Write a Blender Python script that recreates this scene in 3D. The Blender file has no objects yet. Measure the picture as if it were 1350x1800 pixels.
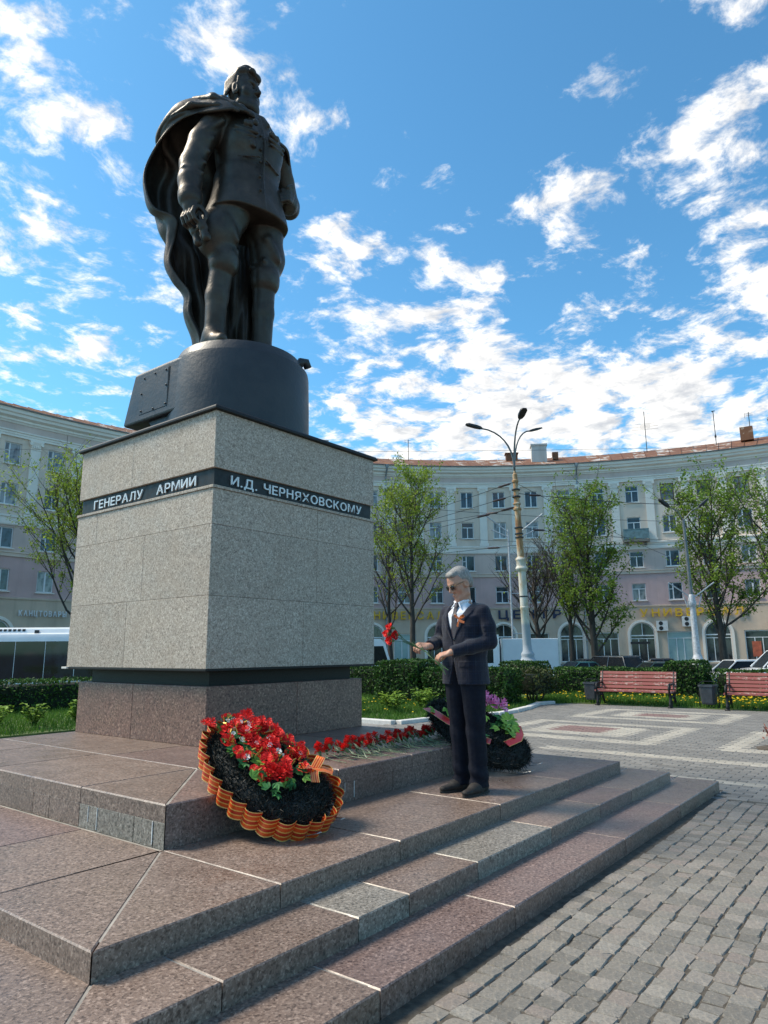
import bpy, bmesh, math, random
import numpy as np
from mathutils import Vector, Matrix, Euler

scene = bpy.context.scene
COL = scene.collection
R = math.radians
rnd = random.Random(7)

# ------------------------------------------------------------------ camera
cam_data = bpy.data.cameras.new('camera')
cam = bpy.data.objects.new('camera', cam_data)
COL.objects.link(cam)
CAM_POS = Vector((-4.2240, -5.3887, 1.4123))
YAW, PITCH, ROLL = R(37.907), R(11.293), R(-0.4146)
_f = Vector((math.cos(YAW)*math.cos(PITCH), math.sin(YAW)*math.cos(PITCH), math.sin(PITCH)))
_r = _f.cross(Vector((0, 0, 1))).normalized()
_u = _r.cross(_f)
_r2 = math.cos(ROLL)*_r + math.sin(ROLL)*_u
_u2 = -math.sin(ROLL)*_r + math.cos(ROLL)*_u
cam.matrix_world = Matrix(((_r2.x, _u2.x, -_f.x, CAM_POS.x), (_r2.y, _u2.y, -_f.y, CAM_POS.y),
                           (_r2.z, _u2.z, -_f.z, CAM_POS.z), (0, 0, 0, 1)))
cam_data.sensor_fit = 'VERTICAL'
cam_data.sensor_height = 36.0
cam_data.lens = 1220.88/1800*36
cam_data.clip_start = 0.05
cam_data.clip_end = 3000
scene.camera = cam
FWD = Vector((math.cos(YAW), math.sin(YAW), 0))      # horizontal view direction, used as a compass only
RGT = Vector((math.sin(YAW), -math.cos(YAW), 0))

# ------------------------------------------------------------------ light
SUN_AZ, SUN_EL = R(118), R(50)
world = bpy.data.worlds.new('World')
scene.world = world
world.use_nodes = True
wt = world.node_tree
wt.nodes.clear()
def wn(t, **kw):
    n = wt.nodes.new(t)
    for k, v in kw.items():
        if k.startswith('i_'):
            n.inputs[int(k[2:])].default_value = v
        else:
            setattr(n, k, v)
    return n
L = wt.links.new
sky = wn('ShaderNodeTexSky', sky_type='NISHITA', sun_disc=False, sun_elevation=SUN_EL,
         sun_rotation=math.pi/2 - SUN_AZ, altitude=200.0, air_density=1.0, dust_density=0.6, ozone_density=1.4)
tc = wn('ShaderNodeTexCoord')
sep = wn('ShaderNodeSeparateXYZ')
L(tc.outputs['Generated'], sep.inputs[0])
def wmath(op, a, b=None, clamp=False):
    n = wn('ShaderNodeMath', operation=op, use_clamp=clamp)
    for i, v in enumerate((a, b)):
        if v is None: continue
        if isinstance(v, (int, float)): n.inputs[i].default_value = v
        else: L(v, n.inputs[i])
    return n.outputs[0]
zz = wmath('ADD', wmath('MAXIMUM', sep.outputs[2], 0.0), 0.10)
comb = wn('ShaderNodeCombineXYZ')
L(wmath('DIVIDE', sep.outputs[0], zz), comb.inputs[0])
L(wmath('DIVIDE', sep.outputs[1], zz), comb.inputs[1])
plane = comb.outputs[0]                                # a flat cloud deck, seen in perspective
# soft warp so that the cloud edges curl
warp = wn('ShaderNodeTexNoise'); warp.inputs['Scale'].default_value = 3.0; warp.inputs['Detail'].default_value = 3
L(plane, warp.inputs['Vector'])
wsub = wn('ShaderNodeVectorMath', operation='SUBTRACT'); wsub.inputs[1].default_value = (.5, .5, .5)
L(warp.outputs['Color'], wsub.inputs[0])
wsc = wn('ShaderNodeVectorMath', operation='SCALE'); wsc.inputs['Scale'].default_value = 0.16
L(wsub.outputs[0], wsc.inputs[0])
wadd = wn('ShaderNodeVectorMath', operation='ADD'); L(plane, wadd.inputs[0]); L(wsc.outputs[0], wadd.inputs[1])
cn = wn('ShaderNodeTexNoise'); cn.inputs['Scale'].default_value = 7.4; cn.inputs['Detail'].default_value = 9
cn.inputs['Roughness'].default_value = 0.62; cn.inputs['Lacunarity'].default_value = 2.1
L(wadd.outputs[0], cn.inputs['Vector'])
big = wn('ShaderNodeTexNoise'); big.inputs['Scale'].default_value = 1.1; big.inputs['Detail'].default_value = 2
L(plane, big.inputs['Vector'])
cov = wmath('MULTIPLY', wmath('SUBTRACT', big.outputs['Fac'], 0.5), 0.16)
# denser and clearer patches of the cloud field (direction, angular radius, amount)
CLOUDS = [(0.265,0.701,0.662,0.064,0.130), (0.286,0.747,0.601,0.079,0.160), (0.357,0.704,0.614,0.045,0.100), (0.347,0.777,0.525,0.071,0.150), (0.334,0.823,0.460,0.070,0.120), (0.405,0.792,0.458,0.083,0.110), (0.371,0.843,0.391,0.073,0.100), (0.433,0.565,0.703,0.066,0.140), (0.468,0.506,0.724,0.040,0.080), (0.460,0.710,0.533,0.050,0.120), (0.484,0.761,0.432,0.081,0.140), (0.443,0.809,0.387,0.049,0.080), (0.713,0.508,0.484,0.146,0.170), (0.631,0.601,0.490,0.085,0.130), (0.765,0.469,0.442,0.116,0.130), (0.668,0.635,0.388,0.064,0.080), (0.715,0.581,0.389,0.088,0.100), (0.766,0.570,0.298,0.105,0.330), (0.820,0.460,0.340,0.124,0.310), (0.864,0.351,0.360,0.088,0.280), (0.863,0.413,0.291,0.128,0.330), (0.912,0.279,0.300,0.123,0.350), (0.940,0.165,0.298,0.104,0.330), (0.761,0.324,0.562,0.057,0.150), (0.792,0.254,0.556,0.067,0.170), (0.765,0.091,0.638,0.057,0.180), (0.793,0.106,0.600,0.047,0.130), (0.724,0.229,0.651,0.039,0.130), (0.795,0.171,0.582,0.050,0.130), (0.896,0.172,0.408,0.082,0.180), (0.893,0.117,0.435,0.071,0.180), (0.913,0.239,0.331,0.081,0.250), (0.593,0.528,0.608,0.029,0.080), (0.620,0.551,0.558,0.030,0.080), (0.663,0.381,0.644,0.178,-0.120), (0.566,0.485,0.667,0.099,-0.100), (0.814,0.364,0.453,0.052,-0.080), (0.671,0.246,0.699,0.124,-0.100), (0.842,0.272,0.467,0.042,-0.060), (0.366,0.632,0.683,0.044,-0.080), (0.668,0.592,0.451,0.031,0.000)]
for (cx, cy, cz, rad, amp) in CLOUDS:
    dv = wn('ShaderNodeVectorMath', operation='DISTANCE'); L(tc.outputs['Generated'], dv.inputs[0]); dv.inputs[1].default_value = (cx, cy, cz)
    g = wmath('SUBTRACT', 1.0, wmath('DIVIDE', dv.outputs['Value'], rad), clamp=True)
    g = wmath('MULTIPLY', wmath('SMOOTHSTEP', g, 0.0) if False else wmath('POWER', g, 0.8), amp*(0.46 if amp > 0 else 1.0))
    cov = wmath('ADD', cov, g)
dens = wmath('ADD', cn.outputs['Fac'], cov)
mr = wn('ShaderNodeMapRange', interpolation_type='SMOOTHSTEP')
mr.inputs['From Min'].default_value = 0.505; mr.inputs['From Max'].default_value = 0.70
L(dens, mr.inputs['Value'])
# cloud body: the deck is sampled again a little towards the sun, so that the lumps get a lit and a shaded side
soff = wn('ShaderNodeVectorMath', operation='ADD'); L(wadd.outputs[0], soff.inputs[0])
soff.inputs[1].default_value = (0.055*math.cos(SUN_AZ), 0.055*math.sin(SUN_AZ), 0)
cn2 = wn('ShaderNodeTexNoise'); cn2.inputs['Scale'].default_value = cn.inputs['Scale'].default_value; cn2.inputs['Detail'].default_value = 4
cn2.inputs['Roughness'].default_value = 0.62; cn2.inputs['Lacunarity'].default_value = 2.1
L(soff.outputs[0], cn2.inputs['Vector'])
lit = wmath('ADD', wmath('MULTIPLY', wmath('SUBTRACT', cn.outputs['Fac'], cn2.outputs['Fac']), 3.2), 0.62, clamp=True)
thick = wn('ShaderNodeMapRange'); thick.inputs['From Min'].default_value = 0.66; thick.inputs['From Max'].default_value = 0.86
L(dens, thick.inputs['Value'])
lit = wmath('SUBTRACT', lit, wmath('MULTIPLY', thick.outputs[0], 0.28), clamp=True)
ccol = wn('ShaderNodeMix', data_type='RGBA')
L(lit, ccol.inputs['Factor'])
ccol.inputs['A'].default_value = (2.15, 2.2, 2.3, 1); ccol.inputs['B'].default_value = (4.3, 4.15, 3.9, 1)
tint = wn('ShaderNodeMix', data_type='RGBA', blend_type='MULTIPLY'); tint.inputs['Factor'].default_value = 1
L(sky.outputs[0], tint.inputs['A']); tint.inputs['B'].default_value = (0.32, 0.62, 0.69, 1)
mixc = wn('ShaderNodeMix', data_type='RGBA')
L(wmath('MULTIPLY', mr.outputs[0], 0.95), mixc.inputs['Factor'])
L(tint.outputs['Result'], mixc.inputs['A']); L(ccol.outputs['Result'], mixc.inputs['B'])
bg = wn('ShaderNodeBackground'); bg.inputs['Strength'].default_value = 0.14
L(mixc.outputs['Result'], bg.inputs['Color'])
wo = wn('ShaderNodeOutputWorld'); L(bg.outputs[0], wo.inputs['Surface'])

sun_d = bpy.data.lights.new('sun', 'SUN'); sun_d.energy = 2.4; sun_d.angle = R(20); sun_d.color = (1.0, 0.89, 0.72)
sun = bpy.data.objects.new('sun', sun_d); COL.objects.link(sun)
sdir = Vector((math.cos(SUN_AZ)*math.cos(SUN_EL), math.sin(SUN_AZ)*math.cos(SUN_EL), math.sin(SUN_EL)))
sun.rotation_euler = sdir.to_track_quat('Z', 'Y').to_euler()
sun.location = sdir*60

vs = scene.view_settings
vs.view_transform = 'Standard'; vs.look = 'None'; vs.exposure = 1.22; vs.gamma = 1.0; vs.use_curve_mapping = False
scene.render.engine = 'CYCLES'
scene.cycles.max_bounces = 6
scene.cycles.transparent_max_bounces = 8

# ------------------------------------------------------------------ object helpers
def setp(o, label=None, cat=None, group=None, kind=None):
    if label: o['label'] = label
    if cat: o['category'] = cat
    if group: o['group'] = group
    if kind: o['kind'] = kind
    return o
def thing(name, label, cat, loc=(0, 0, 0), rz=0.0, group=None):
    o = bpy.data.objects.new(name, None); COL.objects.link(o)
    o.empty_display_size = 0.2
    o.location = loc; o.rotation_euler = (0, 0, rz)
    return setp(o, label, cat, group)
def link(name, me, mats=None, parent=None, loc=None, rot=None):
    o = bpy.data.objects.new(name, me); COL.objects.link(o)
    if mats is not None and not me.materials:
        for m in (mats if isinstance(mats, (list, tuple)) else [mats]): me.materials.append(m)
    if parent: o.parent = parent
    if loc is not None: o.location = loc
    if rot is not None: o.rotation_euler = rot
    return o
def mesh_of(name, V, F, smooth=False, mi=None, tint=None):
    me = bpy.data.meshes.new(name)
    me.from_pydata([tuple(v) for v in V], [], [tuple(f) for f in F])
    if smooth: me.polygons.foreach_set('use_smooth', [True]*len(me.polygons))
    if mi is not None: me.polygons.foreach_set('material_index', mi)
    if tint is not None:
        at = me.attributes.new('tint', 'FLOAT', 'FACE'); at.data.foreach_set('value', tint)
    me.update()
    return me
def np_mesh(name, V, F, smooth=False, tint=None, mi=None):
    """big meshes: V (n,3), F (m,k) with constant k"""
    V = np.asarray(V, dtype=np.float32); F = np.asarray(F, dtype=np.int32)
    me = bpy.data.meshes.new(name); k = F.shape[1]
    me.vertices.add(len(V)); me.vertices.foreach_set('co', V.ravel())
    me.loops.add(F.size); me.loops.foreach_set('vertex_index', F.ravel())
    me.polygons.add(len(F)); me.polygons.foreach_set('loop_start', np.arange(0, F.size, k, dtype=np.int32))
    if smooth: me.polygons.foreach_set('use_smooth', np.ones(len(F), dtype=bool))
    if mi is not None: me.polygons.foreach_set('material_index', np.asarray(mi, dtype=np.int32))
    me.update(calc_edges=True); me.validate()
    if tint is not None:
        at = me.attributes.new('tint', 'FLOAT', 'FACE'); at.data.foreach_set('value', np.asarray(tint, dtype=np.float32))
    return me

class MB:
    """collects simple solids into one mesh (one part)"""
    def __init__(s): s.V = []; s.F = []; s.mi = []; s.cur = 0
    def add(s, V, F):
        n = len(s.V); s.V += [tuple(v) for v in V]; s.F += [tuple(i+n for i in f) for f in F]; s.mi += [s.cur]*len(F); return s
    def box(s, lo, hi, M=None):
        (a, b, c), (d, e, f) = lo, hi
        V = [Vector(p) for p in ((a,b,c),(d,b,c),(d,e,c),(a,e,c),(a,b,f),(d,b,f),(d,e,f),(a,e,f))]
        if M is not None: V = [M @ v for v in V]
        return s.add(V, [(0,3,2,1),(4,5,6,7),(0,1,5,4),(1,2,6,5),(2,3,7,6),(3,0,4,7)])
    def prism(s, poly, z0, z1, ch=0.0, M=None):
        """polygon (ccw) extruded in z, with the top edge chamfered by ch"""
        n = len(poly); rings = [(poly, z0)]
        if ch > 0: rings += [(poly, z1-ch), (inset(poly, ch), z1)]
        else: rings += [(poly, z1)]
        V = []; F = []
        for P, z in rings: V += [Vector((p[0], p[1], z)) for p in P]
        for k in range(len(rings)-1):
            for i in range(n):
                j = (i+1) % n; F.append((k*n+i, k*n+j, (k+1)*n+j, (k+1)*n+i))
        m = (len(rings)-1)*n
        F.append(tuple(range(m, m+n))); F.append(tuple(reversed(range(n))))
        if M is not None: V = [M @ v for v in V]
        return s.add(V, F)
    def lathe(s, prof, c=(0, 0, 0), n=16, M=None, a0=0.0, a1=2*math.pi):
        """prof: list of (r,z)"""
        V = []; F = []; full = abs(a1-a0-2*math.pi) < 1e-6; cnt = n if full else n+1
        for r, z in prof:
            for i in range(cnt):
                a = a0+(a1-a0)*i/n; V.append(Vector((c[0]+r*math.cos(a), c[1]+r*math.sin(a), c[2]+z)))
        for k in range(len(prof)-1):
            for i in range(n):
                j = (i+1) % cnt; F.append((k*cnt+i, k*cnt+j, (k+1)*cnt+j, (k+1)*cnt+i))
        if full:
            F.append(tuple(reversed(range(cnt)))); m = (len(prof)-1)*cnt; F.append(tuple(range(m, m+cnt)))
        if M is not None: V = [M @ v for v in V]
        return s.add(V, F)
    def tube(s, pts, rad, n=8, caps=True):
        pts = [Vector(p) for p in pts]; m = len(pts)
        rad = rad if isinstance(rad, (list, tuple)) else [rad]*m
        V = []; F = []; prev = None
        for i, p in enumerate(pts):
            t = (pts[min(i+1, m-1)]-pts[max(i-1, 0)])
            t = t.normalized() if t.length > 1e-9 else Vector((0, 0, 1))
            ref = prev if prev is not None else (Vector((0, 0, 1)) if abs(t.z) < .9 else Vector((1, 0, 0)))
            a = (ref - t*ref.dot(t)); a = a.normalized() if a.length > 1e-6 else t.orthogonal().normalized()
            b = t.cross(a); prev = a
            for k in range(n):
                w = 2*math.pi*k/n; V.append(p + (a*math.cos(w)+b*math.sin(w))*rad[i])
        for i in range(m-1):
            for k in range(n):
                j = (k+1) % n; F.append((i*n+k, i*n+j, (i+1)*n+j, (i+1)*n+k))
        if caps: F.append(tuple(reversed(range(n)))); F.append(tuple(range((m-1)*n, m*n)))
        return s.add(V, F)
    def loft(s, rings, close=True, caps=True):
        n = len(rings[0]); V = [p for r in rings for p in r]; F = []
        for k in range(len(rings)-1):
            for i in range(n if close else n-1):
                j = (i+1) % n; F.append((k*n+i, k*n+j, (k+1)*n+j, (k+1)*n+i))
        if caps: F.append(tuple(reversed(range(n)))); F.append(tuple(range((len(rings)-1)*n, len(rings)*n)))
        return s.add(V, F)
    def build(s, name, mats, parent=None, smooth=False, org=None, loc=None, rot=None, bevel=0.0, auto=None):
        V = s.V if org is None else [(v[0]-org[0], v[1]-org[1], v[2]-org[2]) for v in s.V]
        me = mesh_of(name, V, s.F, smooth, s.mi if any(s.mi) else None)
        if auto: me.set_sharp_from_angle(angle=R(auto))
        o = link(name, me, mats, parent, loc, rot)
        if bevel > 0:
            b = o.modifiers.new('bevel', 'BEVEL'); b.width = bevel; b.segments = 2; b.limit_method = 'ANGLE'; b.angle_limit = R(40)
        return o
def inset(P, d):
    """inset a ccw polygon"""
    n = len(P); out = []
    for i in range(n):
        a, b, c = Vector(P[i-1][:2]), Vector(P[i][:2]), Vector(P[(i+1) % n][:2])
        e1 = (b-a).normalized(); e2 = (c-b).normalized()
        n1 = Vector((-e1.y, e1.x)); n2 = Vector((-e2.y, e2.x))
        k = 1+n1.dot(n2); m = (n1+n2)/max(k, .15)
        out.append((b.x+m.x*d, b.y+m.y*d))
    return out
def copy_tree(o, parent=None):
    c = o.copy(); COL.objects.link(c); c.parent = parent
    for ch in o.children: copy_tree(ch, c)
    return c

# ------------------------------------------------------------------ material helpers
class NT:
    def __init__(s, name):
        s.m = bpy.data.materials.new(name); s.m.use_nodes = True; s.t = s.m.node_tree; s.t.nodes.clear()
        s.out = s.t.nodes.new('ShaderNodeOutputMaterial'); s.b = s.t.nodes.new('ShaderNodeBsdfPrincipled')
        s.t.links.new(s.b.outputs[0], s.out.inputs[0])
    def n(s, t, **kw):
        nd = s.t.nodes.new(t)
        for k, v in kw.items(): setattr(nd, k, v)
        return nd
    def l(s, a, b): s.t.links.new(a, b)
    def put(s, inp, v):
        if isinstance(v, bpy.types.NodeSocket): s.l(v, inp)
        elif isinstance(v, (tuple, list)): inp.default_value = (*v, 1) if len(v) == 3 and inp.type == 'RGBA' else v
        else: inp.default_value = v
    def coord(s, which='Object', scale=None, rot=None):
        c = s.n('ShaderNodeTexCoord').outputs[which]
        if scale is not None:
            mp = s.n('ShaderNodeMapping'); mp.inputs['Scale'].default_value = scale if isinstance(scale, (tuple, list)) else (scale,)*3
            if rot: mp.inputs['Rotation'].default_value = rot
            s.l(c, mp.inputs[0]); c = mp.outputs[0]
        return c
    def noise(s, vec, scale, detail=3, rough=.55, dist=0.0, out='Fac'):
        nd = s.n('ShaderNodeTexNoise'); nd.inputs['Scale'].default_value = scale; nd.inputs['Detail'].default_value = detail
        nd.inputs['Roughness'].default_value = rough; nd.inputs['Distortion'].default_value = dist
        s.l(vec, nd.inputs['Vector']); return nd.outputs[out]
    def voro(s, vec, scale, feature='F1', out='Distance', rand=1.0):
        nd = s.n('ShaderNodeTexVoronoi', feature=feature); nd.inputs['Scale'].default_value = scale
        nd.inputs['Randomness'].default_value = rand
        s.l(vec, nd.inputs['Vector']); return nd.outputs[out]
    def math(s, op, a, b=None, clamp=False):
        nd = s.n('ShaderNodeMath', operation=op, use_clamp=clamp); s.put(nd.inputs[0], a)
        if b is not None: s.put(nd.inputs[1], b)
        return nd.outputs[0]
    def rng(s, v, a, b, c=0.0, d=1.0):
        nd = s.n('ShaderNodeMapRange'); s.l(v, nd.inputs['Value'])
        for k, x in zip(('From Min', 'From Max', 'To Min', 'To Max'), (a, b, c, d)): nd.inputs[k].default_value = x
        return nd.outputs[0]
    def mix(s, f, a, b, mode='MIX'):
        nd = s.n('ShaderNodeMix', data_type='RGBA', blend_type=mode); s.put(nd.inputs['Factor'], f)
        s.put(nd.inputs['A'], a); s.put(nd.inputs['B'], b); return nd.outputs['Result']
    def ramp(s, v, stops, interp='LINEAR'):
        nd = s.n('ShaderNodeValToRGB'); nd.color_ramp.interpolation = interp; s.l(v, nd.inputs[0])
        e = nd.color_ramp.elements
        while len(e) < len(stops): e.new(0.5)
        for i, (p, c) in enumerate(stops): e[i].position = p; e[i].color = (*c, 1) if len(c) == 3 else c
        return nd.outputs[0]
    def bump(s, h, strength=.3, dist=.01):
        nd = s.n('ShaderNodeBump'); nd.inputs['Strength'].default_value = strength; nd.inputs['Distance'].default_value = dist
        s.l(h, nd.inputs['Height']); s.l(nd.outputs[0], s.b.inputs['Normal'])
    def rand(s): return s.n('ShaderNodeObjectInfo').outputs['Random']
    def attr(s, name='tint', out='Fac'):
        nd = s.n('ShaderNodeAttribute'); nd.attribute_name = name; return nd.outputs[out]
    def done(s, col, rough=.6, metal=0.0, spec=.5, **kw):
        s.put(s.b.inputs['Base Color'], col); s.put(s.b.inputs['Roughness'], rough); s.put(s.b.inputs['Metallic'], metal)
        s.put(s.b.inputs['Specular IOR Level'], spec)
        for k, v in kw.items(): s.put(s.b.inputs[k], v)
        return s.m

def plain(name, col, rough=.6, metal=0.0, var=.12, nscale=6.0, bump=0.0, bscale=40.0, spec=.5, **kw):
    t = NT(name); c = t.coord()
    f = t.noise(c, nscale, 4)
    lo = tuple(max(0, x*(1-var)) for x in col); hi = tuple(min(1, x*(1+var)) for x in col)
    colr = t.mix(t.rng(f, .3, .7), lo, hi)
    if bump: t.bump(t.noise(c, bscale, 3), bump, .01)
    r = t.rng(t.noise(c, nscale*2.3, 3), .3, .7, max(.02, rough-.08), min(1, rough+.08))
    return t.done(colr, r, metal, spec, **kw)

def granite(name, dark, mid, light, stain=(0.1, 0.09, 0.08), scale=52.0, rough=.42, tintvar=.16, stainamt=.35):
    t = NT(name); c = t.coord()
    g = t.noise(c, scale, 2, .6, .6)
    col = t.ramp(g, [(.30, dark), (.46, mid), (.56, mid), (.70, light)])
    v = t.voro(c, scale*1.6, out='Color')
    sepc = t.n('ShaderNodeSeparateColor'); t.l(v, sepc.inputs[0])
    col = t.mix(t.rng(sepc.outputs[0], .78, .95, 0, .75), col, dark)
    col = t.mix(t.rng(sepc.outputs[1], .82, .98, 0, .6), col, light)
    # slow tone changes inside one slab, and from slab to slab
    s = t.noise(c, 1.7, 4, .6)
    col = t.mix(t.rng(s, .48, .75, 0, stainamt), col, stain)
    rr = t.rand()
    col = t.mix(1.0, col, t.n('ShaderNodeCombineColor').outputs[0] if False else t.ramp(rr, [(0, (1-tintvar,)*3), (.5, (1, 1, 1)), (1, (1+tintvar*.5, 1+tintvar*.45, 1+tintvar*.4))]), 'MULTIPLY')
    t.bump(g, .12, .003)
    r = t.rng(t.noise(c, 5, 4), .3, .7, rough-.1, rough+.16)
    return t.done(col, r, 0, .5)

M = {}
M['granite_light'] = granite('granite_light', (0.1768, 0.1420, 0.1121), (0.3744, 0.3120, 0.2517), (0.6032, 0.5200, 0.4322), stain=(0.3120, 0.2450, 0.1805), scale=54, rough=.65, tintvar=.06, stainamt=.35)
M['granite_red'] = granite('granite_red', (0.0570, 0.0255, 0.0192), (0.1900, 0.1003, 0.0736), (0.3800, 0.2338, 0.1720), stain=(0.1330, 0.0748, 0.0560), scale=42, rough=.45, tintvar=.10)
M['granite_brown'] = granite('granite_brown', (0.0630, 0.0421, 0.0333), (0.1890, 0.1326, 0.1051), (0.3612, 0.2691, 0.2183), stain=(0.1344, 0.0975, 0.0777), scale=60, rough=.36, tintvar=.12)
M['granite_mauve'] = granite('granite_mauve', (0.0571, 0.0351, 0.0304), (0.1722, 0.1131, 0.0950), (0.3360, 0.2379, 0.2052), stain=(0.1176, 0.0780, 0.0684), scale=60, rough=.36, tintvar=.12)
M['granite_grey'] = granite('granite_grey', (0.0630, 0.0558, 0.0458), (0.1974, 0.1738, 0.1469), (0.3696, 0.3321, 0.2883), stain=(0.1260, 0.1066, 0.0869), scale=60, rough=.40, tintvar=.10)
M['mortar'] = plain('mortar', (.27, .245, .215), .9, nscale=5, var=.35)
M['black_granite'] = plain('black_granite', (.012, .011, .011), .5, var=.4, nscale=60, spec=.25)
M['band_slate'] = plain('band_slate', (.016, .017, .018), .5, var=.5, nscale=9, spec=.3)
M['letter_metal'] = plain('letter_metal', (.62, .61, .60), .35, .25, var=.06)
M['paving_bed'] = plain('paving_bed', (.10, .093, .083), .95, nscale=9, var=.35)
# ------------------------------------------------------------------ ground, road, plaza
def brick_sheet(name, c1, c2, mortar, scale=1.0):
    t = NT(name); c = t.coord()
    b = t.n('ShaderNodeTexBrick'); t.l(c, b.inputs['Vector'])
    b.inputs['Color1'].default_value = (*c1, 1); b.inputs['Color2'].default_value = (*c2, 1); b.inputs['Mortar'].default_value = (*mortar, 1)
    b.inputs['Scale'].default_value = scale; b.inputs['Brick Width'].default_value = .2; b.inputs['Row Height'].default_value = .1
    b.inputs['Mortar Size'].default_value = .004
    col = t.mix(t.rng(t.noise(c, .6, 4), .35, .7, 0, .35), b.outputs['Color'], (.16, .15, .14))
    return t.done(col, .85)
def asphalt():
    t = NT('asphalt'); c = t.coord()
    col = t.ramp(t.noise(c, 90, 3), [(.3, (.035, .035, .036)), (.7, (.075, .074, .072))])
    col = t.mix(t.rng(t.noise(c, .35, 5), .4, .7, 0, .5), col, (.09, .087, .083))
    t.bump(t.noise(c, 120, 2), .2, .004)
    return t.done(col, .85)
M['asphalt'] = asphalt()
M['plaza_sheet'] = brick_sheet('plaza_sheet', (.20, .19, .178), (.25, .238, .225), (.11, .10, .09))
def paver_mat(name, col, var=.22):
    t = NT(name); c = t.coord(); tt = t.attr('tint')
    base = t.mix(tt, tuple(x*(1-var) for x in col), tuple(min(1, x*(1+var)) for x in col))
    base = t.mix(t.rng(t.noise(c, 70, 3), .35, .75, 0, .45), base, tuple(x*.55 for x in col))
    base = t.mix(t.rng(t.noise(c, .9, 5), .42, .72, 0, .4), base, (.15, .14, .125))
    t.bump(t.noise(c, 130, 3), .35, .004)
    return t.done(base, .8)
M['paver_grey'] = paver_mat('paver_grey', (.185, .172, .155))
M['paver_cream'] = paver_mat('paver_cream', (.385, .345, .285), .12)
M['paver_red'] = paver_mat('paver_red', (.20, .115, .10), .16)
def sett_mat():
    t = NT('sett'); c = t.coord(); tt = t.attr('tint')
    base = t.ramp(tt, [(0, (.13, .115, .095)), (.35, (.18, .16, .135)), (.6, (.215, .192, .162)), (.8, (.205, .165, .14)), (1, (.25, .225, .192))])
    base = t.mix(t.rng(t.noise(c, 85, 3, .6, .5), .36, .5, .5, 0), base, (.10, .095, .085))
    base = t.mix(t.rng(t.noise(c, 75, 3, .6, .5), .56, .72, 0, .55), base, (.36, .33, .285))
    base = t.mix(t.rng(t.noise(c, 1.6, 5), .45, .72, 0, .5), base, (.17, .16, .145))
    t.bump(t.math('ADD', t.noise(c, 40, 4), t.math('MULTIPLY', t.noise(c, 11, 2), .7)), .6, .012)
    return t.done(base, .75)
M['sett'] = sett_mat()
M['joint_soil'] = plain('joint_soil', (.075, .062, .047), .95, var=.5, nscale=18, bump=.5, bscale=60)
M['kerb_concrete'] = plain('kerb_concrete', (.55, .53, .50), .85, var=.12, nscale=12, bump=.2)
def soil_green():
    t = NT('lawn_soil'); c = t.coord()
    col = t.ramp(t.noise(c, 2.2, 5), [(.3, (.05, .075, .018)), (.55, (.085, .125, .028)), (.75, (.10, .09, .045))])
    return t.done(col, .95)
M['lawn_soil'] = soil_green()

ROAD_Z = -0.6
me = mesh_of('ground', [(-1500, -1500, ROAD_Z), (1500, -1500, ROAD_Z), (1500, 1500, ROAD_Z), (-1500, 1500, ROAD_Z)], [(0, 1, 2, 3)])
setp(link('ground', me, M['asphalt']), kind='structure')

plaza = setp(MB().box((-45, -45, ROAD_Z-.05), (14.05, 7.42, -.014)).build('plaza_paving', M['plaza_sheet']), kind='structure')
lawn_poly = [(-45, 7.42), (7.08, 7.42), (7.08, 3.16), (7.9, 3.05), (9.0, 2.66), (9.8, 2.5), (10.7, 2.52), (11.6, 2.66), (13.0, 3.05), (13.6, 2.9), (14.0, 2.2),
             (14.03, -45), (20.3, -45), (20.3, 14.2), (-45, 14.2)]
lawn = setp(MB().prism(lawn_poly, ROAD_Z-.05, .018).build('lawn', M['lawn_soil']), kind='structure')
def in_poly(P, x, y):
    r = False; n = len(P)
    for i in range(n):
        (x1, y1), (x2, y2) = P[i][:2], P[i-1][:2]
        if (y1 > y) != (y2 > y) and x < (x2-x1)*(y-y1)/(y2-y1)+x1: r = not r
    return r
# kerb along the curved lawn edge: single kerb stones
kerb = setp(bpy.data.objects.new('lawn_kerb', None), kind='structure'); COL.objects.link(kerb)
kp = [Vector((*p, 0)) for p in lawn_poly[1:10]]
ks = []
for a, b in zip(kp, kp[1:]):
    n = max(1, round((b-a).length/.9))
    for i in range(n): ks.append((a.lerp(b, i/n), a.lerp(b, (i+1)/n)))
for a, b in ks:
    d = (b-a).normalized(); nrm = Vector((-d.y, d.x, 0))
    P = [a+d*.004-nrm*.15, b-d*.004-nrm*.15, b-d*.004+nrm*.012, a+d*.004+nrm*.012]
    MB().prism([(p.x, p.y) for p in P], -.1, .075+rnd.uniform(-.008, .008), .012).build('kerb_stone', M['kerb_concrete'], kerb)

# view test, only to choose which pieces show largest and become single objects
def screen(p):
    d = Vector(p)-CAM_POS; z = d.dot(_f)
    if z <= .05: return None
    return (675+1220.88*d.dot(_r2)/z, 900-1220.88*d.dot(_u2)/z, z)
def in_view(p, mrg=20):
    s = screen(p); return s is not None and -mrg < s[0] < 1350+mrg and -mrg < s[1] < 1800+mrg

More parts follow.
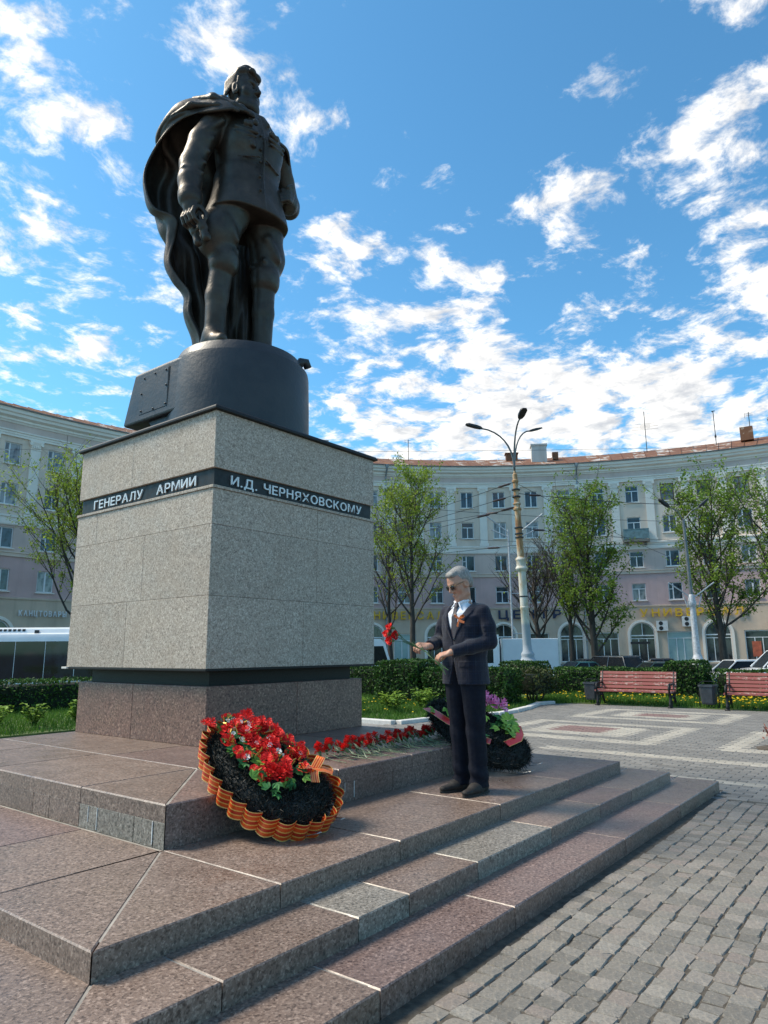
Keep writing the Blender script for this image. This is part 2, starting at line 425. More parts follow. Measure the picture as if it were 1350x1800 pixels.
# --- cobble setts in front of the steps
def sett_geo(cx, cy, lx, ly, z, rg):
    """one worn granite sett: uneven octagon, domed top"""
    hx, hy = lx/2, ly/2; c = min(hx, hy)*rg.uniform(.10, .22)
    base = [(hx, -hy+c), (hx, hy-c), (hx-c, hy), (-hx+c, hy), (-hx, hy-c), (-hx, -hy+c), (-hx+c, -hy), (hx-c, -hy)]
    j = lambda: rg.uniform(-.004, .004)
    base = [(x+j(), y+j()) for x, y in base]
    tx, ty = rg.uniform(-.05, .05), rg.uniform(-.05, .05)
    ra = rg.uniform(-.045, .045); base = [(x-ra*y, y+ra*x) for x, y in base]
    V = [(cx+x, cy+y, -.03) for x, y in base]
    V += [(cx+x, cy+y, z-.0075+tx*x+ty*y+rg.uniform(-.003, .002)) for x, y in base]
    V += [(cx+x*.90, cy+y*.90, z+tx*x+ty*y+rg.uniform(-.002, .002)) for x, y in base]
    V += [(cx, cy, z+.0015)]
    F = []
    for k in range(2):
        for i in range(8):
            q = (i+1) % 8; F.append((k*8+i, k*8+q, (k+1)*8+q, (k+1)*8+i))
    F += [(16+i, 16+(i+1) % 8, 24) for i in range(8)]
    return V, F
cob = setp(MB().box((-6, -9, -.2), (3.34, -3.3, -.0085)).build('cobble_paving', M['joint_soil']), kind='structure')
setts = []
y = -3.565; row = 0
while y > -8.2:
    x = -4.0+rnd.uniform(0, .1)
    pitch = .106+rnd.uniform(-.008, .010)
    while x < 3.25:
        w = rnd.choice((.085, .095, .105, .112, .12, .13))+rnd.uniform(-.006, .006)
        w = min(w, 3.335-x)
        if w > .05:
            setts.append((x+w/2, y-pitch/2+.016*math.sin(x*1.9+y*1.3)+rnd.uniform(-.006, .006), w-rnd.uniform(-.002, .005), pitch-rnd.uniform(-.002, .006), -.0015+rnd.uniform(-.003, .003)+.003*math.sin(x*2.1)*math.cos(y*2.7), rnd.random()))
        x += w
    y -= pitch; row += 1
vis = sorted([s for s in setts if in_view((s[0], s[1], 0))], key=lambda s: (Vector((s[0], s[1], 0))-CAM_POS).length)[:300]
vset = set(map(id, vis))
V = []; F = []; T = []
for s in setts:
    v, f = sett_geo(*s[:5], rnd)
    if id(s) in vset:
        link('sett', mesh_of('sett', [(p[0]-s[0], p[1]-s[1], p[2]) for p in v], f, False, tint=[s[5]]*len(f)), M['sett'], cob, loc=(s[0], s[1], 0))
    else:
        n = len(V); V += v; F += [tuple(i+n for i in q) for q in f]; T += [s[5]]*len(f)
setp(link('sett_field', mesh_of('sett_field', V, F, False, tint=T), M['sett'], cob), kind='stuff')

# --- block pavers of the plaza, with the cream bands and framed red fields
RECTS = [((6.80, 9.52), (-1.83, 1.22), (7.46, 8.98), (-1.16, .66), (7.87, 8.72), (-.66, .36)),
         ((6.80, 9.52), (-5.85, -2.76), (7.46, 8.98), (-5.2, -3.4), (7.87, 8.72), (-4.8, -3.8)),
         ((10.43, 12.85), (-2.03, 1.06), (11.08, 12.30), (-1.39, .34), (11.38, 12.05), (-1.0, -.05)),
         ((10.43, 12.85), (-6.0, -2.95), (11.08, 12.30), (-5.4, -3.6), (11.38, 12.05), (-5.0, -4.0))]
def inr(x, y, a, b, m=0.0): return a[0]+m <= x <= a[1]-m and b[0]+m <= y <= b[1]-m
def paver_kind(x, y):
    if 4.12 < x < 4.36 and y < -2.2: return 1
    if 5.58 < x < 5.90 and y < -.62: return 1
    for o1, o2, i1, i2, r1, r2 in RECTS:
        if inr(x, y, r1, r2): return 2
        if inr(x, y, i1, i2): return 1
        if inr(x, y, o1, o2) and not inr(x, y, o1, o2, .31): return 1
    return 0
PK = ['paver_grey', 'paver_cream', 'paver_red']
pav = []
xi = 0; x = 3.36
while x < 14.0:
    y = -7.0+(.1 if xi % 2 else 0)
    while y < 3.2:
        cx, cy = x+.05, y+.1
        if not in_poly(lawn_poly, cx, cy) and not (cx < 3.74 and cy > -3.56) and not ((cx-7.45)**2+(cy+3.45)**2 < .1):
            pav.append((cx, cy, paver_kind(cx, cy), rnd.random(), rnd.uniform(-.0025, .0025)))
        y += .2
    x += .1; xi += 1
def paver_geo(dz=0.0):
    hx, hy, c = .0475, .0975, .004
    V = [(sx*hx, sy*hy, -.03) for sx, sy in ((-1, -1), (1, -1), (1, 1), (-1, 1))]
    V += [(v[0], v[1], -c) for v in V[:4]] + [(v[0]-math.copysign(c, v[0]), v[1]-math.copysign(c, v[1]), 0) for v in V[:4]]
    F = [(k*4+i, k*4+(i+1) % 4, k*4+4+(i+1) % 4, k*4+4+i) for k in range(2) for i in range(4)]+[(8, 9, 10, 11)]
    return V, F
pv, pf = paver_geo()
near = sorted([p for p in pav if in_view((p[0], p[1], 0), -5)], key=lambda p: (Vector((p[0], p[1], 0))-CAM_POS).length)[:300]
nset = set(map(id, near))
shared = {}
acc = {k: ([], [], []) for k in range(3)}
for p in pav:
    k = p[2]
    if id(p) in nset:
        q = (k, int(p[3]*6))
        if q not in shared: shared[q] = mesh_of('paver', pv, pf, tint=[q[1]/5]*len(pf))
        link('paver', shared[q], M[PK[k]], plaza, loc=(p[0], p[1], p[4]))
    else:
        V, F, T = acc[k]; n = len(V)
        V += [(v[0]+p[0], v[1]+p[1], v[2]+p[4]) for v in pv]; F += [tuple(i+n for i in f) for f in pf]; T += [p[3]]*len(pf)
for k, (V, F, T) in acc.items():
    if V: setp(link(PK[k].split('_')[1]+'_paver_field', mesh_of('paver_field', V, F, tint=T), M[PK[k]], plaza), kind='stuff')
# ------------------------------------------------------------------ stepped platform
Z1, Z2, Z3, ZP = 0.100, 0.201, 0.311, 0.553          # tops of the three steps and of the platform
steps = thing('stepped_platform', 'broad brown granite steps and two course platform under the monument', 'steps', (0, 0, 0))
GAP = .0032
def slab(poly, z0, z1, mat, name='step_slab', ch=.006):
    p = inset(poly, GAP)
    o = MB().prism(p, z0, z1, ch).build(name, M[mat], steps)
    return o
def pick(s): return {'b': 'granite_brown', 'm': 'granite_mauve', 'g': 'granite_grey'}[s]
def ring_slabs(x0, x1, y0, y1, d, z0, z1, fx, fy, cols_f, cols_l):
    """step border: front row along X split at fx, left row along Y split at fy, mitred at the near corner; d tread depth"""
    fx = [f for f in fx]; 
    b = [x0]+fx+[x1]
    slab([(x0, y0), (b[1], y0), (b[1], y0+d), (x0+d, y0+d)], z0, z1, pick(cols_f[0]))
    for i in range(1, len(b)-1): slab([(b[i], y0), (b[i+1], y0), (b[i+1], y0+d), (b[i], y0+d)], z0, z1, pick(cols_f[i % len(cols_f)]))
    b = [y0]+list(fy)+[y1]
    slab([(x0, y0), (x0+d, y0+d), (x0+d, b[1]), (x0, b[1])], z0, z1, pick(cols_l[0]))
    for i in range(1, len(b)-1): slab([(x0, b[i]), (x0+d, b[i]), (x0+d, b[i+1]), (x0, b[i+1])], z0, z1, pick(cols_l[i % len(cols_l)]))
# right hand and rear returns are plain rows
def side_row(x0, x1, y0, y1, n, z0, z1, cols, along='y'):
    for i in range(n):
        if along == 'y':
            a, b = y0+(y1-y0)*i/n, y0+(y1-y0)*(i+1)/n; P = [(x0, a), (x1, a), (x1, b), (x0, b)]
        else:
            a, b = x0+(x1-x0)*i/n, x0+(x1-x0)*(i+1)/n; P = [(a, y0), (b, y0), (b, y1), (a, y1)]
        slab(P, z0, z1, pick(cols[i % len(cols)]))
YB = 3.0   # rear ends of the steps
ring_slabs(-3.375, 3.678, -3.491, YB+.7, .41, -.05, Z1, (-1.83, -.70, .96, 2.3), (-2.2, -1.0, .3, 1.6), 'bmmmb', 'bbbmb')
ring_slabs(-3.010, 3.317, -3.127, YB+.36, .42, 0, Z2, (-2.32, -1.53, -1.13, -.45, .55, 1.45, 2.18), (-1.9, -.8, .5, 1.9), 'bbgbgbmbm', 'bbbgb')
ring_slabs(-2.638, 2.983, -2.750, YB, .965, .10, Z3, (-1.665, -.70, .52, 1.73), (-1.785, -.95, .1, 1.3), 'bbbbm', 'bbmbb')
side_row(3.317-.42, 3.678, -3.08, YB+.7, 5, -.05, Z1, 'mbmbg')
side_row(2.9, 3.317, -2.70, YB+.36, 4, 0, Z2, 'bmgbm')
side_row(2.30, 2.983, -1.785, YB, 4, .10, Z3, 'mbgmb')
core = MB()
core.box((-3.30, -3.42, -.2), (3.60, YB+.6, Z1-.004)).box((-2.93, -3.06, Z1-.02), (3.25, YB+.3, Z2-.004)).box((-2.56, -2.68, Z2-.02), (2.91, YB-.05, Z3-.004))
core.box((-1.640, -1.772, Z3-.02), (2.28, 2.30, ZP-.004))
core.build('mortar_bed', M['mortar'], steps)
# platform: lower course of upright blocks, upper course of flags
PX0, PX1, PY0, PY1 = -1.660, 2.300, -1.792, 2.320
zc = Z3+.1424
lf = [PX0, -.62, -.17, .01, .49, 1.23, PX1]
for i, (a, b) in enumerate(zip(lf, lf[1:])):
    slab([(a, PY0), (b, PY0), (b, PY0+.16), (a if i else a+.16, PY0+.16)], Z3-.001, zc, pick('mmmmmm'[i]), 'course_block', .003)
ll = [PY0, -1.68, -1.48, -1.07, -.86, -.47, -.24, .6, 1.5, PY1]
for i, (a, b) in enumerate(zip(ll, ll[1:])):
    slab([(PX0, a), (PX0+.16, a if i else a+.16), (PX0+.16, b), (PX0, b)], Z3-.001, zc, pick('ggggbbbmb'[i]), 'course_block', .003)
side_row(PX1-.16, PX1, PY0+.16, PY1, 4, Z3-.001, zc, 'mb')
side_row(PX0+.16, PX1-.16, PY1-.16, PY1, 4, Z3-.001, zc, 'mb', 'x')
tf = [PX0, -.17, .76, 1.23, PX1]
D = -PY0-.02
for i, (a, b) in enumerate(zip(tf, tf[1:])):
    P = [(a, PY0), (b, PY0), (b, PY0+.9), (a, PY0+.9)] if i else [(PX0, PY0), (b, PY0), (b, PY0+.9), (PX0+.9, PY0+.9)]
    slab(P, zc, ZP, pick('mmmm'[i]), 'platform_flag', .008)
tl = [PY0, -.86, .45, 1.4, PY1]
for i, (a, b) in enumerate(zip(tl, tl[1:])):
    P = [(PX0, a), (PX0+.9, a), (PX0+.9, b), (PX0, b)] if i else [(PX0, PY0), (PX0+.9, PY0+.9), (PX0+.9, b), (PX0, b)]
    slab(P, zc, ZP, pick('bbbb'[i]), 'platform_flag', .008)
xs = [PX0+.9, .2, 1.2, PX1]
for i, (a, b) in enumerate(zip(xs, xs[1:])):
    slab([(a, PY0+.9), (b, PY0+.9), (b, .3), (a, .3)], zc, ZP, pick('mbm'[i]), 'platform_flag', .008)
    slab([(a, .3), (b, .3), (b, PY1), (a, PY1)], zc, ZP, pick('bmb'[i]), 'platform_flag', .008)

# white lime runs that have wept out of the joints
M['lime_run'] = plain('lime_run', (.62, .61, .60), .9, var=.2, nscale=30)
for (x, w, h) in ((-.166, .005, .13), (-.10, .003, .07), (.006, .005, .12)):
    MB().box((x-w/2, PY0-.0005, zc-h), (x+w/2, PY0+.01, zc-.004)).build('lime_run', M['lime_run'], steps)
for (y, w, h) in ((-1.67, .006, .13), (-1.075, .004, .135), (-.97, .003, .10)):
    MB().box((PX0-.0005, y-w/2, zc-h), (PX0+.01, y+w/2, zc-.004)).build('lime_run', M['lime_run'], steps)

# ------------------------------------------------------------------ pedestal
ped = thing('pedestal', 'tall grey granite block pedestal with black inscription band on red granite base', 'pedestal', (0, 0, 0))
WX, WY, OV = 2.25, 2.274, .1033
def pslab(lo, hi, mat, name, bev=.004):
    return MB().box(lo, hi).build(name, M[mat], ped, bevel=bev)
zb = ZP+.5435
for (xa, xb, sx) in ((0, 1.18, 0), (1.182, WX, 1)):
    for (ya, yb) in ((0, 1.20), (1.202, WY)):
        pslab((xa, ya, ZP-.002), (xb, yb, zb), 'granite_red', 'base_slab', .008)
pslab((.10, .10, zb), (WX-.10, WY-.10, ZP+.684), 'black_granite', 'shadow_recess', 0)
z0 = ZP+.684
MB().box((-OV-.004, -OV-.004, z0-.0), (WX+OV+.004, WY+OV+.004, z0+.022)).build('drip_plate', M['black_granite'], ped, bevel=.004)
MB().box((-OV-.028, WY+OV-.05, z0+.002), (-OV+.2, WY+OV+.06, z0+.024)).build('drip_plate_end', M['kerb_concrete'], ped, bevel=.004)
zb0, zb1, z1 = ZP+2.4114, ZP+2.6176, ZP+3.1982
def course(za, zb_, sx, sy, mat='granite_light'):
    bx = [-OV]+list(sx)+[WX+OV]; by = [-OV]+list(sy)+[WY+OV]
    for a, b in zip(bx, bx[1:]):
        for c, d in zip(by, by[1:]):
            if a > -OV and c > -OV and b < WX+OV and d < WY+OV: continue
            g = .0016
            pslab((a+(g if a > -OV else 0), c+(g if c > -OV else 0), za+.0012), (b-(g if b < WX+OV else 0), d-(g if d < WY+OV else 0), zb_-.0012), mat, 'cladding_slab', .003)
course(z0+.022, 1.933, (1.15,), (1.25,))
course(1.933, 2.613, (1.35,), (1.0,))
course(2.613, zb0, (1.35,), (1.95,))
pslab((-OV-.014, -OV-.014, zb0+.001), (WX+OV+.014, WY+OV+.014, zb0+.030), 'granite_light', 'band_ledge', .004)
pslab((-OV+.028, -OV+.028, zb0+.03), (WX+OV-.028, WY+OV-.028, zb1), 'band_slate', 'inscription_band', .002)
course(zb1, z1, (1.98,), (1.30,))
cp = -OV-.041
MB().prism([(cp, cp), (WX-cp, cp), (WX-cp, WY-cp), (cp, WY-cp)], z1, z1+.05, .022).build('cap_plate', M['black_granite'], ped, bevel=.006)

# inscription, single raised letters
def letters(text, width, height, place, mat, parent, name='letter', extr=.008, spacing=1.0, bold=.010):
    """place(u,v,depth) -> world ; characters laid out along u with total width"""
    xs = []; x = 0; items = []
    for ch in text:
        if ch == ' ': x += .42; continue
        cu = bpy.data.curves.new('letter', 'FONT'); cu.body = ch; cu.size = 1.0; cu.offset = bold; cu.resolution_u = 3
        cu.extrude = .5; cu.fill_mode = 'BOTH'
        tmp = bpy.data.objects.new('tmp', cu); COL.objects.link(tmp)
        dg = bpy.context.evaluated_depsgraph_get(); dg.update()
        me = bpy.data.meshes.new_from_object(tmp.evaluated_get(dg))
        bpy.data.objects.remove(tmp); bpy.data.curves.remove(cu)
        co = np.zeros(len(me.vertices)*3, dtype=np.float32); me.vertices.foreach_get('co', co); co = co.reshape(-1, 3)
        mn, mx = co[:, 0].min(), co[:, 0].max()
        w = mx-mn; co[:, 0] -= mn
        items.append((ch, x, w, me, co)); x += w+.14*spacing
    total = x-.14*spacing
    cap = max(co[:, 1].max() for ch, _, _, _, co in items if ch not in '.Д')
    k = width/total
    for ch, x, w, me, co in items:
        out = np.array([place((x+c[0])*k, c[1]/cap*height, c[2]*extr*2) for c in co], dtype=np.float32)
        me.vertices.foreach_set('co', out.ravel()); me.update()
        me.materials.clear()
        o = link(name, me, mat, parent)
    return items
zt = zb0+.03+.038
yf = -OV+.028
letters('И.Д. ЧЕРНЯХОВСКОМУ', 2.0145, .098, lambda u, v, d: (.1224+u, yf-.006-d, zt+v), M['letter_metal'], ped)
letters('ГЕНЕРАЛУ   АРМИИ', 1.882, .098, lambda u, v, d: (yf-.006-d, 2.0757-u, zt+v), M['letter_metal'], ped)
# ------------------------------------------------------------------ curved apartment building across the street
BC = Vector((17.068, -.735, 0)); BR = 47.04
A0, DA = R(8.95), R(3.815); KMIN, KMAX = -4, 24
HB = BR*math.tan(DA/2)
def plaster(name, col, dirt=(.25, .22, .2), var=.10):
    t = NT(name); c = t.coord()
    base = t.mix(t.rng(t.noise(c, .5, 5), .35, .7), tuple(x*(1-var) for x in col), tuple(min(1, x*(1+var)) for x in col))
    st = t.noise(t.coord('Object', (1.6, 1.6, .16)), 1.0, 5, .65)
    base = t.mix(t.rng(st, .52, .75, 0, .45), base, dirt)
    t.bump(t.noise(c, 22, 4), .25, .02)
    return t.done(base, .9, 0, .3)
M['plaster_grey'] = plaster('plaster_grey', (.74, .60, .49), (.50, .40, .32))
M['plaster_lilac'] = plaster('plaster_lilac', (.64, .495, .43), (.44, .33, .28))
M['plaster_mauve'] = plaster('plaster_mauve', (.58, .40, .375), (.40, .27, .25))
M['plaster_beige'] = plaster('plaster_beige', (.60, .47, .36), (.38, .29, .22))
M['stucco_white'] = plaster('stucco_white', (.86, .78, .69), (.64, .57, .49), .06)
M['frame_white'] = plain('frame_white', (.74, .75, .76), .45, var=.06)
M['frame_brown'] = plain('frame_brown', (.16, .085, .04), .5, var=.2)
def glass(name, a, b, rough=.06):
    t = NT(name); r = t.rand()
    c = t.mix(t.rng(t.noise(t.coord('Object', (1, 1, .5)), 2.2, 3), .45, .6), a, b)
    c = t.mix(t.rng(r, .35, .95, 0, .85), c, tuple(x*.35 for x in a))
    return t.done(c, rough, 0, .6)
M['window_glass'] = glass('window_glass', (.055, .075, .10), (.02, .025, .03))
M['curtain_glass'] = glass('curtain_glass', (.30, .30, .30), (.06, .07, .08), .12)
M['shop_glass'] = glass('shop_glass', (.06, .07, .075), (.015, .017, .02))
M['mint_glass'] = plain('mint_glass', (.30, .42, .42), .12, var=.1, nscale=2)
def rust():
    t = NT('roof_metal'); c = t.coord('Object', (1, 1, 1))
    r = t.rand()
    n = t.noise(c, .9, 5, .65, .4)
    m = t.math('ADD', n, t.rng(r, 0, 1, -.09, .10))
    col = t.ramp(m, [(.33, (.44, .42, .41)), (.39, (.36, .28, .22)), (.43, (.20, .088, .042)), (.58, (.15, .060, .030)), (.75, (.26, .12, .05))])
    return t.done(col, .75, .1)
M['roof_metal'] = rust()
M['chimney_plaster'] = plaster('chimney_plaster', (.55, .52, .49), (.30, .25, .21))
M['dark_steel'] = plain('dark_steel', (.035, .035, .037), .5, .4, var=.3)
M['zinc_pipe'] = plain('zinc_pipe', (.28, .30, .32), .5, .5, var=.2)
M['yellow_sign'] = plain('yellow_sign', (.72, .42, .02), .45, var=.1)
M['navy_sign'] = plain('navy_sign', (.02, .028, .075), .45, var=.1)
M['white_sign'] = plain('white_sign', (.75, .75, .75), .5, var=.05)
M['ac_white'] = plain('ac_white', (.68, .67, .64), .5, var=.08)

bld = thing('apartment_building', 'long curved five storey block with white pilasters and rusty metal roof across the street', 'building', (0, 0, 0))
def bframe(a):
    e = Vector((math.cos(a), math.sin(a), 0)); t = Vector((math.sin(a), -math.cos(a), 0))   # t: to the right as seen from the square
    return e, t
def BP(k, u, z, w=0.0):
    """point on bay k: u to the right, w towards the square"""
    a = A0+DA*k; e, t = bframe(a)
    p = BC+e*(BR-w)+t*u; p.z = z; return p
def bmat(k, u=0, z=0, w=0):
    a = A0+DA*k; e, t = bframe(a)
    p = BP(k, u, z, w)
    return Matrix(((t.x, e.x, 0, p.x), (t.y, e.y, 0, p.y), (t.z, e.z, 1, p.z), (0, 0, 0, 1)))   # local x right, y into the wall, z up
BAYS = range(KMIN, KMAX+1)
RV = .20
def wall_band(name, mat, za, zb_, openings):
    """openings(k) -> list of (u0,u1,z0,z1) or ('arch',hw,z0,spring)"""
    mb = MB()
    def q(k, pts): mb.add([BP(k, *p) for p in pts], [tuple(range(len(pts)))])
    for k in BAYS:
        ops = openings(k)
        if not ops: q(k, [(-HB, za), (HB, za), (HB, zb_), (-HB, zb_)]); continue
        o = ops[0]
        if o[0] == 'arch':
            _, hw, z0, sp = o
            q(k, [(-HB, za), (-hw, za), (-hw, zb_), (-HB, zb_)]); q(k, [(hw, za), (HB, za), (HB, zb_), (hw, zb_)])
            q(k, [(-hw, za), (hw, za), (hw, z0), (-hw, z0)])
            n = 14; pts = [(hw*math.cos(math.pi*i/n), sp+hw*math.sin(math.pi*i/n)) for i in range(n+1)]
            for (a, b), (c, d) in zip(pts, pts[1:]):
                q(k, [(c, d), (a, b), (a, zb_), (c, zb_)])
                q(k, [(a, b, 0), (c, d, 0), (c, d, -RV), (a, b, -RV)])
            for s in (-hw, hw): q(k, [(s, z0, 0), (s, sp, 0), (s, sp, -RV), (s, z0, -RV)])
            q(k, [(-hw, z0, 0), (hw, z0, 0), (hw, z0, -RV), (-hw, z0, -RV)])
        else:
            u0, u1, z0, z1_ = o
            q(k, [(-HB, za), (u0, za), (u0, zb_), (-HB, zb_)]); q(k, [(u1, za), (HB, za), (HB, zb_), (u1, zb_)])
            q(k, [(u0, za), (u1, za), (u1, z0), (u0, z0)]); q(k, [(u0, z1_), (u1, z1_), (u1, zb_), (u0, zb_)])
            for s in (u0, u1): q(k, [(s, z0, 0), (s, z1_, 0), (s, z1_, -RV), (s, z0, -RV)])
            for s in (z0, z1_): q(k, [(u0, s, 0), (u1, s, 0), (u1, s, -RV), (u0, s, -RV)])
    return mb.build(name, M[mat], bld)
WW = .60
FL = {5: (15.05, 16.65), 4: (12.02, 13.62), 3: (8.86, 10.36), 2: (5.80, 7.36)}
wall_band('wall_fifth_floor', 'plaster_grey', 14.0, 17.1, lambda k: [(-WW, WW, *FL[5])])
wall_band('wall_fourth_floor', 'plaster_grey', 11.0, 14.0, lambda k: [(-WW, WW, *FL[4])])
wall_band('wall_third_floor', 'plaster_lilac', 8.4, 11.0, lambda k: [(-WW, WW, *FL[3])])
wall_band('wall_second_floor', 'plaster_mauve', 5.3, 8.4, lambda k: [(-WW, WW, *FL[2])])
AR = ('arch', 1.06, .25, 2.72)
wall_band('wall_ground_floor', 'plaster_beige', ROAD_Z-.1, 5.3, lambda k: [AR] if k % 2 else [(-1.05, 1.05, .2, 2.95)])

def sweep(name, prof, mat, k0=KMIN, k1=KMAX, parent=None, k_sub=1):
    """profile [(w,z)...] swept along the facade; corners sit on the bay borders"""
    mb = MB(); rings = []
    for k in range(k0, k1+2):
        a = A0+DA*(k-.5); e, _ = bframe(a)
        rings.append([(BC+e*((BR-w)/math.cos(DA/2))).to_tuple()[:2]+(z,) for w, z in prof])
    mb.loft(rings, close=True)
    return mb.build(name, M[mat], parent or bld)
sweep('architrave', [(-.05, 17.08), (.14, 17.08), (.14, 17.24), (.18, 17.26), (.18, 17.40), (.26, 17.44), (.26, 17.54), (-.05, 17.56)], 'stucco_white')
sweep('frieze', [(-.05, 17.555), (.10, 17.555), (.10, 18.08), (-.05, 18.08)], 'plaster_lilac')
sweep('cornice', [(-.05, 18.08), (.16, 18.08), (.22, 18.20), (.30, 18.24), (.30, 18.38), (.55, 18.52), (.58, 18.70), (.70, 18.76), (.74, 18.95), (.74, 19.02), (-.05, 19.02)], 'stucco_white')
sweep('string_course', [(-.02, 10.52), (.10, 10.52), (.14, 10.62), (.14, 11.05), (.22, 11.10), (.22, 11.22), (-.02, 11.28)], 'stucco_white')
sweep('lower_string_course', [(-.02, 8.26), (.10, 8.26), (.12, 8.48), (.18, 8.52), (.18, 8.60), (-.02, 8.62)], 'plaster_grey')
sweep('sign_string_course', [(-.02, 5.22), (.07, 5.22), (.07, 5.34), (-.02, 5.36)], 'plaster_beige')
sweep('plinth', [(-.02, ROAD_Z-.1), (.12, ROAD_Z-.1), (.12, .10), (-.02, .14)], 'granite_grey')
sweep('gutter', [(.60, 19.02), (.86, 19.02), (.90, 19.10), (.60, 19.12)], 'zinc_pipe')
# rear mass of the house behind the facade
sweep('rear_wall', [(-10.5, ROAD_Z-.1), (-10.4, ROAD_Z-.1), (-10.4, 19.0), (-10.5, 19.0)], 'plaster_grey')
# roof of standing seam sheets, every sheet its own piece
for k in BAYS:
    for j in range(3):
        ua, ub = -HB+2*HB*j/3, -HB+2*HB*(j+1)/3
        mb = MB(); z0r, z1r, w0, w1 = 19.10, 21.35, .78, -5.2
        sc = (BR-w1)/BR
        dz = rnd.uniform(0, .012)
        a = [BP(k, ua+.01, z0r+dz, w0), BP(k, ub-.01, z0r+dz, w0), BP(k, (ub-.01)*sc, z1r+dz, w1), BP(k, (ua+.01)*sc, z1r+dz, w1)]
        b = [p-Vector((0, 0, .05)) for p in a]
        mb.add(b+a, [(0, 3, 2, 1), (4, 5, 6, 7), (0, 1, 5, 4), (1, 2, 6, 5), (2, 3, 7, 6), (3, 0, 4, 7)])
        s = [BP(k, ua-.012, z0r, w0), BP(k, ua+.012, z0r, w0), BP(k, (ua+.012)*sc, z1r, w1), BP(k, (ua-.012)*sc, z1r, w1)]
        t = [p+Vector((0, 0, .07)) for p in s]
        mb.add(s+t, [(0, 3, 2, 1), (4, 5, 6, 7), (0, 1, 5, 4), (1, 2, 6, 5), (2, 3, 7, 6), (3, 0, 4, 7)])
        mb.build('roof_sheet', M['roof_metal'], bld, org=None)
sweep('rear_roof', [(-5.2, 21.30), (-5.2, 21.36), (-10.8, 19.0), (-10.8, 18.94)], 'roof_metal')

# windows: frame with panes as its sub-part
def window_meshes(w, z, kind):
    f = MB(); g = MB(); fr = .07; h = z
    f.box((-w, -.03, 0), (-w+fr, .05, h)).box((w-fr, -.03, 0), (w, .05, h)).box((-w+fr, -.03, 0), (w-fr, .05, fr)).box((-w+fr, -.03, h-fr), (w-fr, .05, h))
    if kind == 'tee':
        zt_ = h*.68
        f.box((-w+fr, -.03, zt_-.035), (w-fr, .05, zt_+.035)).box((-.04, -.031, fr), (.04, .051, zt_-.035))
        for (a, b, c, d) in ((-w+fr, -.04, fr, zt_-.035), (.04, w-fr, fr, zt_-.035), (-w+fr, w-fr, zt_+.035, h-fr)): g.add([(a, .02, c), (b, .02, c), (b, .02, d), (a, .02, d)], [(0, 1, 2, 3)])
    elif kind == 'two':
        f.box((-.055, -.031, fr), (.055, .051, h-fr))
        for (a, b) in ((-w+fr, -.055), (.055, w-fr)): g.add([(a, .02, fr), (b, .02, fr), (b, .02, h-fr), (a, .02, h-fr)], [(0, 1, 2, 3)])
    elif kind == 'side':
        s = -w+fr+.32
        f.box((s-.045, -.031, fr), (s+.045, .051, h-fr)).box((-w+fr, -.03, h*.62-.03), (s-.045, .05, h*.62+.03))
        for (a, b, c, d) in ((-w+fr, s-.045, fr, h*.62-.03), (-w+fr, s-.045, h*.62+.03, h-fr), (s+.045, w-fr, fr, h-fr)): g.add([(a, .02, c), (b, .02, c), (b, .02, d), (a, .02, d)], [(0, 1, 2, 3)])
    return f, g
SILL = MB().box((-WW-.1, -RV-.07, -.09), (WW+.1, 0, -.02))
sill_me = mesh_of('sill', SILL.V, SILL.F); sill_me.materials.append(M['stucco_white'])
wcache = {}
def place_window(k, z0, z1_, kind, fm, gm):
    key = (kind, fm, gm, round(z1_-z0, 3))
    if key not in wcache:
        f, g = window_meshes(WW, z1_-z0, kind)
        a = mesh_of('window', f.V, f.F); a.materials.append(M[fm]); b = mesh_of('pane', g.V, g.F); b.materials.append(M[gm]); wcache[key] = (a, b)
    a, b = wcache[key]
    o = link('window', a, None, bld); o.matrix_local = bmat(k, 0, z0, -RV+.06)
    link('pane', b, None, o); s = link('sill', sill_me, None, o); s.location = (0, .0, 0)
rw = random.Random(21)
fixed = {(5, 0): ('side', 'frame_brown', 'curtain_glass'), (5, 1): ('side', 'frame_brown', 'window_glass'), (5, 2): ('side', 'frame_brown', 'curtain_glass'), (5, 3): ('tee', 'frame_white', 'window_glass'),
         (5, 6): ('two', 'frame_white', 'window_glass'), (5, 7): ('two', 'frame_white', 'window_glass'), (5, 8): ('two', 'frame_white', 'window_glass'),
         (5, 20): ('side', 'frame_white', 'curtain_glass'), (5, 21): ('side', 'frame_white', 'curtain_glass'), (2, 3): ('tee', 'frame_white', 'curtain_glass')}
for fl, (za, zb_) in FL.items():
    for k in BAYS:
        kd, fm, gm = fixed.get((fl, k), (rw.choice(('tee', 'tee', 'two', 'side')), 'frame_white', rw.choice(('window_glass', 'window_glass', 'curtain_glass'))))
        place_window(k, za, zb_, kd, fm, gm)
